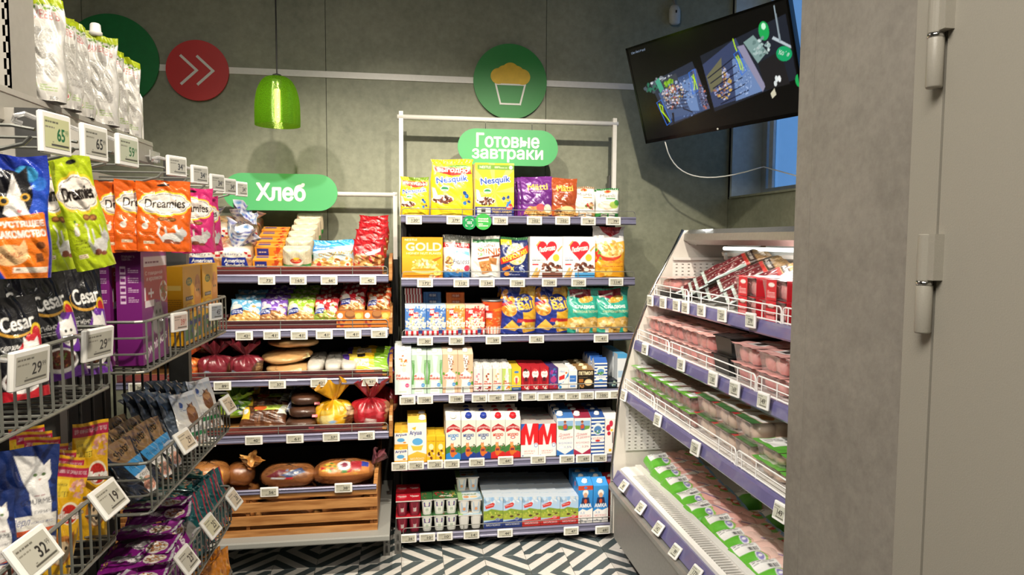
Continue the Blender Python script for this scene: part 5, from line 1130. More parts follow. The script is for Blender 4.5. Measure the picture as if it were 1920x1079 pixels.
stand('carton', 'drink_carton', 's4', 1066.5, 1082.5, 691, .05, ['#e9e8e6', ('r', .12, .38, .88, .74, '#3f76c0'), ('l', .2, .52, .8, .58, 1, '#e4eaf4'), ('r', .2, .1, .8, .2, '#6f9ad4')], 'small white cream carton with a blue square', 'carton', 4, .055, 'small white cream cartons', side='#dedcd8', roof='#e6e6e4', cap='#efeeea', kk='edge', caps=.6, cell=.0017)
stand('carton', 'milk_carton', 's4', 1083, 1114, 690, .06, ['#1d1a17', ('r', .05, .70, .95, .96, '#3a2616'), ('t', 'ПЕТМОЛ', .5, .83, .82, .18, '#f1e3b8', {'b': .05}), ('l', .1, .58, .9, .64, 1, '#8a7248'), ('e', .66, .33, .24, .18, '#e2c08a'), ('e', .66, .35, .18, .11, '#f0dcb4'), ('r', .1, .34, .36, .52, '#a8682f'), ('b', .25, .15, .15, .1, 8, .06, ['#8a5a2c', '#c98f4e'])], 'black and gold wide cream carton lettered ПЕТМОЛ', 'carton', 4, .065, 'black and gold cream cartons', side='#1d1a17', roof='#8a6a44', cap='#e6d2a4', kk='edge', caps=.3, cell=.0018)
strip = ['#f0eee8']+[('r', 0, i*.125, 1, i*.125+.0625, '#1f4f9e') for i in range(8)]+[('e', .5, .68, .34, .16, '#e6ebe4'), ('e', .5, .66, .26, .10, '#5f93c8'), ('b', .5, .58, .25, .05, 12, .07, ['#4f8f3a', '#6faf4a']), ('r', .12, .36, .88, .50, '#f0eee8'), ('t', 'СЛИВКИ', .5, .44, .7, .07, '#2f6fb8'), ('e', .5, .31, .16, .05, '#3f86c8')]
stand('carton', 'cream_carton', 's4', 1115, 1139, 672, .06, strip, 'blue and white striped cream carton with rounded top', 'carton', 4, .065, 'blue and white striped cream cartons', side='#c9d3e3', roof='#2f5fae', kk='gable', cell=.0018)
stand('box', 'drink_box', 's4', 1141, 1158, 713, .05, ['#1c2430', ('b', .5, .5, .4, .3, 14, .12, ['#3a5a6a', '#a8c0b0', '#2a3a4a'])], 'small dark box at the right end of the fourth shelf', 'carton', 2, .055, 'small dark boxes', side='#161c26', cell=.0018)
stand('box', 'milk_carton', 's4', 1158, 1176, 664, .07, ['#dfe3e6', ('r', 0, .86, 1, 1, '#4f9fd4'), ('r', .1, .3, .9, .5, '#a9c4dc')], 'white carton with light blue top half hidden by the fridge edge', 'carton', 4, .075, 'white cartons with light blue tops', side='#cfd4d8', top='#5fa8d8')
# --- fifth shelf: milk
agu = ['#f2efe8', ('r', 0, 0, 1, .16, '#e9a92c'), ('r', 0, .84, 1, 1, '#eeb42e'), ('t', 'Агуша', .5, .70, .8, .18, '#27408f', {'b': .04, 'rot': .08}), ('e', .48, .40, .28, .12, '#5fa9dc'), ('e', .75, .25, .12, .05, '#e9922c'), ('c', .5, .9, .12, '#f6d24a')]
x, Y, z, W, H = spot_px(739, 764, 837, 's5', .012); H = (hz(808, Y, 750)-z)/2
o = box_pack('milk_box', W, .05, H, agu, side='#e8b43a', top='#efbf45', cell=.0017); place(o, (x, Y+.025, z), (0, 0, 0), 'small yellow baby milk box at left end, lower tier', 'carton', 'small yellow baby milk boxes')
for i in range(1, 4): dup(o, (x, Y+.025+.054*i, z), None, f'small yellow baby milk box at left end, lower tier, {ORD[i]} from the front')
for i in range(3): dup(o, (x+.002, Y+.027+.054*i, z+H+.0005), None, f'small yellow baby milk box at left end, upper tier, {ORD[i]} from the front')
stand('carton', 'milk_carton', 's5', 764.5, 799.5, 783, .07, ['#f2efe8', ('g', 0, 0, 1, .30, '#e8a21c', '#f2c24a'), ('p', [(0, .18), (.5, .28), (1, .2), (1, .34), (0, .34)], '#f2efe8'), ('t', 'Агуша', .42, .73, .62, .13, '#27408f', {'b': .04}), ('p', [(.2, .86), (.45, .90), (.4, .80)], '#f0b92c'), ('p', [(.14, .46), (.84, .46), (.72, .30), (.28, .30)], '#f0c040'), ('e', .5, .46, .36, .05, '#f4f0ea'), ('e', .52, .52, .28, .09, '#5fa9dc'), ('t', 'МОЛОКО', .5, .09, .7, .06, '#f7f0dc')], 'large yellow and white baby milk carton with a yellow cup', 'carton', 2, .078, 'large baby milk cartons', side='#e3b23e', roof='#e0b548', cap='#e9e6de', kk='edge', capx=.28, gap=.018)
for i, (pl, pr_) in enumerate(((800, 817), (817.6, 834.5))):
    stand('box', 'milk_box', 's5', pl, pr_, 819, .04, ['#efb920', ('t', 'ВкусНяшка', .5, .80, .8, .08, '#7a2f14'), ('e', .5, .58, .26, .12, '#f6e3a8'), ('b', .5, .25, .35, .2, 10, .14, ['#5a2c18', '#7a4424', '#e9c9a0']), ('l', .2, .68, .8, .72, 1, '#b8601c')], f'small yellow chocolate milk box, {["left", "right"][i]} of the pair', 'carton', 4, .045, 'small yellow chocolate milk boxes', side='#e0a81c', top='#f2c834', cell=.0017, gap=.022)
def gor(c, c2, capc):
    a = ['#ece5d8', ('p', [(0, .30), (.35, .38), (.7, .30), (1, .36), (1, .1), (0, .1)], '#3f7a3c'), ('b', .8, .28, .2, .1, 14, .06, ['#4f8f44', '#2f5f34', '#8a5a3a']), ('e', .5, .06, .62, .14, c), ('r', 0, 0, 1, .07, c), ('p', [(.06, .80), (.5, .90), (.94, .80), (.94, .68), (.5, .76), (.06, .68)], '#b8252c'), ('t', 'Городецкое', .5, .775, .84, .07, '#f4eee6', {'arc': .5}), ('t', 'МОЛОКО', .5, .61, .68, .07, c2, {'b': .03}), ('e', .5, .535, .16, .04, c2), ('e', .5, .535, .10, .022, '#e8eef2'), ('l', .28, .475, .72, .49, 1, c2),
         ('e', .46, .20, .17, .13, '#d9702a'), ('e', .42, .36, .11, .055, '#e9a060'), ('p', [(.32, .38), (.36, .44), (.41, .40)], '#c8601f'), ('p', [(.44, .40), (.50, .44), (.52, .38)], '#c8601f'), ('r', .34, .20, .58, .26, '#7a2f3a'), ('e', .62, .16, .14, .03, '#d9702a', .4)]
    return a
for i, (pl, pr_, c, c2, cp, nm) in enumerate(((836, 864, '#2f86d0', '#2f86c8', '#f0efec', 'white capped milk carton with orange cat, leftmost of its five'), (865, 892.5, '#27408f', '#27508f', '#2a3f9e', 'blue capped milk carton with orange cat, left of two'), (893, 920.5, '#27408f', '#27508f', '#2a3f9e', 'blue capped milk carton with orange cat, right of two'), (921, 947.5, '#cf2a2c', '#c8402c', '#cf2430', 'red capped milk carton with orange cat, left of two'), (948, 976, '#cf2a2c', '#c8402c', '#cf2430', 'red capped milk carton with orange cat, right of two'))):
    stand('carton', 'milk_carton', 's5', pl, pr_, 774, .07, gor(c, c2, cp), nm, 'carton', 3, .078, 'village milk cartons', side='#ddd4c4', roof='#eee8dc', cap=cp, kk='gable', caps=.42)
mm = ['#f2efea', ('r', 0, .36, 1, 1, '#d81f26'), ('p', [(.33, 1), (.67, 1), (.5, .60)], '#f4f1ec'), ('p', [(.26, .35), (.74, .35), (.72, .68), (.58, .36), (.42, .36), (.28, .68)], '#f4f1ec'), ('p', [(0, 1), (.26, 1), (0, .78)], '#2f5fae'), ('e', .86, .34, .12, .075, '#eef0f4'), ('e', .86, .34, .10, .06, '#5f80b8'), ('e', .86, .34, .07, .04, '#eef0f4'), ('t', 'МОЛОКО', .5, .17, .62, .055, '#c8302c'), ('l', .2, .09, .8, .12, 1, '#c8302c'), ('c', .12, .04, .04, '#2f5fae')]
for i, (pl, pr_) in enumerate(((977, 1009.5), (1010, 1043))):
    stand('box', 'milk_carton', 's5', pl, pr_, 795, .085, mm, f'red and white milk carton with giant letter M, {["left", "right"][i]} column', 'carton', 4, .09, 'red and white milk cartons with giant M', side='#c01c24', top='#c8c2bc')
def domik(c, pct): return ['#eeece8', ('p', [(0, .17), (.5, .03), (1, .17), (1, 0), (0, 0)], c), ('p', [(.05, .92), (.95, .92), (.95, .74), (.6, .66), (.1, .72)], '#8fb4d8'), ('p', [(.05, .80), (.95, .78), (.9, .70), (.5, .66), (.1, .70)], '#6f9a44'), ('e', .5, .75, .14, .09, '#3a5f9e'), ('e', .48, .87, .07, .045, '#c98f70'), ('e', .48, .90, .08, .03, '#8a4a2c'), ('p', [(.38, .80), (.58, .82), (.6, .72), (.4, .70)], '#c8522c'), ('t', 'Домик', .46, .55, .70, .10, '#b8283a', {'s': .3, 'b': .01, 'rot': .08}), ('t', 'в деревне', .58, .465, .72, .07, '#b8283a', {'s': .3, 'b': .0, 'rot': .08}), ('t', 'МОЛОКО', .52, .33, .76, .05, c), ('t', pct, .68, .22, .4, .06, c), ('e', .28, .22, .16, .05, '#cfd9e4'), ('e', .28, .22, .13, .035, '#eef0f2')]
stand('carton', 'milk_carton', 's5', 1044.5, 1076, 775, .07, domik('#2f6fb8', '1,5%'), 'white milk carton with meadow picture and blue pointed base', 'carton', 3, .078, 'white milk cartons with meadow pictures', side='#d6d9de', roof='#3f6fae', cap='#f0efec', kk='edge', capx=-.28)
stand('carton', 'milk_carton', 's5', 1077, 1108, 775, .07, domik('#a82848', '3,2%'), 'white milk carton with meadow picture and crimson pointed base', 'carton', 3, .078, 'white milk cartons with meadow pictures', side='#ded6d8', roof='#8a2840', cap='#f0efec', kk='edge', capx=-.28)
strip2 = ['#f0eee8']+[('r', 0, i*.1, 1, i*.1+.05, '#1f4f9e') for i in range(10)]+[('r', .06, .33, .94, .48, '#f0eee8'), ('t', 'МОЛОКО', .5, .43, .76, .06, '#c8302c'), ('e', .5, .365, .18, .03, '#c8302c'), ('e', .5, .68, .36, .16, '#dfe8ea'), ('e', .5, .66, .28, .11, '#4f80b8'), ('b', .5, .60, .3, .05, 12, .06, ['#4f8f3a', '#6faf4a', '#f0f0ea'])]
stand('carton', 'milk_carton', 's5', 1109, 1134, 774, .07, strip2, 'blue and white striped milk carton with white cap', 'carton', 3, .078, 'striped milk cartons', side='#b9c6dc', roof='#2f4f8e', cap='#f0efec', kk='edge')
stand('carton', 'milk_carton', 's5', 1135, 1160, 777, .07, ['#eeece8', ('e', .25, .74, .16, .09, '#c8283a'), ('e', .45, .86, .14, .09, '#d0304a'), ('e', .3, .58, .13, .06, '#c8283a'), ('p', [(.55, .3), (.62, .3), (.62, .62), (.55, .62)], '#3a3a3a'), ('r', .3, .06, .5, .14, '#e9b92c'), ('r', .4, .64, .6, .70, '#e9c93a')], 'white carton with crimson berries next to the fridge edge', 'carton', 2, .078, 'white berry cartons', side='#dedad6', roof='#e6e2de', kk='edge')
# --- bottom shelf: yoghurts and milk
def yog(name, nx, ny, W, D, H, lidart, cupc, labart, label, loc, rz=0, group=None, cup2=None):
    """block of yoghurt cups under one foil lid"""
    b = MB(); nu, nv = nn(W, D, .002); u, v = np.meshgrid(np.linspace(0, 1, nu+1), np.linspace(0, 1, nv+1))
    b.grid(np.stack([(u-.5)*W, (v-.5)*D, np.full_like(u, H)], -1), nu, nv, raster(lidart, nu, nv, W, D)); b.box(-W/2, W/2, -D/2, D/2, H-.006, H-.0006, '#d8d4d0')
    o = b.build(name, FOIL)
    cw, cd = W/nx, D/ny
    for i in range(nx):
        for j in range(ny):
            k = MB(); c = (-W/2+cw*(i+.5), -D/2+cd*(j+.5), 0); r0 = min(cw, cd)/2
            k.lathe([(r0*.70, 0), (r0*.74, .003), (r0*.96, H-.012), (r0*.97, H-.0065)], 20, cupc, c, 2.5)
            if labart:
                s_ = r0*.86; nu, nv = 14, 20; u, v = np.meshgrid(np.linspace(-.6, .6, nu+1), np.linspace(.16, .82, nv+1)); rr_ = r0*(.72+.24*v)*1.012
                k.grid(np.stack([c[0]+rr_*u, c[1]-rr_*.985-.0008-.0*u, v*H], -1), nu, nv, raster(labart, nu, nv, .03, .04))
            k.build('cup', PAINT, o)
    return place(o, loc, (0, 0, rz), label, 'yoghurt', group)
z6, y6 = ZSH['s6']; Y6 = y6+.02
def yspot(pl, pr_): a, b_ = wx(pl, Y6, 950), wx(pr_, Y6, 950); return (a+b_)/2, b_-a
hy = (hz(940, Y6, 765)-z6)/2
redlid = ['#c02030', ('e', .25, .5, .2, .3, '#d84050'), ('t', 'Чудо', .25, .5, .34, .22, '#f6e9e4', {'s': .2}), ('t', 'Чудо', .75, .5, .34, .22, '#f6e9e4', {'s': .2})]
x, W = yspot(742, 789)
o = yog('yoghurt_block', 2, 2, W, W*.95, hy, redlid, '#6d1226', ['#8a1c34', ('r', .3, .2, .75, .6, '#d9c9c6'), ('l', .34, .24, .7, .5, 2, '#2a2a2a')], 'red lidded yoghurt block, bottom tier at the left end', (x, Y6+W*.475, z6), 0, 'red lidded yoghurt blocks')
dup(o, (x, Y6+W*.475+.002, z6+hy+.0005), None, 'red lidded yoghurt block, upper tier at the left end')
dup(o, (x, Y6+W*1.45, z6), None, 'red lidded yoghurt block, bottom tier behind the front block'); dup(o, (x, Y6+W*1.45, z6+hy+.0005), None, 'red lidded yoghurt block, upper tier behind the front block')
frl = ['#3a6a3c', ('b', .3, .5, .28, .4, 24, .05, ['#c8283a', '#e04a4a', '#7a1424', '#4f8f3a']), ('b', .75, .5, .2, .4, 18, .05, ['#e6e0d2', '#b9c96a', '#e9a04a', '#2f7a3a']), ('t', 'Йогурт', .55, .35, .5, .2, '#f2ece2', {'s': .2})]
labf = ['#dfe2da', ('r', 0, .55, 1, 1, '#3a3f7a'), ('e', .5, .75, .35, .14, '#b83a4a'), ('r', .25, .12, .75, .42, '#a9b8a8'), ('r', .35, .05, .65, .2, '#c9d2c6')]
x, W = yspot(790, 811.5)
o = yog('yoghurt_block', 1, 2, W, W*1.95, hy, frl[:2], '#d6d8d2', labf, 'narrow berry yoghurt block, bottom tier beside the red ones', (x, Y6+W, z6), 0, 'berry yoghurt blocks')
dup(o, (x, Y6+W+.002, z6+hy+.0005), None, 'narrow berry yoghurt block, upper tier beside the red ones')
x, W = yspot(812.5, 858)
o = yog('yoghurt_block', 2, 2, W, W*.95, hy*1.01, frl, '#d3d6d0', labf, 'wide berry yoghurt block with green and red lid, bottom tier', (x, Y6+W*.475, z6), 0, 'berry yoghurt blocks')
dup(o, (x, Y6+W*.475+.002, z6+hy*1.01+.0005), None, 'wide berry yoghurt block with green and red lid, upper tier')
crl = ['#a9c8da', ('e', .5, .5, .46, .4, '#dfe9ee'), ('t', 'Нежный', .5, .66, .6, .2, '#6a8a4a', {'s': .3}), ('e', .35, .35, .12, .14, '#e09a6a'), ('e', .66, .35, .16, .12, '#eccf9a'), ('r', 0, 0, .2, 1, '#9ac07a')]
x, W = yspot(859.5, 904)
hc = (hz(938, Y6, 880)-z6)/2
o = yog('yoghurt_block', 2, 2, W, W*.95, hc, crl, '#d9d8d4', None, 'pale blue lidded yoghurt block, lowest of its pile', (x, Y6+W*.475, z6), 0, 'pale blue lidded yoghurt blocks')
o2 = yog('yoghurt_block', 2, 2, W, W*.95, hc, crl, '#d9d8d4', ['#a8bccf', ('e', .5, .3, .26, .16, '#d89a6a'), ('l', .2, .6, .8, .8, 2, '#5f86b8')], 'pale blue lidded yoghurt block with printed cups, on top of the plain one', (x, Y6+W*.475+.002, z6+hc+.0005), 0, 'pale blue lidded yoghurt blocks')
dup(o, (x-.004, Y6+W*1.43, z6), None, 'pale blue lidded yoghurt block, lowest behind the front pile'); dup(o2, (x-.004, Y6+W*1.43, z6+hc+.0005), None, 'pale blue lidded yoghurt block, second behind the front pile')
dup(o2, (x-.004, Y6+W*1.43, z6+hc*2+.001), None, 'pale blue lidded yoghurt block, topmost behind the front pile')
def meadow(c): return ['#a9c6e2', ('b', .5, .88, .5, .1, 16, .12, ['#c2d6ea', '#dfe8f0', '#8fb4d8']), ('r', 0, .26, 1, .56, '#9aa83a'), ('p', [(0, .50), (.4, .62), (1, .54), (1, .44), (0, .44)], '#7f9a34'), ('b', .5, .42, .5, .12, 24, .06, ['#b0b848', '#8a9a34', '#c4c45a']), ('e', .45, .36, .10, .035, '#4a2f22'), ('e', .80, .40, .08, .03, '#5a3a28'), ('p', [(0, .20), (.5, .24), (1, .30), (1, 0), (0, 0)], c), ('p', [(.08, .72), (.48, .82), (.58, .78), (.52, .68), (.12, .62)], '#c8302c'), ('t', 'Красная цена', .31, .725, .36, .05, '#f4ece6', {'rot': .16}), ('e', .72, .27, .12, .05, c), ('e', .72, .27, .11, .042, '#e9ecf0'), ('e', .72, .27, .095, .036, c), ('t', '2,5', .72, .27, .10, .03, '#fff'), ('t', 'МОЛОКО', .5, .10, .7, .065, '#e9ecf0')]
for i, (pl, pr_, c, nm) in enumerate(((907, 943, '#2a3f86', 'meadow milk box with navy base, left of two'), (943.6, 979, '#2a3f86', 'meadow milk box with navy base, right of two'), (979.6, 1014, '#c8302c', 'meadow milk box with red base, left of three'), (1014.6, 1050, '#c8302c', 'meadow milk box with red base, middle of three'), (1050.6, 1085, '#c8302c', 'meadow milk box with red base, right of three'))):
    stand('box', 'milk_carton', 's6', pl, pr_, 933-.4*i, .06, meadow(c), nm, 'carton', 6, .064, 'meadow milk boxes', side='#b9c0a4', top='#c3cdd8', gap=.02)
amka = ['#2f86cf', ('g', 0, .4, 1, 1, '#2a78c2', '#3f9ae0'), ('p', [(0, .30), (.3, .38), (.6, .33), (1, .40), (1, 0), (0, 0)], '#f0eeea'), ('e', .5, .80, .19, .09, '#f0efec'), ('e', .5, .74, .13, .07, '#d9a888'), ('p', [(.28, .68), (.72, .68), (.8, .50), (.2, .50)], '#2a3050'), ('e', .5, .58, .1, .06, '#c8502c'), ('t', 'АМКА', .5, .465, .78, .10, '#f4f2ee', {'b': .05}), ('t', '2,5', .3, .27, .3, .06, '#3f86c8'), ('t', 'МОЛОКО', .5, .19, .74, .06, '#c8505c'), ('b', .5, .06, .4, .05, 10, .06, ['#a9aeb4', '#d9d9d9'])]
for i, (pl, pr_) in enumerate(((1084.8, 1112), (1113, 1141))):
    stand('carton', 'milk_carton', 's6', pl, pr_, 902, .065, amka if i else amka+[('r', 0, .88, 1, 1, '#c84a2c'), ('c', .5, .94, .1, '#3f86cf')], f'blue milk carton lettered АМКА, {["left", "right"][i]} of the pair', 'carton', 3, .072, 'blue milk cartons', side='#2f7fc4', roof='#3f94dc', cap='#f2f1ee', kk='edge', gap=.02)
stand('carton', 'milk_carton', 's6', 1142, 1166, 902, .065, ['#c8242e', ('r', .1, .1, .9, .4, '#f0eeea')], 'red milk carton squeezed beside the fridge edge', 'carton', 2, .072, 'red milk cartons', side='#b81f2a', roof='#c83a40', cap='#f2f1ee', kk='edge', gap=.06)

# two green discs hanging on the top rail
for px, py, rp, c, y_, lab in ((880, 418, 13, '#128a4a', 3.488, 'dark green round shelf marker with a white scan frame'), (906, 416, 15.5, '#3aa648', 3.492, 'light green round shelf marker with two lines of white lettering')):
    x, _, z = atY(px, py, y_); r_ = rp*3.46/FPX
    o = tag(MB().lathe([(r_, 0), (r_, .0015)], 40).build('shelf_marker', mat('marker_green_'+('a' if px < 900 else 'b'), c, .4), None, False, (x, y_, z), (R(90), 0, 0)), lab, 'sign')
    if px < 900:
        P = []
        for sx_ in (-1, 1):
            for sz in (-1, 1): P += thick([(sx_*.5*r_, sz*.25*r_), (sx_*.5*r_, sz*.5*r_), (sx_*.25*r_, sz*.5*r_)], .07*r_)
        for i in range(4): P.append([(-.3*r_+.18*r_*i, -.22*r_), (-.22*r_+.18*r_*i, -.22*r_), (-.22*r_+.18*r_*i, .22*r_), (-.3*r_+.18*r_*i, .22*r_)])
        icon('scan_frame', P, WHITEM, o, .0015)
    else:
        letters('Сканируй\nштрихкод', r_*1.25, r_*.55, o, (.0*r_, .2*r_, .0019), WHITEM, (0, 0, 0), ext=.0003); letters('через\nприложение', r_*1.2, r_*.4, o, (.0*r_, -.42*r_, .0019), WHITEM, (0, 0, 0), ext=.0003)

# ================================================================== BREAD RACK GOODS
def loaf_pack(name, W, D, H, art, side, m=None, cell=None, dome=.014, seed=0):
    """square loaf or soft block in printed film"""
    cell = cell or CELL; nu, nv = nn(W, H, cell); b = MB()
    u, v = np.meshgrid(np.linspace(0, 1, nu+1), np.linspace(0, 1, nv+1))
    fx = lambda u, v: (u-.5)*W*(1-.05*np.abs(2*v-1)**6); fz = lambda u, v: v*H-dome*(2*u-1)**4*v+.004*(2*u-1)**4*(1-v)
    e = np.maximum(np.abs(2*u-1), np.abs(2*v-1))
    b.grid(np.stack([fx(u, v), -D/2+.02*e**5+.0012*np.sin(u*17+v*9+seed), fz(u, v)], -1), nu, nv, raster(art, nu, nv, W, H))
    P = [(0, t) for t in np.linspace(0, 1, 9)]+[(t, 1) for t in np.linspace(0, 1, 13)[1:]]+[(1, t) for t in np.linspace(1, 0, 9)[1:]]
    pu = np.array(P); ring = np.stack([fx(pu[:, 0], pu[:, 1]), fz(pu[:, 0], pu[:, 1])], 1); n = len(ring); ys = np.linspace(-D/2+.02, D/2, 8)
    V = np.array([[(x*(1+.006*math.sin(y*60+i)), y, z*(1+.01*math.sin(y*45+i*.7+seed))) for i, (x, z) in enumerate(ring)] for y in ys])
    sc_ = raster(side, n-1, 7, .3, D, 3) if isinstance(side, list) else side
    b.grid(V, n-1, 7, sc_, flip=True)
    return b.build(name, m or FILM, smooth=True)
def tail(parent, loc, rot, r, h, art, seed=0, m=None, name='bag_tail'):
    rng_ = np.random.default_rng(seed+11); seg, nv = 40, 16; a = np.linspace(0, 2*PI, seg+1); v = np.linspace(0, 1, nv+1); A_, Vv = np.meshgrid(a, v); p = rng_.uniform(0, 6, 5)
    rg = (.18+.82*Vv**.8)*r*(1+Vv*.45*(.6*np.sin(A_*6+p[0])+.4*np.sin(A_*11+p[1]+Vv*4))); z = Vv*h*(1+.25*np.sin(A_*3+p[2])*Vv)
    return MB().grid(np.stack([rg*np.cos(A_), rg*.7*np.sin(A_), z], -1), seg, nv, raster(art, seg, nv, .2, .07)).build(name, m or FILM, parent, True, loc, rot)
TILT = R(18)
zb1, yb1 = ZSH['b1']
MB().prism([(yb1+.03, zb1+.026), (3.78, zb1+.131), (3.78, zb1+.120), (yb1+.035, zb1-.004)], -1.25, RX1-.03, 'x').build('slanted_board', WOOD, [c for c in bread.children if c.name.startswith('shelf')][0])
def slant(y): return zb1+.029+(y-yb1-.03)*.105/(3.78-yb1-.03)
def b1(px, W_, y, obj, label, cat, group=None):
    return place(obj, (wx(px, y, 480), y, slant(y-.06)+.006), (TILT, 0, 0), label, cat, group)
chk = [('r', .02+.12*i, .10*(j*2+i % 2), .10+.12*i, .10*(j*2+i % 2)+.10, '#c8262c') for i in (0, 1, 6, 7) for j in range(3, 5)]
harry = ['#c98f52', ('b', .5, .5, .5, .5, 60, .06, ['#d49c5e', '#b97f44', '#e2b57e']), ('r', 0, .55, 1, 1, '#e6dccd')]+[('r', 0+.09*i, .62+.12*((i) % 2), .09+.09*i, .74+.12*(i % 2), '#c8262c') for i in (0, 1, 2, 9, 10)]+[('p', [(.14, .60), (.84, .60), (.92, 0), (.08, 0)], '#1f2f8e'), ('e', .5, .74, .34, .17, '#e9e2d6'), ('t', "Harry's", .5, .73, .50, .16, '#1c2c7c', {'b': .02}), ('t', 'American', .5, .44, .60, .17, '#f1eee8', {'s': .2, 'b': .03}), ('t', 'Sandwich', .5, .22, .56, .17, '#f1eee8', {'s': .2, 'b': .03})]
bluechk = ['#e6e6ea']+[('r', i/14, j/5+.02*(i % 2), i/14+.055, j/5+.13, ['#2a3fae', '#4f8fd0', '#1f2f90'][(i+j) % 3]) for i in range(14) for j in range(5) if (i*7+j*3) % 5 != 0]
hside = ['#c89a64', ('r', 0, 0, 1, .16, '#d8d0c4'), ('b', .5, .5, .5, .5, 70, .03, ['#d9c9b4', '#c8262c', '#e9e2d8', '#b98a54', '#e6dccd'])]
hw, hh = wx(480, yb1+.05, 480)-wx(418, yb1+.05, 480), .105
def sandwich(seed):
    o = loaf_pack('sandwich_loaf', hw, .20, hh, harry, hside, seed=seed)
    tail(o, (.0, -.06, hh*.94), (R(-16), R(24*(-1)**seed), seed), .07, .10, bluechk, seed); return o
for i, (px, y, lab) in enumerate(((449, 3.58, 'sandwich loaf with blue label, right end of the front row'), (390, 3.58, 'sandwich loaf with blue label, left of the front one'), (334, 3.58, 'sandwich loaf with blue label, behind the yellow cat food boxes'))):
    b1(px, hw, y, sandwich(i), lab, 'bread', 'sandwich loaves')
for i, (px, lab) in enumerate(((462, 'sandwich loaf with blue checked tail, right one of the back row'), (410, 'sandwich loaf with blue checked tail, left one of the back row'))):
    b1(px, hw, 3.80, sandwich(i+3), lab, 'bread', 'sandwich loaves').location.z += .03
toast = ['#e08f28', ('r', .08, .15, .48, .85, '#2a2f7c'), ('l', .14, .4, .42, .6, 1, '#e9c9a0'), ('b', .82, .5, .14, .4, 12, .07, ['#c8421f', '#e9a860', '#d9622c'])]
tw, th = wx(531, 3.53, 490)-wx(477, 3.53, 490), .050
o = box_pack('toast_box', tw, .062, th, toast, side='#d9832a', top=['#e79a34', ('r', .08, .55, .5, .85, '#3a3f8a'), ('b', .82, .5, .14, .4, 12, .07, ['#c8421f', '#e9a860', '#d9622c'])]); b1(504, tw, 3.515, o, 'orange toast box with navy patch, front one of the row', 'food box', 'orange toast boxes')
for i in range(1, 5): y = 3.515+.064*i; dup(o, (wx(504+4*i, y, 480), y, slant(y-.03)+.028+.006*i), (TILT, 0, .02*math.sin(i*4)), f'orange toast box with navy patch, {ORD[i]} from the front')
cw_, ch_ = wx(585, 3.53, 470)-wx(533, 3.53, 470), .105
crisp = ['#d9cfb4']+[('r', i/22, .2, i/22+.018, 1, '#b3a582') for i in range(22)]+[('b', .5, .6, .5, .4, 60, .02, ['#cbbf9e', '#e6dec6']), ('p', [(0, 0), (1, 0), (1, .24), (.7, .24), (.5, .12), (.3, .22), (0, .22)], '#2f8a3e'), ('p', [(.26, .40), (.74, .40), (.70, .26), (.5, .16), (.30, .26)], '#ece6d4'), ('e', .48, .42, .2, .13, '#c8302a'), ('t', 'Хлебцы', .48, .41, .32, .09, '#f3d98a', {'s': .2}), ('e', .5, .52, .12, .06, '#e9b93c'), ('l', .14, .08, .4, .12, 1, '#dfe9d9')]
o = loaf_pack('crispbread_pack', cw_, .05, ch_, crisp, ['#ddd5bd', ('b', .5, .5, .5, .5, 120, .02, ['#c9bf9f', '#ebe5d0', '#b9ad88'])], CARD, dome=.002)
b1(558, cw_, 3.515, o, 'pale ribbed crispbread pack with green base, front one', 'bread', 'crispbread packs')
for i in range(1, 6): y = 3.515+.053*i; dup(o, (wx(558+5*i, y, 470), y, slant(y-.03)+.006+.013*i), (TILT, 0, .03*math.sin(i*3)), f'pale ribbed crispbread pack with green base, {ORD[i]} from the front')
sush = ['#3f9fd8', ('g', 0, 0, 1, .75, '#b8a98c', '#8fb9cf'), ('r', 0, .76, 1, 1, '#3fa6de'), ('p', [(0, .76), (.4, .74), (1, .80), (1, .60), (.5, .56), (.1, .50), (0, .55)], '#d9e4ea'), ('p', [(0, .82), (.3, .80), (.6, .70), (0, .56)], '#3f86c8'), ('l', .05, .66, .4, .72, 1, '#f2f2ee'), ('t', 'СУШКИ-МИНИ', .56, .50, .82, .13, '#caa03c', {'rot': .10, 'o': '#5a3a1c', 'ow': 1}), ('b', .5, .16, .46, .2, 50, .06, ['#d9a860', '#c98f44', '#e9c98a', '#b3702f', '#efe0b8']), ('e', .80, .32, .07, .10, '#e8d8c0'), ('e', .80, .32, .035, .05, '#c8803a'), ('e', .84, .10, .07, .10, '#e8d8c0'), ('c', .84, .10, .035, '#c8502c'), ('e', .17, .1, .06, .07, '#b83a34')]
bw_ = wx(665, 3.53, 470)-wx(586, 3.53, 470)
b1(626, bw_, 3.52, bag_pack('rusk_bag', bw_, .055, .135, sush, 'stand', '#3f9fd8', seed=41, wr=1.3), 'sky blue bag of small dry rings on the top bread shelf', 'snack bag').rotation_euler = (R(-4), 0, 0)
rusk = ['#b8242c', ('b', .5, .30, .5, .32, 50, .10, ['#c98f4e', '#a8622c', '#d9a868', '#8a4a22', '#e2c090']), ('b', .5, .7, .5, .2, 16, .12, ['#c22f34', '#a81c26', '#d84a4a']), ('p', [(.1, .62), (.8, .80), (.85, .70), (.15, .50)], '#c62a30'), ('p', [(.40, .58), (.9, .72), (.9, .62), (.44, .48)], '#e9e0d8'), ('t', 'ваниль', .28, .52, .3, .08, '#f3e3da', {'rot': .12}), ('r', 0, .86, 1, 1, '#c2202a')]
rw_ = wx(722, 3.53, 470)-wx(664, 3.53, 470)
o = b1(692, rw_, 3.52, bag_pack('rusk_bag', rw_, .06, .145, rusk, 'stand', '#b8242c', seed=42, wr=1.5), 'red bag of vanilla rusks, front one at the right end', 'snack bag', 'red rusk bags')
for i in range(1, 4): y = 3.52+.066*i; dup(o, (wx(694+3*i, y, 460), y, slant(y-.03)+.008+.014*i), (TILT, 0, .08*(-1)**i), f'red bag of vanilla rusks, {ORD[i]} from the front')

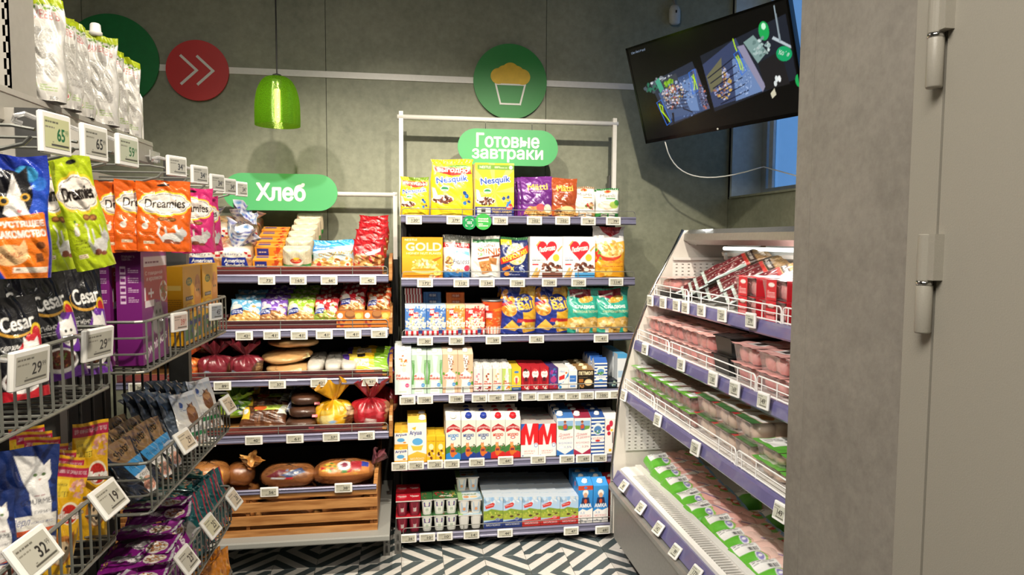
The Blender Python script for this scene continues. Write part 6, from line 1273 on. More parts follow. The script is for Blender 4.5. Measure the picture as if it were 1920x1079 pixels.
# --- second shelf: small pillow packs of buns
zb2_, yb2 = ZSH['b2']
def bun(bg_, c2, filler):
    return [bg_, ('b', .5, .5, .5, .5, 26, .10, [bg_, c2]), ('p', [(0, .0), (1, .0), (1, .22), (.5, .36), (0, .26)], filler), ('b', .5, .16, .46, .14, 26, .06, [filler, '#d9a868', '#a8703a']), ('e', .26, .50, .16, .16, '#e9e2da'), ('b', .78, .42, .14, .18, 14, .06, [c2, '#f0e6da', filler]), ('p', [(.06, .42), (.44, .46), (.42, .24), (.05, .22)], '#22388a'), ('l', .09, .28, .40, .40, 2, '#e9ecf4')]
def buns(px0, px1, bg_, c2, filler, n, nm, seed, hgt=.125):
    Y = yb2+.06; W_ = wx(px1, Y, 590)-wx(px0, Y, 590)
    o = bag_pack('bun_pack', W_, .06, hgt, bun(bg_, c2, filler), 'pillow', bg_, seed=seed, m=FOIL, wr=1.4)
    x = wx((px0+px1)/2, Y, 590); place(o, (x, Y-.005, zb2_+.030), (R(-38), 0, .03*math.sin(seed)), f'{nm} bun pack, front one of its pile', 'bun pack', nm+' bun packs')
    for i in range(1, n): dup(o, (x+.006*math.sin(seed+i*2), Y+.075*i, zb2_+.030+.022*i), (R(-38-3*i), .03*math.sin(i*5+seed), .06*math.sin(seed*2+i)), f'{nm} bun pack, {ORD[i]} from the front of its pile')
buns(428, 490, '#6fb4dc', '#d9e9f2', '#dfae62', 3, 'sky blue', 51)
buns(485, 539, '#7f56b8', '#d9cfe6', '#a8764a', 4, 'violet', 52)
buns(536, 590, '#9ac63a', '#dfe9a8', '#b98a50', 4, 'lime green', 53)
buns(587, 634, '#c2343a', '#f0cfc4', '#8a9a3a', 4, 'dark red', 54)
buns(632, 684, '#c8202f', '#f2d9cf', '#a8703a', 5, 'bright red', 55, .14)
srp = ['#c8702a', ('p', [(0, .62), (.34, .62), (.40, .30), (.62, .30), (.68, .62), (1, .62), (1, 1), (0, 1)], '#c8702a'), ('c', .14, .72, .10, '#e9e2da'), ('e', .5, .78, .2, .28, '#7a4a2c'), ('e', .5, .84, .17, .18, '#a8703f'), ('p', [(.66, .9), (.98, .9), (.98, .5), (.7, .5)], '#e2a03a'), ('e', .8, .7, .12, .16, '#e9c06a'), ('b', .2, .25, .2, .2, 10, .06, ['#a83a2c', '#d9802f'])]
for i, (a_, b_, nm) in enumerate(((632, 682.5, 'orange display carton of buns under the bright red packs'), (683, 732, 'orange display carton of buns at the right end of second bread shelf'))):
    Y = yb2+.03; W_ = wx(b_, Y, 600)-wx(a_, Y, 600); H_ = hz(583, Y, 660)-zb2_
    o = box_pack('display_carton', W_, .045, H_, srp, side='#b8642a', top='#a85a28'); place(o, (wx((a_+b_)/2, Y, 600), Y+.0, zb2_), (0, 0, 0), nm, 'food box', 'orange display cartons')
buns(686, 732, '#d8562c', '#f0cfa8', '#a8703a', 3, 'orange red', 56, .115)
for o in list(bpy.data.objects):
    if o.name.startswith('bun_pack') and ('bright red' in o.get('label', '') or 'orange red' in o.get('label', '')): o.location.z += .035; o.location.y += .06

# --- third shelf
zb3, yb3 = ZSH['b3']
burg = ['#7a2430', ('b', .5, .5, .5, .5, 60, .05, ['#84303c', '#6c1c28', '#903c46']), ('p', [(.80, .0), (1, .0), (1, .52), (.92, .50), (.84, .35)], '#4a2c1c'), ('b', .93, .22, .07, .2, 70, .018, ['#5a3824', '#7a5438', '#3a2216', '#a88a5c']), ('e', .64, .20, .035, .05, '#a9c4dc'), ('t', 'Рижский', .70, .10, .14, .06, '#efe6e0')]
for i, (px, y, dz, s_) in enumerate(((516-70, yb3+.10, 0, 1), (380, yb3+.10, 0, .96), (452, yb3+.30, .09, .9), (378, yb3+.28, .09, .88))):
    if i == 0: b0 = ruffle_bag('bread_bag', .072, .105, burg, .046, 3, sx=1.05, sy=1.1); place(b0, (wx(462, y, 690), y, zb3), (0, 0, 0), 'burgundy twisted bag of rye bread, right one in front', 'bread bag', 'burgundy bread bags')
    else: d = dup(b0, (wx((0, 404, 462, 396)[i], y, 680), y, zb3+dz+.002), (0, 0, (0, .4, -.3, .3)[i]), ('', 'burgundy twisted bag of rye bread, left one in front', 'burgundy twisted bag of rye bread, upper right one behind', 'burgundy twisted bag of rye bread, upper left one behind')[i])
veg = ['#d9682a', ('b', .5, .5, .5, .5, 80, .05, ['#b8682f', '#d98a44', '#8a4a22', '#c8502a']), ('e', .70, .5, .10, .14, '#c8242c'), ('t', 'Тост', .70, .5, .12, .1, '#f2e6da'), ('b', .8, .1, .2, .1, 12, .04, ['#4f8f3a', '#e9a04a'])]
o = ruffle_bag('bread_bag', .055, .10, veg, .03, 8, sx=1., sy=1.2); place(o, (wx(352, yb3+.09, 690), yb3+.09, zb3), (0, 0, .2), 'orange bread bag with red logo at the left end', 'bread bag')
def wrapped(name, fnlump, bagscale, label, cat, loc, rot=(0, 0, 0), group=None, lab=None):
    b = MB(); fnlump(b); o = b.build(name, FOOD, None, True); place(o, loc, rot, label, cat, group)
    me = o.data; c = MB(); V = np.array([v.co for v in me.vertices]); F = [tuple(p.vertices) for p in me.polygons]
    ce = V.mean(0); rng_ = np.random.default_rng(len(V)); c.add((V-ce)*np.array(bagscale)+ce+rng_.normal(0, .0012, V.shape), F); c.build('clear_bag', CLEAR, o, True)
    if lab:
        x0, x1, y, z0, z1, art = lab; nu, nv = nn(x1-x0, z1-z0, .0022); u, v = np.meshgrid(np.linspace(0, 1, nu+1), np.linspace(0, 1, nv+1))
        MB().grid(np.stack([x0+u*(x1-x0), np.full_like(u, y)+v*(z1-z0)*.6, z0+v*(z1-z0)*.8], -1), nu, nv, raster(art, nu, nv, x1-x0, z1-z0)).build('paper_label', CARD, o)
    return o
xa = wx(548, yb3+.16, 685)
o = wrapped('round_bread', lambda b: lump(b, (0, 0, .026), .118, .12, .026, '#b97c3c', '#e3bd84', 36, 2, .03, 2.3), (1.05, 1.05, 1.10), 'lower flat round bread in a clear bag', 'bread', (xa, yb3+.15, zb3), (0, 0, 0), 'flat round breads', (.02, .062, -.119, .022, .046, ['#e9d79a', ('l', .1, .2, .9, .8, 3, '#8a7a4a')]))
d = dup(o, (xa-.025, yb3+.19, zb3+.060), (R(3), R(-7), .6), 'upper flat round bread in a clear bag, tilted on the lower one')
d = dup(o, (xa+.0, yb3+.20, zb3+.122), (R(2), R(3), 2.1), 'topmost flat round bread in the shade of the shelf above')
tail(o, (-.06, -.10, .012), (R(70), R(-30), 0), .035, .05, ['#d9d6d0', ('b', .5, .5, .5, .5, 30, .1, ['#efece8', '#b9b4ac'])], 5, CLEAR)
for i, px in enumerate((592, 624, 652)):
    def lv(b, i=i): lump(b, (0, 0, .026), .040, .15, .025, '#c9c2b4', '#e6e2d8', 24, 40+i, .02, 4)
    wrapped('lavash_pack', lv, (1.06, 1.03, 1.08), f'white rolled flatbread in film, {ORD[i]} beside the round breads', 'bread', (wx(px, yb3+.10, 690), yb3+.18, zb3+.022), (R(5), 0, .04*i), 'white rolled flatbreads')
lav = ['#e9b920', ('r', 0, 0, .12, 1, '#4a2f86'), ('r', .9, 0, 1, 1, '#3f2a7a'), ('r', .12, .1, .30, .9, '#efd05a'), ('r', .22, .2, .52, .55, '#e3d2b0'), ('b', .37, .38, .14, .15, 30, .02, ['#d8b888', '#efe3c8', '#c89a5c']), ('r', .28, .66, .44, .9, '#2a2420'), ('r', .62, 0, .9, 1, '#7fae2c'), ('l', .66, .55, .86, .7, 2, '#e9f0d2')]
wl = wx(738, yb3+.08, 690)-wx(640, yb3+.08, 690)
for i in range(2):
    if i == 0: o = bag_pack('flatbread_pack', wl, .05, .13, lav, 'pillow', '#c9a830', seed=61); place(o, (wx(690, yb3+.08, 690), yb3+.06, zb3+.012), (R(-55), 0, .03), 'yellow and green flatbread pack with violet ends, front one', 'bread', 'yellow and green flatbread packs')
    else: dup(o, (wx(694, yb3+.2, 690), yb3+.17, zb3+.055), (R(-70), 0, -.05), 'yellow and green flatbread pack with violet ends, back one')

# --- fourth shelf
zb4, yb4 = ZSH['b4']
dark = ['#5a3420', ('b', .5, .5, .5, .5, 80, .06, ['#6a4028', '#4a2a18', '#7f5436'])]+[('r', .3+.09*i, .1, .315+.09*i, .62, '#3a2012') for i in range(7)]+[('p', [(0, .3), (.22, .2), (.16, .9), (0, .9)], '#e2bd3a'), ('e', .1, .6, .06, .14, '#dfe6ee'), ('p', [(.30, .55), (.95, .62), (.98, .92), (.34, .95)], '#b8cf5a'), ('e', .42, .74, .14, .18, '#c8602c'), ('l', .6, .68, .9, .84, 2, '#5a6a2c'), ('p', [(.8, .4), (1, .5), (1, .95), (.88, .9)], '#d9d9c9')]
wd = wx(540, yb4+.08, 780)-wx(450, yb4+.08, 780)
o = bag_pack('sliced_bread_pack', wd, .075, .12, dark, 'pillow', '#4a2a18', seed=71); place(o, (wx(492, yb4+.08, 780), yb4+.08, zb4+.02), (R(-50), 0, 0), 'sliced dark bread pack with lime label, front one', 'bread', 'sliced dark bread packs')
tl = ['#4a4f6a', ('b', .5, .5, .5, .5, 60, .06, ['#c9b04a', '#2a3050', '#dfe3ea', '#7f93b4'])]
tail(o, (wd*.46, -.02, .07), (R(20), R(65), 0), .035, .05, tl, 4)
dup(o, (wx(500, yb4+.2, 780), yb4+.18, zb4+.06), (R(-55), 0, .05), 'sliced dark bread pack with lime label, second one behind')
dup(o, (wx(512, yb4+.3, 780), yb4+.27, zb4+.10), (R(-60), 0, -.04), 'sliced dark bread pack with lime label, third one behind')
limeb = ['#7fae2c', ('b', .5, .5, .5, .5, 30, .08, ['#92c03a', '#5f8a22', '#b4d66a']), ('b', .75, .5, .1, .3, 14, .04, ['#1c2430', '#e3e9ee', '#2f4a6a'])]
o = ruffle_bag('bread_bag', .062, .075, limeb, .035, 12, sx=1.3); place(o, (wx(440, yb4+.20, 770), yb4+.20, zb4+.06), (R(20), 0, .6), 'lime green bread bag behind the sliced dark bread', 'bread bag')
MB().box(-.06, .06, -.05, .05, -.062, 0).build('bread_below', FOOD, o) if False else None
wd2 = wx(596, yb4+.08, 785)-wx(536, yb4+.08, 785)
def dl(b): lump(b, (0, 0, .026), wd2*.5, .10, .026, '#2f1a10', '#5f3a24', 26, 77, .02, 3)
o = wrapped('dark_loaf', dl, (1.04, 1.03, 1.06), 'dark rye loaf in film, lowest of its stack', 'bread', (wx(566, yb4+.1, 785), yb4+.13, zb4), (0, 0, 0), 'dark rye loaves', (.04, .065, -.102, .008, .022, ['#b8243a', ('l', .1, .3, .9, .7, 1, '#e9d2cf')]))
for i in range(1, 3): dup(o, (wx(568+2*i, yb4+.1, 785), yb4+.13+.02*i, zb4+.055*i), (0, 0, .04*i), f'dark rye loaf in film, {ORD[i]} from the bottom of its stack')
yelb = ['#e0a81c', ('b', .5, .5, .5, .5, 50, .06, ['#efc02f', '#c98f14', '#f4d05a']), ('p', [(.84, 0), (1, 0), (1, .6), (.9, .5)], '#6a3f24'), ('b', .93, .25, .07, .25, 40, .03, ['#5a3420', '#8a5a34', '#c9b08a']), ('p', [(.62, .1), (.78, .12), (.76, .40), (.66, .36)], '#f0d98a'), ('e', .76, .22, .03, .04, '#8fb4d8')]
o = ruffle_bag('bread_bag', .088, .135, yelb, .062, 21, sx=1.05, sy=1.0, squat=2.2); place(o, (wx(627, yb4+.10, 790), yb4+.11, zb4), (0, 0, -.1), 'yellow twisted bread bag on the fourth bread shelf', 'bread bag')
redb_ = ['#a81c28', ('b', .5, .5, .5, .5, 60, .06, ['#b8242f', '#8a141e', '#d0505a']), ('p', [(.84, 0), (1, 0), (1, .6), (.9, .5)], '#8a5a3c'), ('b', .93, .25, .07, .25, 30, .03, ['#a8704a', '#7a4a2c', '#d9b08a']), ('p', [(.66, .12), (.78, .10), (.76, .24), (.68, .28)], '#d9c6c0'), ('l', .67, .14, .76, .22, 3, '#a81c28')]
o = ruffle_bag('bread_bag', .088, .140, redb_, .062, 22, sx=1.0, sy=1.0, squat=2.2); place(o, (wx(695, yb4+.09, 790), yb4+.11, zb4), (0, 0, .2), 'red twisted bread bag in front at the right end', 'bread bag', 'red bread bags')
dup(o, (wx(714, yb4+.32, 760), yb4+.32, zb4+.01), (0, 0, 1.3), 'red twisted bread bag behind, its pinkish tail showing at right')
# --- loaves in the crate
zc = zd+.016
def crateloaf(px, y, L, Wd, Hh, c1, c2, label, seed, lab=None, rz=0, stack_z=.10):
    def f(b): lump(b, (0, 0, Hh/2), L/2, Wd/2, Hh/2, c1, c2, 96 if lab else 34, seed, .03, 2.5, paint=lab)
    return wrapped('wrapped_loaf', f, (1.04, 1.06, 1.05), label, 'bread', (wx(px, y, 890), y, zc+stack_z), (0, 0, rz), None, None)
printl = ['#c8803c', ('b', .5, .5, .5, .5, 20, .05, ['#e9b04a', '#3f7f3a', '#c8242c']), ('e', .5, .6, .14, .3, '#e9e2e6'), ('e', .5, .6, .07, .15, '#8a2f4a'), ('r', .62, .3, .84, .9, '#a8242f'), ('r', .84, .5, .98, .9, '#2a3f9e'), ('b', .2, .5, .16, .3, 14, .04, ['#d9c04a', '#4f8f3a', '#e9922c'])]
print2 = ['#80502c', ('b', .5, .5, .5, .5, 20, .05, ['#8a5a34', '#744424']), ('p', [(.05, .2), (.35, .7), (.55, .6), (.3, .1)], '#6a1c28'), ('p', [(.40, .3), (.85, .85), (.95, .5), (.6, .1)], '#33456f'), ('r', .2, .02, .5, .16, '#d9dbe0'), ('r', .5, .02, .7, .16, '#c8242f'), ('b', .6, .5, .2, .2, 8, .03, ['#7a8cb0', '#c9c4ba'])]
o = crateloaf(645, CY+.16, wx(702, 3.35, 890)-wx(588, 3.35, 890), .16, .105, '#7a3f1a', '#a86a34', 'long loaf with fruit printed film, right one on top in the crate', 91, (-.11, .12, .10, 1.5, printl), .02, .165)
tail(o, (.135, .0, .08), (R(10), R(35), 0), .035, .07, ['#4a2028', ('b', .5, .5, .5, .5, 30, .1, ['#6a3038', '#8a5058', '#3a1820'])], 3)
o = crateloaf(543, CY+.17, wx(596, 3.35, 890)-wx(494, 3.35, 890), .15, .095, '#6a3a1c', '#a86c38', 'long loaf with blue and red printed film, middle one in the crate', 92, (-.11, .09, .05, 1.3, print2), -.03, .16)
o = crateloaf(392, CY+.16, .19, .16, .12, '#84491c', '#b57a3e', 'golden loaf in a clear bag, left one in the crate', 93, (.0, .07, -.2, .7, ['#d9982c', ('b', .5, .5, .4, .3, 12, .1, ['#efc04a', '#c8742c'])]), .1, .165)
o = crateloaf(452, CY+.20, .13, .14, .10, '#74411b', '#a2642f', 'small golden loaf with twisted film beside the left crate loaf', 94, None, .2, .165)
tail(o, (.04, -.05, .09), (R(25), R(15), 0), .05, .055, ['#b9803c', ('b', .5, .5, .5, .5, 30, .08, ['#d9a860', '#8a5424', '#e6c890'])], 6)
o = crateloaf(330, CY+.2, .16, .16, .11, '#74411b', '#a2642f', 'golden loaf half hidden by the teal pouches', 97, None, .4, .165)
for i, (px, c1, c2) in enumerate(((650, '#7a4320', '#b87c42'), (540, '#5f3418', '#9a6234'), (430, '#8a4c20', '#b8783c'), (340, '#7a4420', '#a86c38'))):
    crateloaf(px, CY+.14, .24 if i < 3 else .2, .15, .10, c1, c2, f'wrapped loaf of the lower layer seen between the crate slats, {ORD[i]} from the right end', 100+i, None, 0, .0)
    crateloaf(px+8, CY+.30, .24 if i < 3 else .2, .15, .15, c1, c2, f'wrapped loaf at the back of the crate, {ORD[i]} from the right end', 110+i, None, .05, .0)
for i, px in enumerate((645, 543, 392)):
    crateloaf(px, CY+.14, .22, .14, .06, '#7a4320', '#a86c38', f'wrapped loaf of the middle crate layer, {ORD[i]} from the right end', 120+i, None, 0, .102)

# ================================================================== PRICE TAGS
CASEP = mat('white_tag_plastic', '#efeee9', .35, 0, .02, 60)
def price_tag(price, sup, Wt, Ht, label, M_=None, loc=None, rot=None, hue='#b9b6a6', ink='#1c1c1c', clip=False, cell=.0011, lift=None):
    b = MB(); b.rbox(-Wt/2, Wt/2, -.0055, .0035, -Ht/2, Ht/2, .003)
    o = b.build('price_tag', CASEP); tag(o, label, 'price tag')
    if loc is not None: o.location = loc
    if rot is not None: o.rotation_euler = rot
    w_, h_ = Wt*.80, Ht*.72; nu, nv = nn(w_, h_, cell)
    art = [hue, ('l', .04, .78, .55, .93, 1, '#5a584e'), ('l', .04, .62, .40, .74, 1, '#7a776a'), ('r', .26, .08, .96, .15, '#4a483f'), ('l', .30, .17, .92, .25, 1, '#6d6a5e')]
    n = len(price); pw = .15*n
    art += [('t', price, .80-pw/2-.0, .47, pw, .40, ink, {'b': .03}), ('t', sup, .885, .57, .12, .19, ink)]
    u, v = np.meshgrid(np.linspace(0, 1, nu+1), np.linspace(0, 1, nv+1))
    MB().grid(np.stack([(u-.5)*w_-Wt*.01, np.full_like(u, -.0060), (v-.5)*h_], -1), nu, nv, raster(art, nu, nv, w_, h_)).build('screen', SCREEN, o)
    if clip:
        c = MB(); c.tube([(-Wt*.5+.004, .005, Ht*.3), (-Wt*.5-.010, .010, Ht*.36), (-Wt*.5-.014, .020, Ht*.30), (-Wt*.5-.010, .026, Ht*.2), (-Wt*.5-.002, .020, Ht*.15)], .0035, 8); c.build('clip', CLIPCLEAR, o)
    return o
def rail_tag(px, py, price, key_or_y, under, sup='99'):
    y = key_or_y-.0045; x, _, z = atY(px, py, y)
    price_tag(price, sup, .079, .043, f'white shelf tag reading {price}, {under}', loc=(x, y, z))
Y1 = {k: v[1] for k, v in ZSH.items()}
for key, lst in {
 's1': [(776, 413, '120', 'below the small yellow cereal bag'), (852, 413, '279', 'below the large yellow cereal bag'), (938, 414, '159', 'below the yellow cereal box'), (1002, 414, '102', 'below the purple muesli pouches'), (1055, 414, '102', 'below the orange brown pouches'), (1103, 415, '91', 'below the tan based muesli'), (1150, 415, '79', 'below the green based muesli')],
 's2': [(797, 531, '172', 'below the golden flakes box'), (865, 531, '112', 'below the white and blue flakes'), (913, 531, '134', 'below the silver white cereal'), (970, 531, '109', 'below the dark blue cereal'), (1030, 530, '109', 'below the left heart box'), (1085, 530, '109', 'below the right heart box'), (1155, 529, '114', 'below the corn flakes bag')],
 's3': [(797, 640, '30', 'below the blue popcorn boxes'), (856, 639, '30', 'below the orange popcorn box'), (925, 638, '59', 'below the popcorn cup'), (1006, 636, '62', 'below the cheese ball bags'), (1127, 635, '41', 'below the teal bags')],
 's4': [(764, 751, '108', 'below the pale blue carton'), (797, 750, '108', 'below the pale green cartons'), (856, 748, '108', 'below the peach cartons'), (899, 747, '56', 'below the small pink carton'), (929, 746, '40', 'below the small peach carton'), (957, 745, '59', 'below the small lime carton'), (992, 744, '38', 'below the first red box'), (1021, 744, '38', 'below the last red box'), (1048, 743, '38', 'below the small white drink'), (1074, 743, '19', 'below the cream carton with blue square'), (1100, 742, '154', 'below the black gold cartons'), (1129, 741, '105', 'below the striped cream carton'), (1156, 740, '87', 'next to the fridge edge on the fourth shelf')],
 's5': [(749, 875, '30', 'below the baby milk boxes'), (780, 873, '92', 'below the large baby milk'), (816, 871, '25', 'below the chocolate milk'), (847, 870, '72', 'below the white capped milk'), (894, 867, '74', 'below the blue capped milk'), (948, 864, '64', 'below the red capped milk'), (1009, 862, '69', 'below the giant M milk'), (1063, 861, '69', 'below the blue meadow milk'), (1094, 860, '69', 'below the crimson meadow milk'), (1124, 859, '96', 'below the striped milk')],
 's6': [(766, 1010, '26', 'below the red yoghurts'), (801, 1008, '10', 'below the narrow berry yoghurts'), (834, 1006, '10', 'below the wide berry yoghurts'), (884, 1003, '14', 'below the pale blue yoghurts'), (947, 1000, '44', 'below the meadow milk'), (1071, 996, '47', 'at the end of the meadow milk'), (1130, 994, '69', 'below the blue cartons')],
 'b1': [(500, 526, '73', 'below the toast boxes'), (559, 526, '165', 'below the crispbread'), (617, 526, '66', 'below the blue ring bag'), (690, 526, '42', 'below the red rusk bags')],
 'b2': [(458, 630, '42', 'below the sky blue buns'), (510, 629, '41', 'below the violet buns'), (561, 629, '41', 'below the lime buns'), (608, 628, '41', 'below the dark red buns'), (662, 627, '41', 'below the left display carton'), (711, 626, '41', 'below the right display carton')],
 'b3': [(258, 727, '36', 'behind the left wire grid'), (417, 724, '89', 'below the burgundy bread'), (520, 721, '37', 'below the round breads'), (598, 718, '42', 'below the white flatbreads'), (693, 716, '97', 'below the yellow green flatbread')],
 'b4': [(388, 830, '35', 'at the left behind the basket'), (476, 826, '40', 'below the sliced dark bread'), (553, 823, '61', 'below the dark loaves'), (621, 820, '57', 'below the yellow bread bag'), (687, 817, '45', 'below the red bread bag')],
 'c': [(505, 923, '56', 'on the left of the crate rail'), (644, 915, '38', 'on the right of the crate rail')]}.items():
    for px, py, price, under in lst: rail_tag(px, py, price, CY-.006 if key == 'c' else Y1[key], under, '00' if key in ('b2', 's3') else '99')
# on the refrigerated case: hung on the violet rails, turned to the aisle
def fridge_tag(px, py, key, price, nm, Wt=.056, Ht=.050):
    xr = SHX[key][0] if key != 'd' else .972
    P = atX(px, py, xr-.012)
    tilt = 0 if key == 'f1' else R(-4) if key == 'f2' else R(-10) if key == 'f3' else R(-36)
    price_tag(price, '99', Wt, Ht, f'small fridge tag reading {price}, {nm}', loc=(P[0]-.003, P[1], P[2]), rot=(tilt, 0, R(-84)), hue='#c3c4b4', cell=.0012)
for i, (px, py, p) in enumerate(((1221, 564, '189'), (1245, 568, '215'), (1270, 573, '179'), (1287, 577, '239'), (1317, 582, '254'), (1356, 591, '259'), (1410, 601, '279'))): fridge_tag(px, py, 'f1', p, f'{ORD[i]} from far end of the top rail')
for i, (px, py, p) in enumerate(((1211, 655, '98'), (1279, 684, '109'), (1339, 711, '138'), (1380, 730, '169'), (1434, 752, '149'))): fridge_tag(px, py, 'f2', p, f'{ORD[i]} from far end of the middle rail')
for i, (px, py, p) in enumerate(((1171, 742, '119'), (1235, 788, '152'), (1306, 841, '129'), (1466, 961, '149'))): fridge_tag(px, py, 'f3', p, f'{ORD[i]} from far end of the lower rail')
for i, (px, py, p) in enumerate(((1171, 912, '88'), (1203, 953, '147'), (1236, 992, '142'), (1268, 1035, '99'), (1306, 1076, '173'))): fridge_tag(px, py, 'd', p, f'{ORD[i]} from far end of the deck rail')

# ================================================================== PET FOOD GONDOLA on the left
GX = -.55
gond = thing('gondola_shelf', 'grey pet food gondola with wire grid and perforated upright along the left edge', 'shelf')
POST = mat('dark_grey_post', '#4a4a49', .45, .2)
LGREY = mat('light_grey_steel', '#b2aea6', .42, .1, .04, 60)
for y in (1.50, 2.33): MB().box(-.745, -.685, y-.015, y+.015, 0, 1.80).build('post', POST, gond)
MB().box(-.80, -.79, .3, 1.99, .05, 1.72).build('back_panel', DARKP, gond)
# tall light column with slots towards the aisle end
cy0, cy1 = atX(20, 100, -.768)[1], atX(66, 100, -.768)[1]
MB().box(-.776, -.768, cy0, cy1, 1.70, 2.5).build('column_face', LGREY, gond)
slot_panel('slotted_face', LGREY, 1.705, 2.5, -.872, -.768, .032, .026, .021, .009, gond, lambda a, z: (z, cy0, a))
MB().box(-1.0, -.778, cy0+.02, cy0+.03, 1.70, 2.5).build('column_back', DARKP, gond)
MB().box(-1.0, -.80, cy1-.005, cy1, 1.70, 2.5).box(-.80, -.776, cy1-.005, cy1, 1.70, 2.5).build('column_side', LGREY, gond)
# open grid behind the far bay
g = MB()
for i in range(12): y = 1.56+.063*i; g.tube([(-.735, y, .62), (-.735, y, 1.34)], .0034, 6)
for z in (.66, .95, 1.33): g.tube([(-.739, 1.52, z), (-.739, 2.31, z)], .0034, 6)
g = g.build('wire_grid', BLACKM, gond); g['kind'] = 'stuff'
# upper shelf
zs0 = 1.842; ys0, ys1 = cy1+.004, 2.29
so = MB().box(-1.05, -.772, ys0, ys1, zs0-.028, zs0-.004).build('shelf', LGREY, gond)
MB().prism([(-.772, zs0), (-.766, zs0), (-.764, zs0-.012), (-.766, zs0-.014), (-.764, zs0-.066), (-.772, zs0-.07)], 1.25, ys1, 'y').build('shelf_lip', LGREY, so)
MB().box(-.770, -.75, ys1-.07, ys1+.012, zs0-.05, zs0-.046).box(-.752, -.749, ys1-.07, ys1+.012, zs0-.06, zs0-.03).build('clear_strip', CLIPCLEAR, so)
MB().tube([(-.79, ys1-.012, zs0), (-.79, ys1-.012, zs0+.13), (-.80, ys1-.012, zs0+.15), (-.83, ys1-.012, zs0+.155), (-.86, ys1-.012, zs0+.155)], .004, 8).build('divider_wire', WHITEM, so)
MB().prism([(-.78, 1.70), (-.78, 1.80), (-.70, 1.80), (-.60, 1.735), (-.60, 1.715)], 1.488, 1.493, 'y').build('bracket', LGREY, gond)
MB().box(-.785, -.77, .6, 2.31, 1.685, 1.715).build('hook_bar', LGREY, gond)
HOOKS = [1.067, 1.194, 1.325, 1.594, 1.760, 1.915, 2.043, 2.192]
for y in HOOKS:
    b = MB(); b.tube([(-.77, y, 1.705), (-.54, y, 1.705), (-.510, y, 1.700)], .0026, 6)
    h_ = b.build('hook', WIRE, gond)
    MB().tube([(-.77, y, 1.672), (-.555, y, 1.672), (-.525, y, 1.680), (-.515, y, 1.690)], .0030, 6).build('prong', WIRE, h_)

# ------------------------------------------------------------------ wire baskets
def basket(y0, y1, z, h, label, x0=-.74, x1=GX, dark=False):
    root = thing('wire_basket', label, 'basket', (x1, (y0+y1)/2, z-h), (0, 0, 0)); L = (y1-y0)/2; Dp = x1-x0; c = .018
    def loop(zz, r):
        P = [(-Dp, -L, zz), (-c, -L, zz), (-c*.3, -L+c*.3, zz), (0, -L+c, zz), (0, L-c, zz), (-c*.3, L-c*.3, zz), (-c, L, zz), (-Dp, L, zz)]
        return MB().tube(P, r, 6)
    loop(h, .0036).build('rim', WIRE, root)
    loop(0, .003).build('bottom_ring', WIRE, root)
    n = int(2*L/.036); b = MB()
    for i in range(n+1):
        y = -L+.012+(2*L-.024)*i/n
        b.tube([(0, y, h), (.001, y, .008), (-.008, y, -.002), (-Dp, y, -.002)], .0023, 5)
    w1 = b.build('front_wires', WIRE, root); w1['kind'] = 'stuff'
    b = MB()
    for s in (-1, 1):
        for zz in (h*.36, h*.68): b.tube([(-Dp, s*L, zz), (-c, s*L, zz), (-c*.3, s*(L-c*.3), zz), (0, s*(L-c), zz)], .0024, 5)
        b.tube([(-Dp*.98, s*L, 0), (-Dp*.98, s*L, h)], .003, 5)
    w2 = b.build('side_wires', WIRE, root); w2['kind'] = 'stuff'
    return root
z_r1, z_r2, z_r3 = 1.372, 1.066, atX(390, 972, GX)[2]
basket(.74, 1.392, 1.384, .112, 'grey wire basket of black dog food pouches, top row near the camera')
basket(1.562, 2.245, z_r1, .108, 'grey wire basket holding purple and yellow boxes, top row')
basket(.74, 1.40, 1.092, .115, 'grey wire basket of blue and yellow pouches, middle row near the camera')
basket(1.562, 2.258, z_r2, .112, 'grey wire basket of brown and white pouches, middle row')
basket(1.562, 2.252, z_r3, .115, 'grey wire basket of purple and teal pouches, bottom row')
basket(.74, 1.40, .74, .115, 'grey wire basket at the lower left corner below the yellow pouches')
basket(1.80, 2.25, .50, .115, 'low wire basket of orange pouches near the floor')

# ------------------------------------------------------------------ goods
NC = .0013
def at_px(px, py, Y): return Vector(atY(px, py, Y))
def hang(name, pl, pr_, pt, pb, Y, yaw, D, art, label, cat, group=None, style='pouch', lean=0., roll=0., seed=0, back='#ccc', m=None, fs=1., wr=1., X=None):
    """a pack whose outline spans these pixels; Y (or X) is the plane it hangs or stands in"""
    f_ = (lambda a, b_: Vector(atX(a, b_, X))) if X is not None else (lambda a, b_: at_px(a, b_, Y))
    c = f_((pl+pr_)/2, (pt+pb)/2); dist = (c-Vector((0, 0, CAM_Z))) @ Vector(_f)
    W = (pr_-pl)*dist/FPX*fs; H = (pb-pt)*dist/FPX/max(math.cos(lean), .3)
    o = bag_pack(name, W, D, H, art, style, back, NC, seed, m or FOIL, wr=wr)
    e = Euler((-lean, roll, yaw)); off = e.to_matrix() @ Vector((0, 0, H/2))
    place(o, c-off, e, label, cat, group); return o
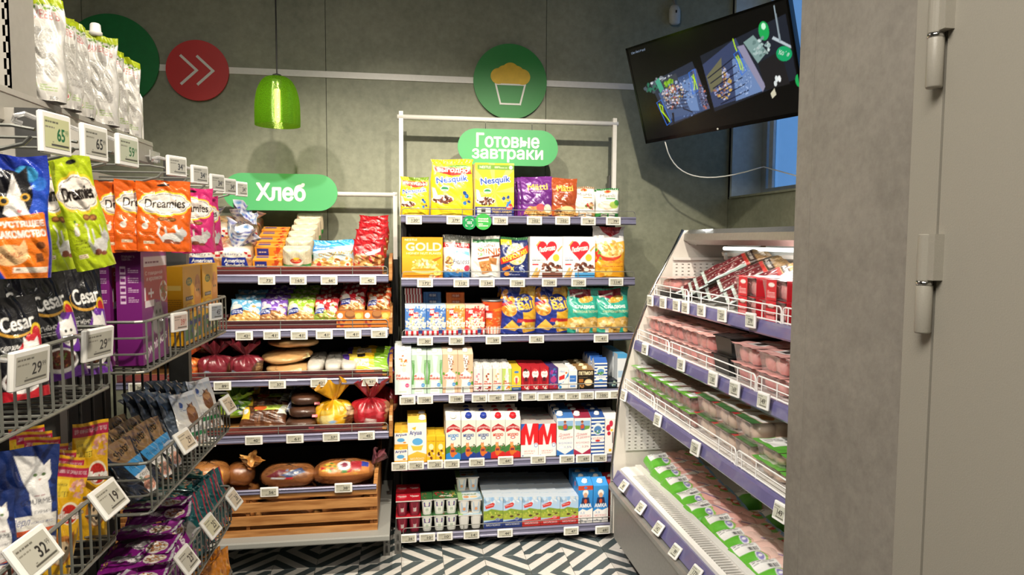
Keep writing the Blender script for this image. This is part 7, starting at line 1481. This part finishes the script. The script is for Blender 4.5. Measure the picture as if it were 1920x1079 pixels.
def treat(c, c2, flav, animal):
    a = [c, ('r', 0, .93, 1, 1, c), ('e', .5, .945, .12, .02, '#1a1a1a')]
    for k, (rx, ry, cc) in enumerate(((.49, .175, '#f4d23a'), (.47, .15, '#f3ece4'), (.445, .135, '#2a1c14'), (.435, .128, '#efe6dc'))):
        a += [('e', .5, .68, rx, ry*.8, cc)]+[('e', .5+rx*.62*math.cos(t), .68+ry*.62*math.sin(t), rx*.42, ry*.45, cc) for t in np.linspace(0, 2*PI, 9)[:-1]]
    a += [('t', 'Dreamies', .5, .685, .74, .12, '#1c1310', {'s': .18, 'b': .035}), ('e', .46, .465, .09, .028, '#7a4a24'), ('e', .62, .455, .10, .03, '#7a4a24'), ('e', .46, .468, .06, .015, '#a8703a'), ('e', .62, .458, .065, .015, '#a8703a')]
    a += [('e', .16, .36, .055, .045, '#efe6da'), ('c', .19, .42, .03, '#efe6da'), ('p', [(.22, .42), (.26, .41), (.22, .40)], '#e9a02c'), ('e', .17, .445, .02, .012, animal), ('p', [(.10, .37), (.14, .40), (.15, .34)], '#d9cfc0'),
          ('t', 'Лакомые', .20, .275, .19, .022, '#3a1c10'), ('t', 'подушечки', .21, .245, .23, .022, '#3a1c10'), ('t', flav, .24, .21, .30, .032, '#2a120a', {'b': .03}), ('r', .11, .115, .30, .15, '#f2e2c4'), ('l', .12, .12, .29, .145, 2, '#8a5a34')]
    a += [('e', .64, .20, .20, .07, '#dcdad6'), ('e', .82, .27, .10, .06, '#c9c7c4'), ('p', [(.80, .32), (.83, .36), (.86, .32)], '#b9b7b4'), ('e', .55, .15, .10, .03, '#8a4a34'), ('e', .70, .13, .08, .02, '#8a4a34')]
    a += [('p', P, '#e6e4e0') for P in thick([(.46, .16), (.38, .26), (.42, .36), (.38, .40)], .035)]+[('p', P, '#dcdad6') for P in thick([(.74, .24), (.72, .36)], .045)]+[('p', P, '#dcdad6') for P in thick([(.54, .22), (.52, .34)], .04)]
    return a
ORA = treat('#e8661c', None, 'С курицей', '#c8242c'); GRN = treat('#b4c81e', None, 'С уткой', '#2f6a3a'); PNK = treat('#d8327a', None, 'С говядиной', '#7a3a2a')
felix = ['#1c3fae', ('g', 0, .55, 1, 1, '#2350c0', '#1a2f9a'), ('b', .5, .72, .45, .16, 10, .16, ['#3f9fd8', '#2f6fd0']), ('e', .38, .66, .36, .22, '#14141a'), ('p', [(.1, .78), (.2, .92), (.34, .82)], '#14141a'), ('p', [(.48, .84), (.66, .92), (.66, .74)], '#14141a'), ('p', [(.42, .86), (.58, .66), (.72, .50), (.48, .46), (.3, .52)], '#e8e4e0'), ('c', .30, .62, .085, '#d9a63a'), ('c', .62, .66, .075, '#d9a63a'), ('c', .31, .62, .05, '#0c0c0e'), ('c', .62, .66, .045, '#0c0c0e'), ('e', .54, .545, .04, .015, '#d98a8a'),
         ('t', 'lix', .16, .86, .24, .09, '#eef0f6', {'b': .04}), ('p', [(0, .46), (.9, .54), (.98, .50), (.98, 0), (.30, 0), (0, .22)], '#e6761e'), ('t', 'ХРУСТЯЩЕЕ', .50, .435, .80, .055, '#f4efe8', {'b': .03, 'rot': .08}), ('t', 'ЛАКОМСТВО', .52, .36, .78, .055, '#f4efe8', {'b': .03, 'rot': .08}), ('e', .34, .19, .27, .085, '#eec08a'), ('p', [(.42, .22), (.56, .32), (.60, .24), (.5, .14)], '#eec08a'), ('t', 'КУРИЦА', .36, .185, .34, .05, '#a8401c', {'rot': .14}), ('c', .80, .27, .07, '#7a4420'), ('p', [(.72, .20), (.82, .21), (.86, .14), (.74, .13)], '#7a4420'), ('r', .40, .05, .92, .095, '#f0e4d2'), ('l', .44, .06, .88, .09, 1, '#8a5a3a'), ('r', .93, 0, 1, .55, '#1f2f9e')]
hang('treat_pouch', -18, 84, 291, 522, 1.03, R(30), .03, felix, 'blue and orange cat treat pouch with black cat face at the left edge', 'pet treat', seed=1, back='#1c3fae')
hang('treat_pouch', 66, 130, 300, 508, 1.24, R(52), .032, GRN, 'lime green cat treat pouch on the rear of its hook', 'pet treat', 'lime green cat treat pouches', roll=R(-7), seed=2, back='#9fb41a', fs=1.15)
hang('treat_pouch', 124, 186, 297, 505, 1.17, R(46), .032, GRN, 'lime green cat treat pouch swinging in front, tilted', 'pet treat', 'lime green cat treat pouches', roll=R(-12), seed=3, back='#9fb41a', fs=1.15)
op = hang('treat_pouch', 262, 354, 341, 472, 1.60, R(22), .028, ORA, 'orange cat treat pouch facing the aisle, front one of its hook', 'pet treat', 'orange cat treat pouches', roll=R(1), seed=4, back='#d85a14')
for i, (pc, yaw, nm) in enumerate(((252, 30, 'second'), (222, 48, 'third'), (196, 40, 'fourth'), (178, 50, 'fifth'))):
    p = at_px(pc+14, 470+(i % 2)*3, 1.60+.006*i); dup(op, p, (0, R((-1)**i*2), R(yaw)), f'orange cat treat pouch, {nm} from the front on its hook')
for i, (pc, pb, Y, yaw) in enumerate(((176, 462, 1.345, 44), (150, 455, 1.345, 50))):
    pass
pp = hang('treat_pouch', 332, 388, 352, 474, 1.765, R(24), .026, PNK, 'pink cat treat pouch behind the orange front pouch', 'pet treat', 'pink cat treat pouches', seed=5, back='#b82468', fs=1.35)
dup(pp, at_px(374, 474, 1.93), (0, R(-3), R(48)), 'pink cat treat pouch, second beyond the orange one')
dup(pp, at_px(391, 473, 2.06), (0, R(-5), R(52)), 'pink cat treat pouch, farthest one toward the bread rack')
# boxes in the top basket
zbk = z_r1-.104
whr = ['#7d1f78', ('r', 0, .93, 1, 1, '#8a2a86'), ('r', .10, .86, 1, .95, '#e4dade'), ('l', .16, .88, .92, .92, 1, '#6a2a5a'), ('p', [(.1, .86), (1, .86), (1, .5), (.5, .56), (.1, .52)], '#b51f3a'), ('t', 'С говядиной', .48, .80, .66, .04, '#f4ecec'), ('t', 'и кроликом', .5, .745, .6, .04, '#f4ecec'), ('t', '1+', .28, .62, .34, .11, '#f6f0f2', {'b': .03}), ('r', .12, .50, .46, .56, '#f1e9ec'), ('e', .84, .62, .16, .10, '#e9ded6'), ('b', .84, .63, .12, .07, 20, .05, ['#a8502c', '#c8803c', '#5f8a3a']), ('e', .60, .36, .24, .13, '#8d8a8c'), ('e', .60, .44, .18, .09, '#9d9a9c'), ('p', [(.44, .48), (.48, .56), (.55, .50)], '#8d8a8c'), ('p', [(.64, .50), (.72, .56), (.75, .47)], '#8d8a8c'), ('e', .54, .44, .03, .02, '#3a4a3a'), ('e', .68, .44, .03, .02, '#3a4a3a'), ('t', 'whiskas', .56, .17, .74, .09, '#f2e9ee', {'b': .04, 'rot': .2}), ('e', .14, .08, .08, .04, '#d9b9d0')]
whl_ = ['#6f1c6c', ('t', 'ОТКРЫВАТЬ', .5, .955, .5, .02, '#e6d3e3'), ('t', 'ЗДЕСЬ...', .45, .93, .4, .02, '#e6d3e3')]
for i in range(4): whl_ += [('p', P, '#d9bcd6') for P in thick([(.18, .86-.085*i), (.38, .86-.085*i), (.38, .81-.085*i), (.18, .81-.085*i), (.18, .86-.085*i)], .02)]+[('l', .48, .81-.085*i, .88, .86-.085*i, 3, '#d2b2ce')]
y0, y1 = 1.625, 1.790; hb = atX(294, 471, -.575)[2]-zbk
wb = box_pack('cat_food_box', y1-y0, .052, hb, whr, side='#6a1a66', left=whl_, top='#7d1f78', cell=NC)
place(wb, (-.575-.026, (y0+y1)/2, zbk), (0, 0, PI/2), 'purple cat food box with grey cat picture, front one in the basket', 'pet food box', 'purple cat food boxes')
dup(wb, (-.575-.092, (y0+y1)/2-.005, zbk-.001), (0, 0, PI/2+.03), 'purple cat food box behind the front one, further in the basket')
fr_ = ['#eab01f', ('g', 0, 0, 1, .4, '#e0a11a', '#efba2a'), ('e', .34, .80, .16, .055, '#3f6a3a'), ('l', .24, .77, .44, .83, 4, '#e9c53a'), ('e', .80, .60, .2, .28, '#d98f44'), ('e', .80, .66, .14, .09, '#e0a058'), ('p', [(.66, .74), (.70, .86), (.78, .76)], '#c9803a'), ('p', [(.84, .76), (.92, .86), (.95, .74)], '#c9803a'), ('e', .75, .67, .03, .018, '#3a5a2a'), ('e', .86, .67, .03, .018, '#3a5a2a'), ('r', .14, .56, .54, .61, '#201a16'), ('t', 'PURINA', .36, .585, .32, .028, '#eee'), ('e', .34, .45, .30, .075, '#d9791f'), ('e', .34, .45, .28, .065, '#f0c23a'), ('t', 'Friskies', .34, .45, .46, .075, '#c8301f', {'s': .2, 'b': .02}),
       ('p', [(0, .30), (1, .34), (1, .05), (0, .05)], '#3f7a44'), ('b', .5, .2, .45, .1, 30, .05, ['#2f5fae', '#e9d9c0', '#d96a3a', '#5f9a4a', '#e6c23a']), ('r', .06, .24, .94, .29, '#2a4f9e')]
frs = ['#e6a81c']+[('l', .08, .30, .92, .62, 12, '#a8741a'), ('r', .1, .7, .9, .76, '#f0cf6a')]+[('l', .15, .12, .85, .24, 4, '#a8741a')]
for i, (y0, y1, nm) in enumerate(((1.905, 2.075, 'yellow cat food box, nearer one in the basket'), (2.085, 2.245, 'yellow cat food box, farther one in the basket'))):
    hb = atX(350, 500, -.575)[2]-zbk
    if i == 0: fb = box_pack('cat_food_box', .16, .05, hb, fr_, side='#e6a81c', left=frs, top='#e3a41a', cell=NC); place(fb, (-.60, (y0+y1)/2, zbk), (0, 0, PI/2), nm, 'pet food box', 'yellow cat food boxes')
    else: dup(fb, (-.60, (y0+y1)/2, zbk), (0, 0, PI/2), nm)
# black dog food pouches (top row, near)
def cesar(c, meat_): return ['#15151a', ('b', .5, .5, .5, .5, 24, .12, ['#1b1b22', '#101014']), ('e', .46, .70, .40, .105, '#c9963a'), ('e', .48, .715, .39, .095, '#15151a'), ('t', 'Cesar', .52, .74, .70, .14, '#eceae6', {'s': .2, 'b': .02, 'rot': .14}), ('e', .88, .62, .12, .10, '#d9b62a'), ('e', .88, .62, .085, .07, '#b8242c'), ('t', meat_, .34, .50, .52, .05, '#efece8', {'b': .02, 'rot': .04}), ('l', .10, .42, .55, .46, 2, '#cfccc8'), ('p', [(.45, .46), (.7, .62), (1, .60), (1, .22), (.5, .26)], c), ('e', .74, .42, .20, .13, '#e9e6e2'), ('p', [(.58, .50), (.60, .60), (.70, .54)], '#e4e0dc'), ('p', [(.80, .54), (.90, .59), (.92, .48)], '#e4e0dc'), ('e', .68, .44, .03, .015, '#1a1a1a'), ('e', .81, .44, .03, .015, '#1a1a1a'), ('e', .74, .38, .045, .022, '#1a1a1a'), ('e', .75, .33, .03, .02, '#d98a94'),
    ('r', 0, 0, 1, .10, c), ('e', .42, .18, .40, .12, '#eae6e2'), ('e', .42, .19, .34, .09, '#5a241a'), ('b', .42, .19, .30, .07, 60, .035, ['#7a3a24', '#4a1a12', '#a8603a', '#5f7a2a'])]
cbs = [hang('dog_food_pouch', -2, 74, 556, 748, None, R(38), .03, cesar('#b8202c', 'ГОВЯДИНА'), 'black dog food pouch with red patch, nearest at the left edge', 'pet food', 'black dog food pouches', X=-.605, wr=.6, seed=11, lean=R(8), roll=R(-4), back='#15151a'),
       hang('dog_food_pouch', 66, 138, 514, 712, None, R(40), .03, cesar('#6a2f9a', 'ЯГНЁНОК'), 'black dog food pouch with purple patch, second from the left', 'pet food', 'black dog food pouches', X=-.605, wr=.6, seed=12, lean=R(8), roll=R(-8), back='#15151a'),
       hang('dog_food_pouch', 134, 196, 504, 702, None, R(44), .03, cesar('#6a2f9a', 'ЯГНЁНОК'), 'black dog food pouch with purple patch, third from the left', 'pet food', 'black dog food pouches', X=-.605, wr=.6, seed=13, lean=R(8), roll=R(-2), back='#15151a')]
dup(cbs[0], cbs[0].location+Vector((-.045, .0, .02)), None, 'black dog food pouch half hidden behind the nearest one')
dup(cbs[1], cbs[1].location+Vector((-.04, -.005, .008)), None, 'black dog food pouch half hidden behind the second one')
dup(cbs[2], cbs[2].location+Vector((-.05, .01, .006)), None, 'black dog food pouch half hidden behind the third one')
dup(cbs[2], cbs[2].location+Vector((-.075, -.02, .012)), None, 'black dog food pouch deepest in the near top basket')
# middle row, near: blue cat pouch and yellow dog pouches
gour = ['#1a2f6a', ('b', .5, .5, .5, .5, 40, .08, ['#20387a', '#14245a', '#2a4488']), ('p', [(.24, .94), (.62, .90), (.80, .78), (.88, .50), (.84, .30), (.56, .30), (.52, .60), (.40, .72)], '#e9e7e4'), ('e', .68, .74, .20, .085, '#efedea'), ('p', [(.52, .80), (.54, .88), (.64, .81)], '#e6e2de'), ('p', [(.74, .82), (.84, .87), (.86, .77)], '#e6e2de'), ('e', .61, .745, .035, .014, '#5f7a4a'), ('e', .75, .745, .035, .014, '#5f7a4a'), ('p', [(.66, .71), (.72, .71), (.69, .69)], '#c98f8a'), ('t', 'GOURMET', .66, .52, .58, .045, '#20243a', {'b': .01}), ('l', .6, .56, .86, .58, 1, '#8a1f2c'), ('t', 'ГУРМЭ', .72, .43, .26, .024, '#20243a'), ('r', .12, .28, .96, .41, '#ece8e0'), ('t', 'Перл', .36, .355, .32, .075, '#2a3f86', {'s': .35, 'b': .0}), ('t', 'НЕЖНОЕ ФИЛЕ', .72, .345, .36, .022, '#2a3f86'), ('r', .12, .245, .96, .29, '#d9603a'), ('t', 'С УТКОЙ', .68, .267, .22, .02, '#f6e9e2'), ('e', .62, .14, .40, .09, '#e6e2de'), ('b', .66, .15, .26, .07, 50, .04, ['#8a3a24', '#6a2418', '#a85a3a']), ('b', .8, .05, .15, .03, 10, .04, ['#4f7a3a'])]
hang('cat_food_pouch', 4, 100, 841, 1052, None, R(34), .03, gour, 'dark blue cat food pouch with white cat in the near basket', 'pet food', X=-.605, wr=.6, seed=14, lean=R(6), roll=R(4), back='#1a2f6a')
hang('cat_food_pouch', -58, 22, 925, 1100, None, R(34), .03, gour, 'dark blue cat food pouch cut by the left edge of the photo', 'pet food', X=-.605, wr=.6, seed=15, lean=R(6), back='#1a2f6a')
ped = ['#e9b31c', ('r', 0, .88, 1, .97, '#b81f4a'), ('t', 'ДЛЯ МИНИАТЮРНЫХ ПОРОД', .5, .925, .88, .04, '#f6e6ea', {'b': .02}), ('r', .10, .70, .52, .86, '#f0cf3a'), ('t', 'С КУРИЦЕЙ', .30, .81, .34, .03, '#3a2a1a'), ('t', 'ПАШТЕТ', .34, .73, .42, .045, '#3a2a1a', {'b': .02}), ('b', .78, .78, .2, .09, 26, .06, ['#e0a494', '#d98f7f', '#ebb9aa']), ('e', .66, .56, .26, .10, '#f4ead0'), ('e', .66, .555, .22, .085, '#c8281f')]+[('p', P, '#a81c18') for t in np.linspace(0, PI, 7) for P in thick([(.66-.19*math.cos(t), .555-.07*math.sin(t)), (.66+.19*math.cos(t), .555+.07*math.sin(t))], .012)]
ped += [('t', 'Pedigree', .54, .535, .80, .09, '#f7f2ea', {'b': .04, 'o': '#b81f1c', 'ow': 1}), ('e', .60, .24, .30, .13, '#c9803a'), ('e', .60, .22, .20, .10, '#e6cda8'), ('p', [(.34, .30), (.40, .42), (.50, .32)], '#a8602a'), ('p', [(.68, .33), (.84, .42), (.86, .28)], '#a8602a'), ('e', .52, .26, .035, .02, '#1a1410'), ('e', .68, .26, .035, .02, '#1a1410'), ('e', .60, .19, .05, .025, '#1a1410'), ('t', '100 г', .2, .04, .24, .03, '#5a3a14')]
pd = [hang('dog_food_pouch', 84, 146, 876, 1076, None, R(38), .03, ped, 'yellow dog food pouch leaning low behind the near basket wires', 'pet food', 'yellow dog food pouches', X=-.605, wr=.6, seed=16, lean=R(10), roll=R(14), back='#e9b31c'),
      hang('dog_food_pouch', 140, 200, 791, 1010, None, R(38), .03, ped, 'yellow dog food pouch standing tallest in the near basket', 'pet food', 'yellow dog food pouches', X=-.605, wr=.6, seed=17, lean=R(2), roll=R(2), back='#e9b31c')]
for i in range(6):
    p = pd[0].location+Vector((-.018-.014*i, .02+.022*i, .010+.006*i)); dup(pd[0], p, (R(-12), R(16-3*i), R(40)), f'yellow dog food pouch, {ORD[i+1]} in the row behind the leaning one')
# middle row, far: brown, blue and white pouches in a leaning row
zb_ = z_r2-.110
def sheba(): return ['#16171c', ('p', [(.02, 1), (.98, 1), (.84, .66), (.5, .56), (.10, .74)], '#8a6a44'), ('b', .5, .84, .4, .12, 14, .08, ['#94744c', '#7c5c3a']), ('t', 'Sheba', .48, .82, .56, .13, '#1c120c', {'s': .25, 'b': .02, 'rot': .3}), ('p', [(.30, .60), (.98, .66), (.98, .42), (.44, .36)], '#3f93d0'), ('t', 'Лосось', .66, .52, .46, .06, '#0f2a4a', {'rot': .1}), ('p', [(.44, .36), (.98, .42), (.98, .02), (.60, .02)], '#e9e6e2'), ('t', 'соус', .74, .33, .34, .06, '#2a2a2a', {'rot': .1}), ('e', .74, .17, .22, .12, '#e2a58c'), ('b', .74, .17, .2, .1, 40, .035, ['#d98f74', '#ebbca6', '#c9785c']), ('b', .58, .26, .1, .05, 10, .03, ['#3f6a2a'])]
shp = bag_pack('cat_food_pouch', .092, .020, .140, sheba(), 'pouch', '#16171c', NC, 21, FOIL, wr=.7)
n_ = 0
for c_, y in enumerate((1.635, 1.735, 1.815)):
    for j in range(3):
        e = (R(-27-3*j), R(-3), R(72+3*math.sin(n_*2))); l_ = (-.585-.030*j, y-.012*j, zb_+.012+.010*j)
        nm = f'black and brown cat food pouch with salmon picture, {["near", "middle", "far"][c_]} column, {ORD[j]} from front'
        if n_ == 0: place(shp, l_, e, nm, 'pet food', 'black and brown cat food pouches')
        else: dup(shp, l_, e, nm)
        n_ += 1
for i in range(3): dup(shp, (-.66+.01*i, 1.60+.02*i, zb_+.004), (R(-55), R(-16), R(60)), f'black cat food pouch lying back against the basket end, {ORD[i]} of its heap', 'black pouches heaped at the basket end')
pf = ['#e6e4e0', ('g', 0, .5, 1, 1, '#d9d7d3', '#8b95a4'), ('r', 0, .92, 1, 1, '#c9cbcf'), ('c', .3, .78, .09, '#2f4a86'), ('l', .2, .66, .5, .72, 2, '#5f6f8a'), ('e', .62, .55, .2, .22, '#7a4f30'), ('e', .62, .66, .14, .09, '#a87a50'), ('p', [(.5, .70), (.52, .80), (.6, .72)], '#5a3a24'), ('p', [(.66, .74), (.76, .80), (.76, .68)], '#5a3a24'), ('r', .0, .26, 1, .36, '#f0efec'), ('t', 'PERFECT FIT', .5, .31, .84, .06, '#1f1f22', {'b': .02}), ('r', 0, .16, 1, .24, '#1f8a4a'), ('b', .6, .08, .3, .07, 26, .05, ['#8a4a2c', '#a8683a', '#e9e4dc'])]
pfp = bag_pack('cat_food_pouch', .095, .018, .150, pf, 'pouch', '#59626e', NC, 22, FOIL)
pfs = [(1.985, -.572), (2.13, -.570)]
for i, (y, x) in enumerate(pfs):
    e = (R(-22), R(4), R(64))
    nm = ('white cat food pouch with brown cat, left of the two front white ones', 'white cat food pouch with brown cat, right of the two front white ones')[i]
    if i == 0: place(pfp, (x, y, zb_+.026), e, nm, 'pet food', 'white cat food pouches')
    else: dup(pfp, (x, y, zb_+.034), e, nm)
gb = ['#56616f', ('b', .5, .5, .5, .5, 20, .12, ['#4a5563', '#626d7b', '#3f4956']), ('r', .1, .7, .6, .85, '#2a3340'), ('l', .15, .3, .8, .6, 4, '#77828f')]
gbp = bag_pack('cat_food_pouch', .092, .016, .150, gb, 'pouch', '#4a5563', NC*1.6, 23, FOIL)
for i in range(8):
    c_ = i % 2; j = i//2
    y = (1.965, 2.11)[c_]-.012*j; e = (R(-25-2*j), R(2), R(66)); nm = f'slate blue pouch, {ORD[j]} behind the {("left", "right")[c_]} front white pouch'; l_ = (-.590-.020*j, y, zb_+.030+.008*j)
    if i == 0: place(gbp, l_, e, nm, 'pet food', 'slate blue pouches')
    else: dup(gbp, l_, e, nm)
for i in range(3): dup(gbp, (-.64, 2.0+.06*i, zb_+.075), (R(-60), R(0), R(70)), f'slate blue pouch lying over the row, {ORD[i]} from the near side', 'slate blue pouches lying on top')
# bottom row: purple, red and teal pouches
zb_ = z_r3-.113
wp_ = ['#8a1f86', ('b', .5, .5, .5, .5, 20, .12, ['#94288f', '#7c1a78']), ('r', 0, .95, 1, 1, '#c9c7cc'), ('e', .68, .74, .30, .16, '#e9e2da'), ('b', .68, .74, .26, .13, 60, .035, ['#b8703c', '#d99a5a', '#8a4a2a', '#e6c490']), ('e', .46, .44, .22, .13, '#8d8a8c'), ('t', 'whiskas', .62, .40, .62, .12, '#f3ebf0', {'b': .04, 'rot': 1.2}), ('e', .28, .22, .20, .14, '#7f7c80'), ('p', [(.12, .30), (.16, .38), (.24, .32)], '#7f7c80'), ('r', .04, .03, .30, .12, '#f1eaf0'), ('t', '1+', .17, .075, .2, .07, '#8a1f86', {'b': .03}), ('l', .4, .03, .9, .09, 2, '#e9c63a')]
wpp = bag_pack('cat_food_pouch', .092, .018, .150, wp_, 'pouch', '#8a1f86', NC, 24, FOIL)
for i in range(9):
    y = 1.60+.036*i; nm = f'purple cat food pouch, {ORD[i]} standing in the bottom row'; e = (R(-22), R(-10), R(62+5*math.sin(i*3)))
    if i == 0: place(wpp, (-.575, y, zb_+.004), e, nm, 'pet food', 'purple cat food pouches')
    else: dup(wpp, (-.575, y, zb_+.004+.004*math.sin(i)), e, nm)
lay = [(1.63, -.60, .000), (1.665, -.60, .020), (1.75, -.61, .026), (1.79, -.62, .046), (1.90, -.63, .040), (1.94, -.64, .058)]
for i, (y, x, dz) in enumerate(lay):
    dup(wpp, (x-.09, y, z_r3+.004+dz), (R(-84), R(5*(-1)**i), R(-90+8*math.sin(i*2))), f'purple cat food pouch lying flat on top, {ORD[i]} from the near end', 'purple pouches lying on top')
tp = ['#0f5a5c', ('b', .5, .5, .5, .5, 20, .12, ['#13666a', '#0c4c50']), ('r', .94, 0, 1, 1, '#a81f3a'), ('e', .55, .50, .22, .18, '#8b8a86'), ('r', .40, .78, .66, .86, '#d8327a'), ('l', .2, .3, .8, .36, 2, '#cfe0dc'), ('t', 'felix' if False else 'sheba' if False else 'кролик', .5, .22, .5, .06, '#e3ece9'), ('b', .5, .1, .4, .06, 20, .04, ['#b86a3a', '#e0b080'])]
tpp = bag_pack('cat_food_pouch', .092, .018, .150, tp, 'pouch', '#0f5a5c', NC, 25, FOIL)
for i in range(9):
    y = 1.95+.034*i; nm = f'teal cat food pouch, {ORD[i]} standing in the bottom row'; e = (R(-16), R(-6), R(58+6*math.sin(i*2)))
    if i == 0: place(tpp, (-.572, y, zb_+.022), e, nm, 'pet food', 'teal cat food pouches')
    else: dup(tpp, (-.572, y, zb_+.022+.005*math.sin(i*2)), e, nm)
for i in range(3): dup(tpp, (-.62, 2.0+.09*i, z_r3+.055+.006*i), (R(-78), 0, R(100+8*i)), f'teal cat food pouch lying across the row, {ORD[i]} from the near end', 'teal pouches lying on top')
# lowest near basket: dark purple pouches in a row
dk = ['#2a1430', ('r', .0, .6, 1, 1, '#4a1a50'), ('t', '1+', .3, .85, .3, .10, '#f1eaf0', {'b': .03}), ('e', .7, .8, .2, .12, '#c9c7cc')]
dkp = bag_pack('cat_food_pouch', .092, .018, .145, dk, 'pouch', '#2a1430', NC, 26, FOIL)
for i in range(8):
    y = 1.13+.036*i; nm = f'dark purple cat food pouch, {ORD[i]} in the low near basket'; e = (R(-14), 0, R(66))
    if i == 0: place(dkp, (-.575, y, .632), e, nm, 'pet food', 'dark purple cat food pouches')
    else: dup(dkp, (-.575, y, .632+.004*math.sin(i*3)), e, nm)
for i in range(6):
    if i == 0:
        og = bag_pack('cat_food_pouch', .092, .018, .150, ['#e08a1c', ('b', .5, .5, .5, .5, 20, .1, ['#e99a2c', '#c9741a', '#f0b04a'])], 'pouch', '#c97a1a', NC*1.5, 27, FOIL); place(og, (-.57, 2.03, .432), (R(-10), R(-6), R(60)), 'orange pouch tip, first in the low basket near the floor', 'pet food', 'orange pouches near the floor')
    else: dup(og, (-.57, 2.03+.035*i, .432+.012*math.sin(i*2)), (R(-10), R(-6+8*(i % 2)), R(60)), f'orange pouch tip, {ORD[i]} in the low basket near the floor')
# white spouted pouches on the upper shelf
mah = ['#d2d0cb', ('r', 0, .92, 1, 1, '#a9ba14'), ('b', .6, .90, .4, .03, 24, .035, ['#5f8a1e', '#7fa82a', '#4a7018']), ('t', 'МАХЕЕВЪ', .50, .80, .72, .075, '#b8242c', {'arc': .4, 'b': .0}), ('l', .14, .24, .78, .72, 34, '#85837f'), ('e', .26, .13, .12, .05, '#8aa84a'), ('e', .26, .13, .10, .04, '#ecebe6'), ('e', .26, .125, .06, .025, '#c8404a'), ('l', .44, .09, .78, .16, 3, '#9ab86a'), ('t', '300', .72, .03, .16, .03, '#2a2a2a'), ('r', .86, .12, .89, .9, '#d3d1cc')]
mp = []
for i, (pl, pr_, pt, pb, Y, yaw, fs, nm) in enumerate(((40, 120, -6, 188, 1.66, 26, 1.0, 'white sauce pouch with green top, leftmost beside the grey column'), (162, 220, 52, 222, 1.98, 30, 1.05, 'white sauce pouch with white spout cap in the middle'), (222, 260, 96, 242, 2.20, 40, 1.35, 'white sauce pouch with green top, rightmost on the upper shelf'), (112, 142, 22, 200, 1.76, 60, 1.8, 'white sauce pouch turned aside, second from the grey column'), (136, 164, 33, 208, 1.86, 60, 1.8, 'white sauce pouch turned aside, third from the grey column'), (206, 232, 76, 232, 2.09, 58, 1.8, 'white sauce pouch turned aside, just right of the spouted one'))):
    c = at_px((pl+pr_)/2, pb, Y); dist = (c-Vector((0, 0, CAM_Z))) @ Vector(_f)
    o = bag_pack('sauce_pouch', (pr_-pl)*dist/FPX*fs, .05, (pb-pt)*dist/FPX, mah, 'pouch', '#e2e0dc', NC*1.15, 31+i, FILM, wr=1.8)
    place(o, (c.x, c.y, zs0+.001), (R(-3), 0, R(yaw)), nm, 'sauce pouch', 'white sauce pouches')
    hh_ = (pb-pt)*dist/FPX
    k = MB(); k.lathe([(.012, -.004), (.016, 0), (.016, .006), (.0135, .007), (.0125, .025), (.010, .028)], 18, '#efeeea')
    if i == 1: k.build('spout_cap', WHITEP, o, True, (-.006, 0, hh_-.002))

# electronic tags on the hooks and baskets
def near_tag(px, py, X, price, sup, W_, H_, nm, yaw=90, tilt=0, hue='#b9b7aa', ink='#161616', dxo=.0):
    P = atX(px, py, X)
    price_tag(price, sup, W_, H_, f'white electronic tag reading {price}, {nm}', loc=(P[0]+.012, P[1], P[2]), rot=(-R(tilt), 0, R(yaw)), hue=hue, ink=ink, clip=True, cell=.0009)
near_tag(83, 251, -.505, '65', '99', .064, .058, 'yellowish one on the first hook', 80, 0, '#c6c89a', '#1f6a3a')
near_tag(159, 268, -.505, '65', '99', .066, .055, 'grey one on the second hook', 80)
near_tag(223, 283, -.505, '59', '99', .066, .055, 'with green digits on the third hook', 80, 0, '#bfc4ae', '#1f6a3a')
for i, (px, py) in enumerate(((319, 312), (363, 328), (397, 343), (421, 350), (444, 355))):
    near_tag(px, py, -.505, '34', '99', .056-.001*i, .044, f'{ORD[i]} of the five smaller hook tags from the left', 64)
near_tag(36, 690, GX+.004, '29', '99', .086, .056, 'on the top basket rim at the left edge', 84, -4)
near_tag(168, 645, GX+.004, '29', '99', .084, .056, 'on the near top basket before the purple boxes', 80, -4)
near_tag(325, 604, GX+.004, '39', '99', .056, .046, 'pinkish one before the purple and yellow boxes', 70, 0, '#c9b4a8', '#a8574a')
near_tag(395, 585, GX+.004, '45', '99', .052, .048, 'bluish one before the yellow boxes', 66, 0, '#9fa6ac')
near_tag(46, 1040, GX+.004, '32', '99', .095, .060, 'largest one at the lower left corner', 88, 32)
near_tag(190, 937, GX+.004, '19', '99', .092, .058, 'below the tall yellow dog food pouch', 88, 32)
near_tag(337, 828, GX+.004, '29', '99', .076, .056, 'on the middle basket before the brown pouches', 84, 30, '#c9bda6')
near_tag(419, 760, GX+.004, '24', '99', .072, .056, 'at the far corner of the middle basket', 84, 30, '#d0bfa4')
near_tag(430, 937, GX+.004, '26', '99', .074, .060, 'before the teal pouches', 86, 34, '#c9b9a4')
near_tag(386, 988, GX+.004, '25', '99', .078, .060, 'between the purple and teal pouches', 86, 34, '#c9c6a6')
near_tag(340, 1052, GX+.004, '23', '99', .080, .062, 'lowest one before the purple pouches', 86, 34)
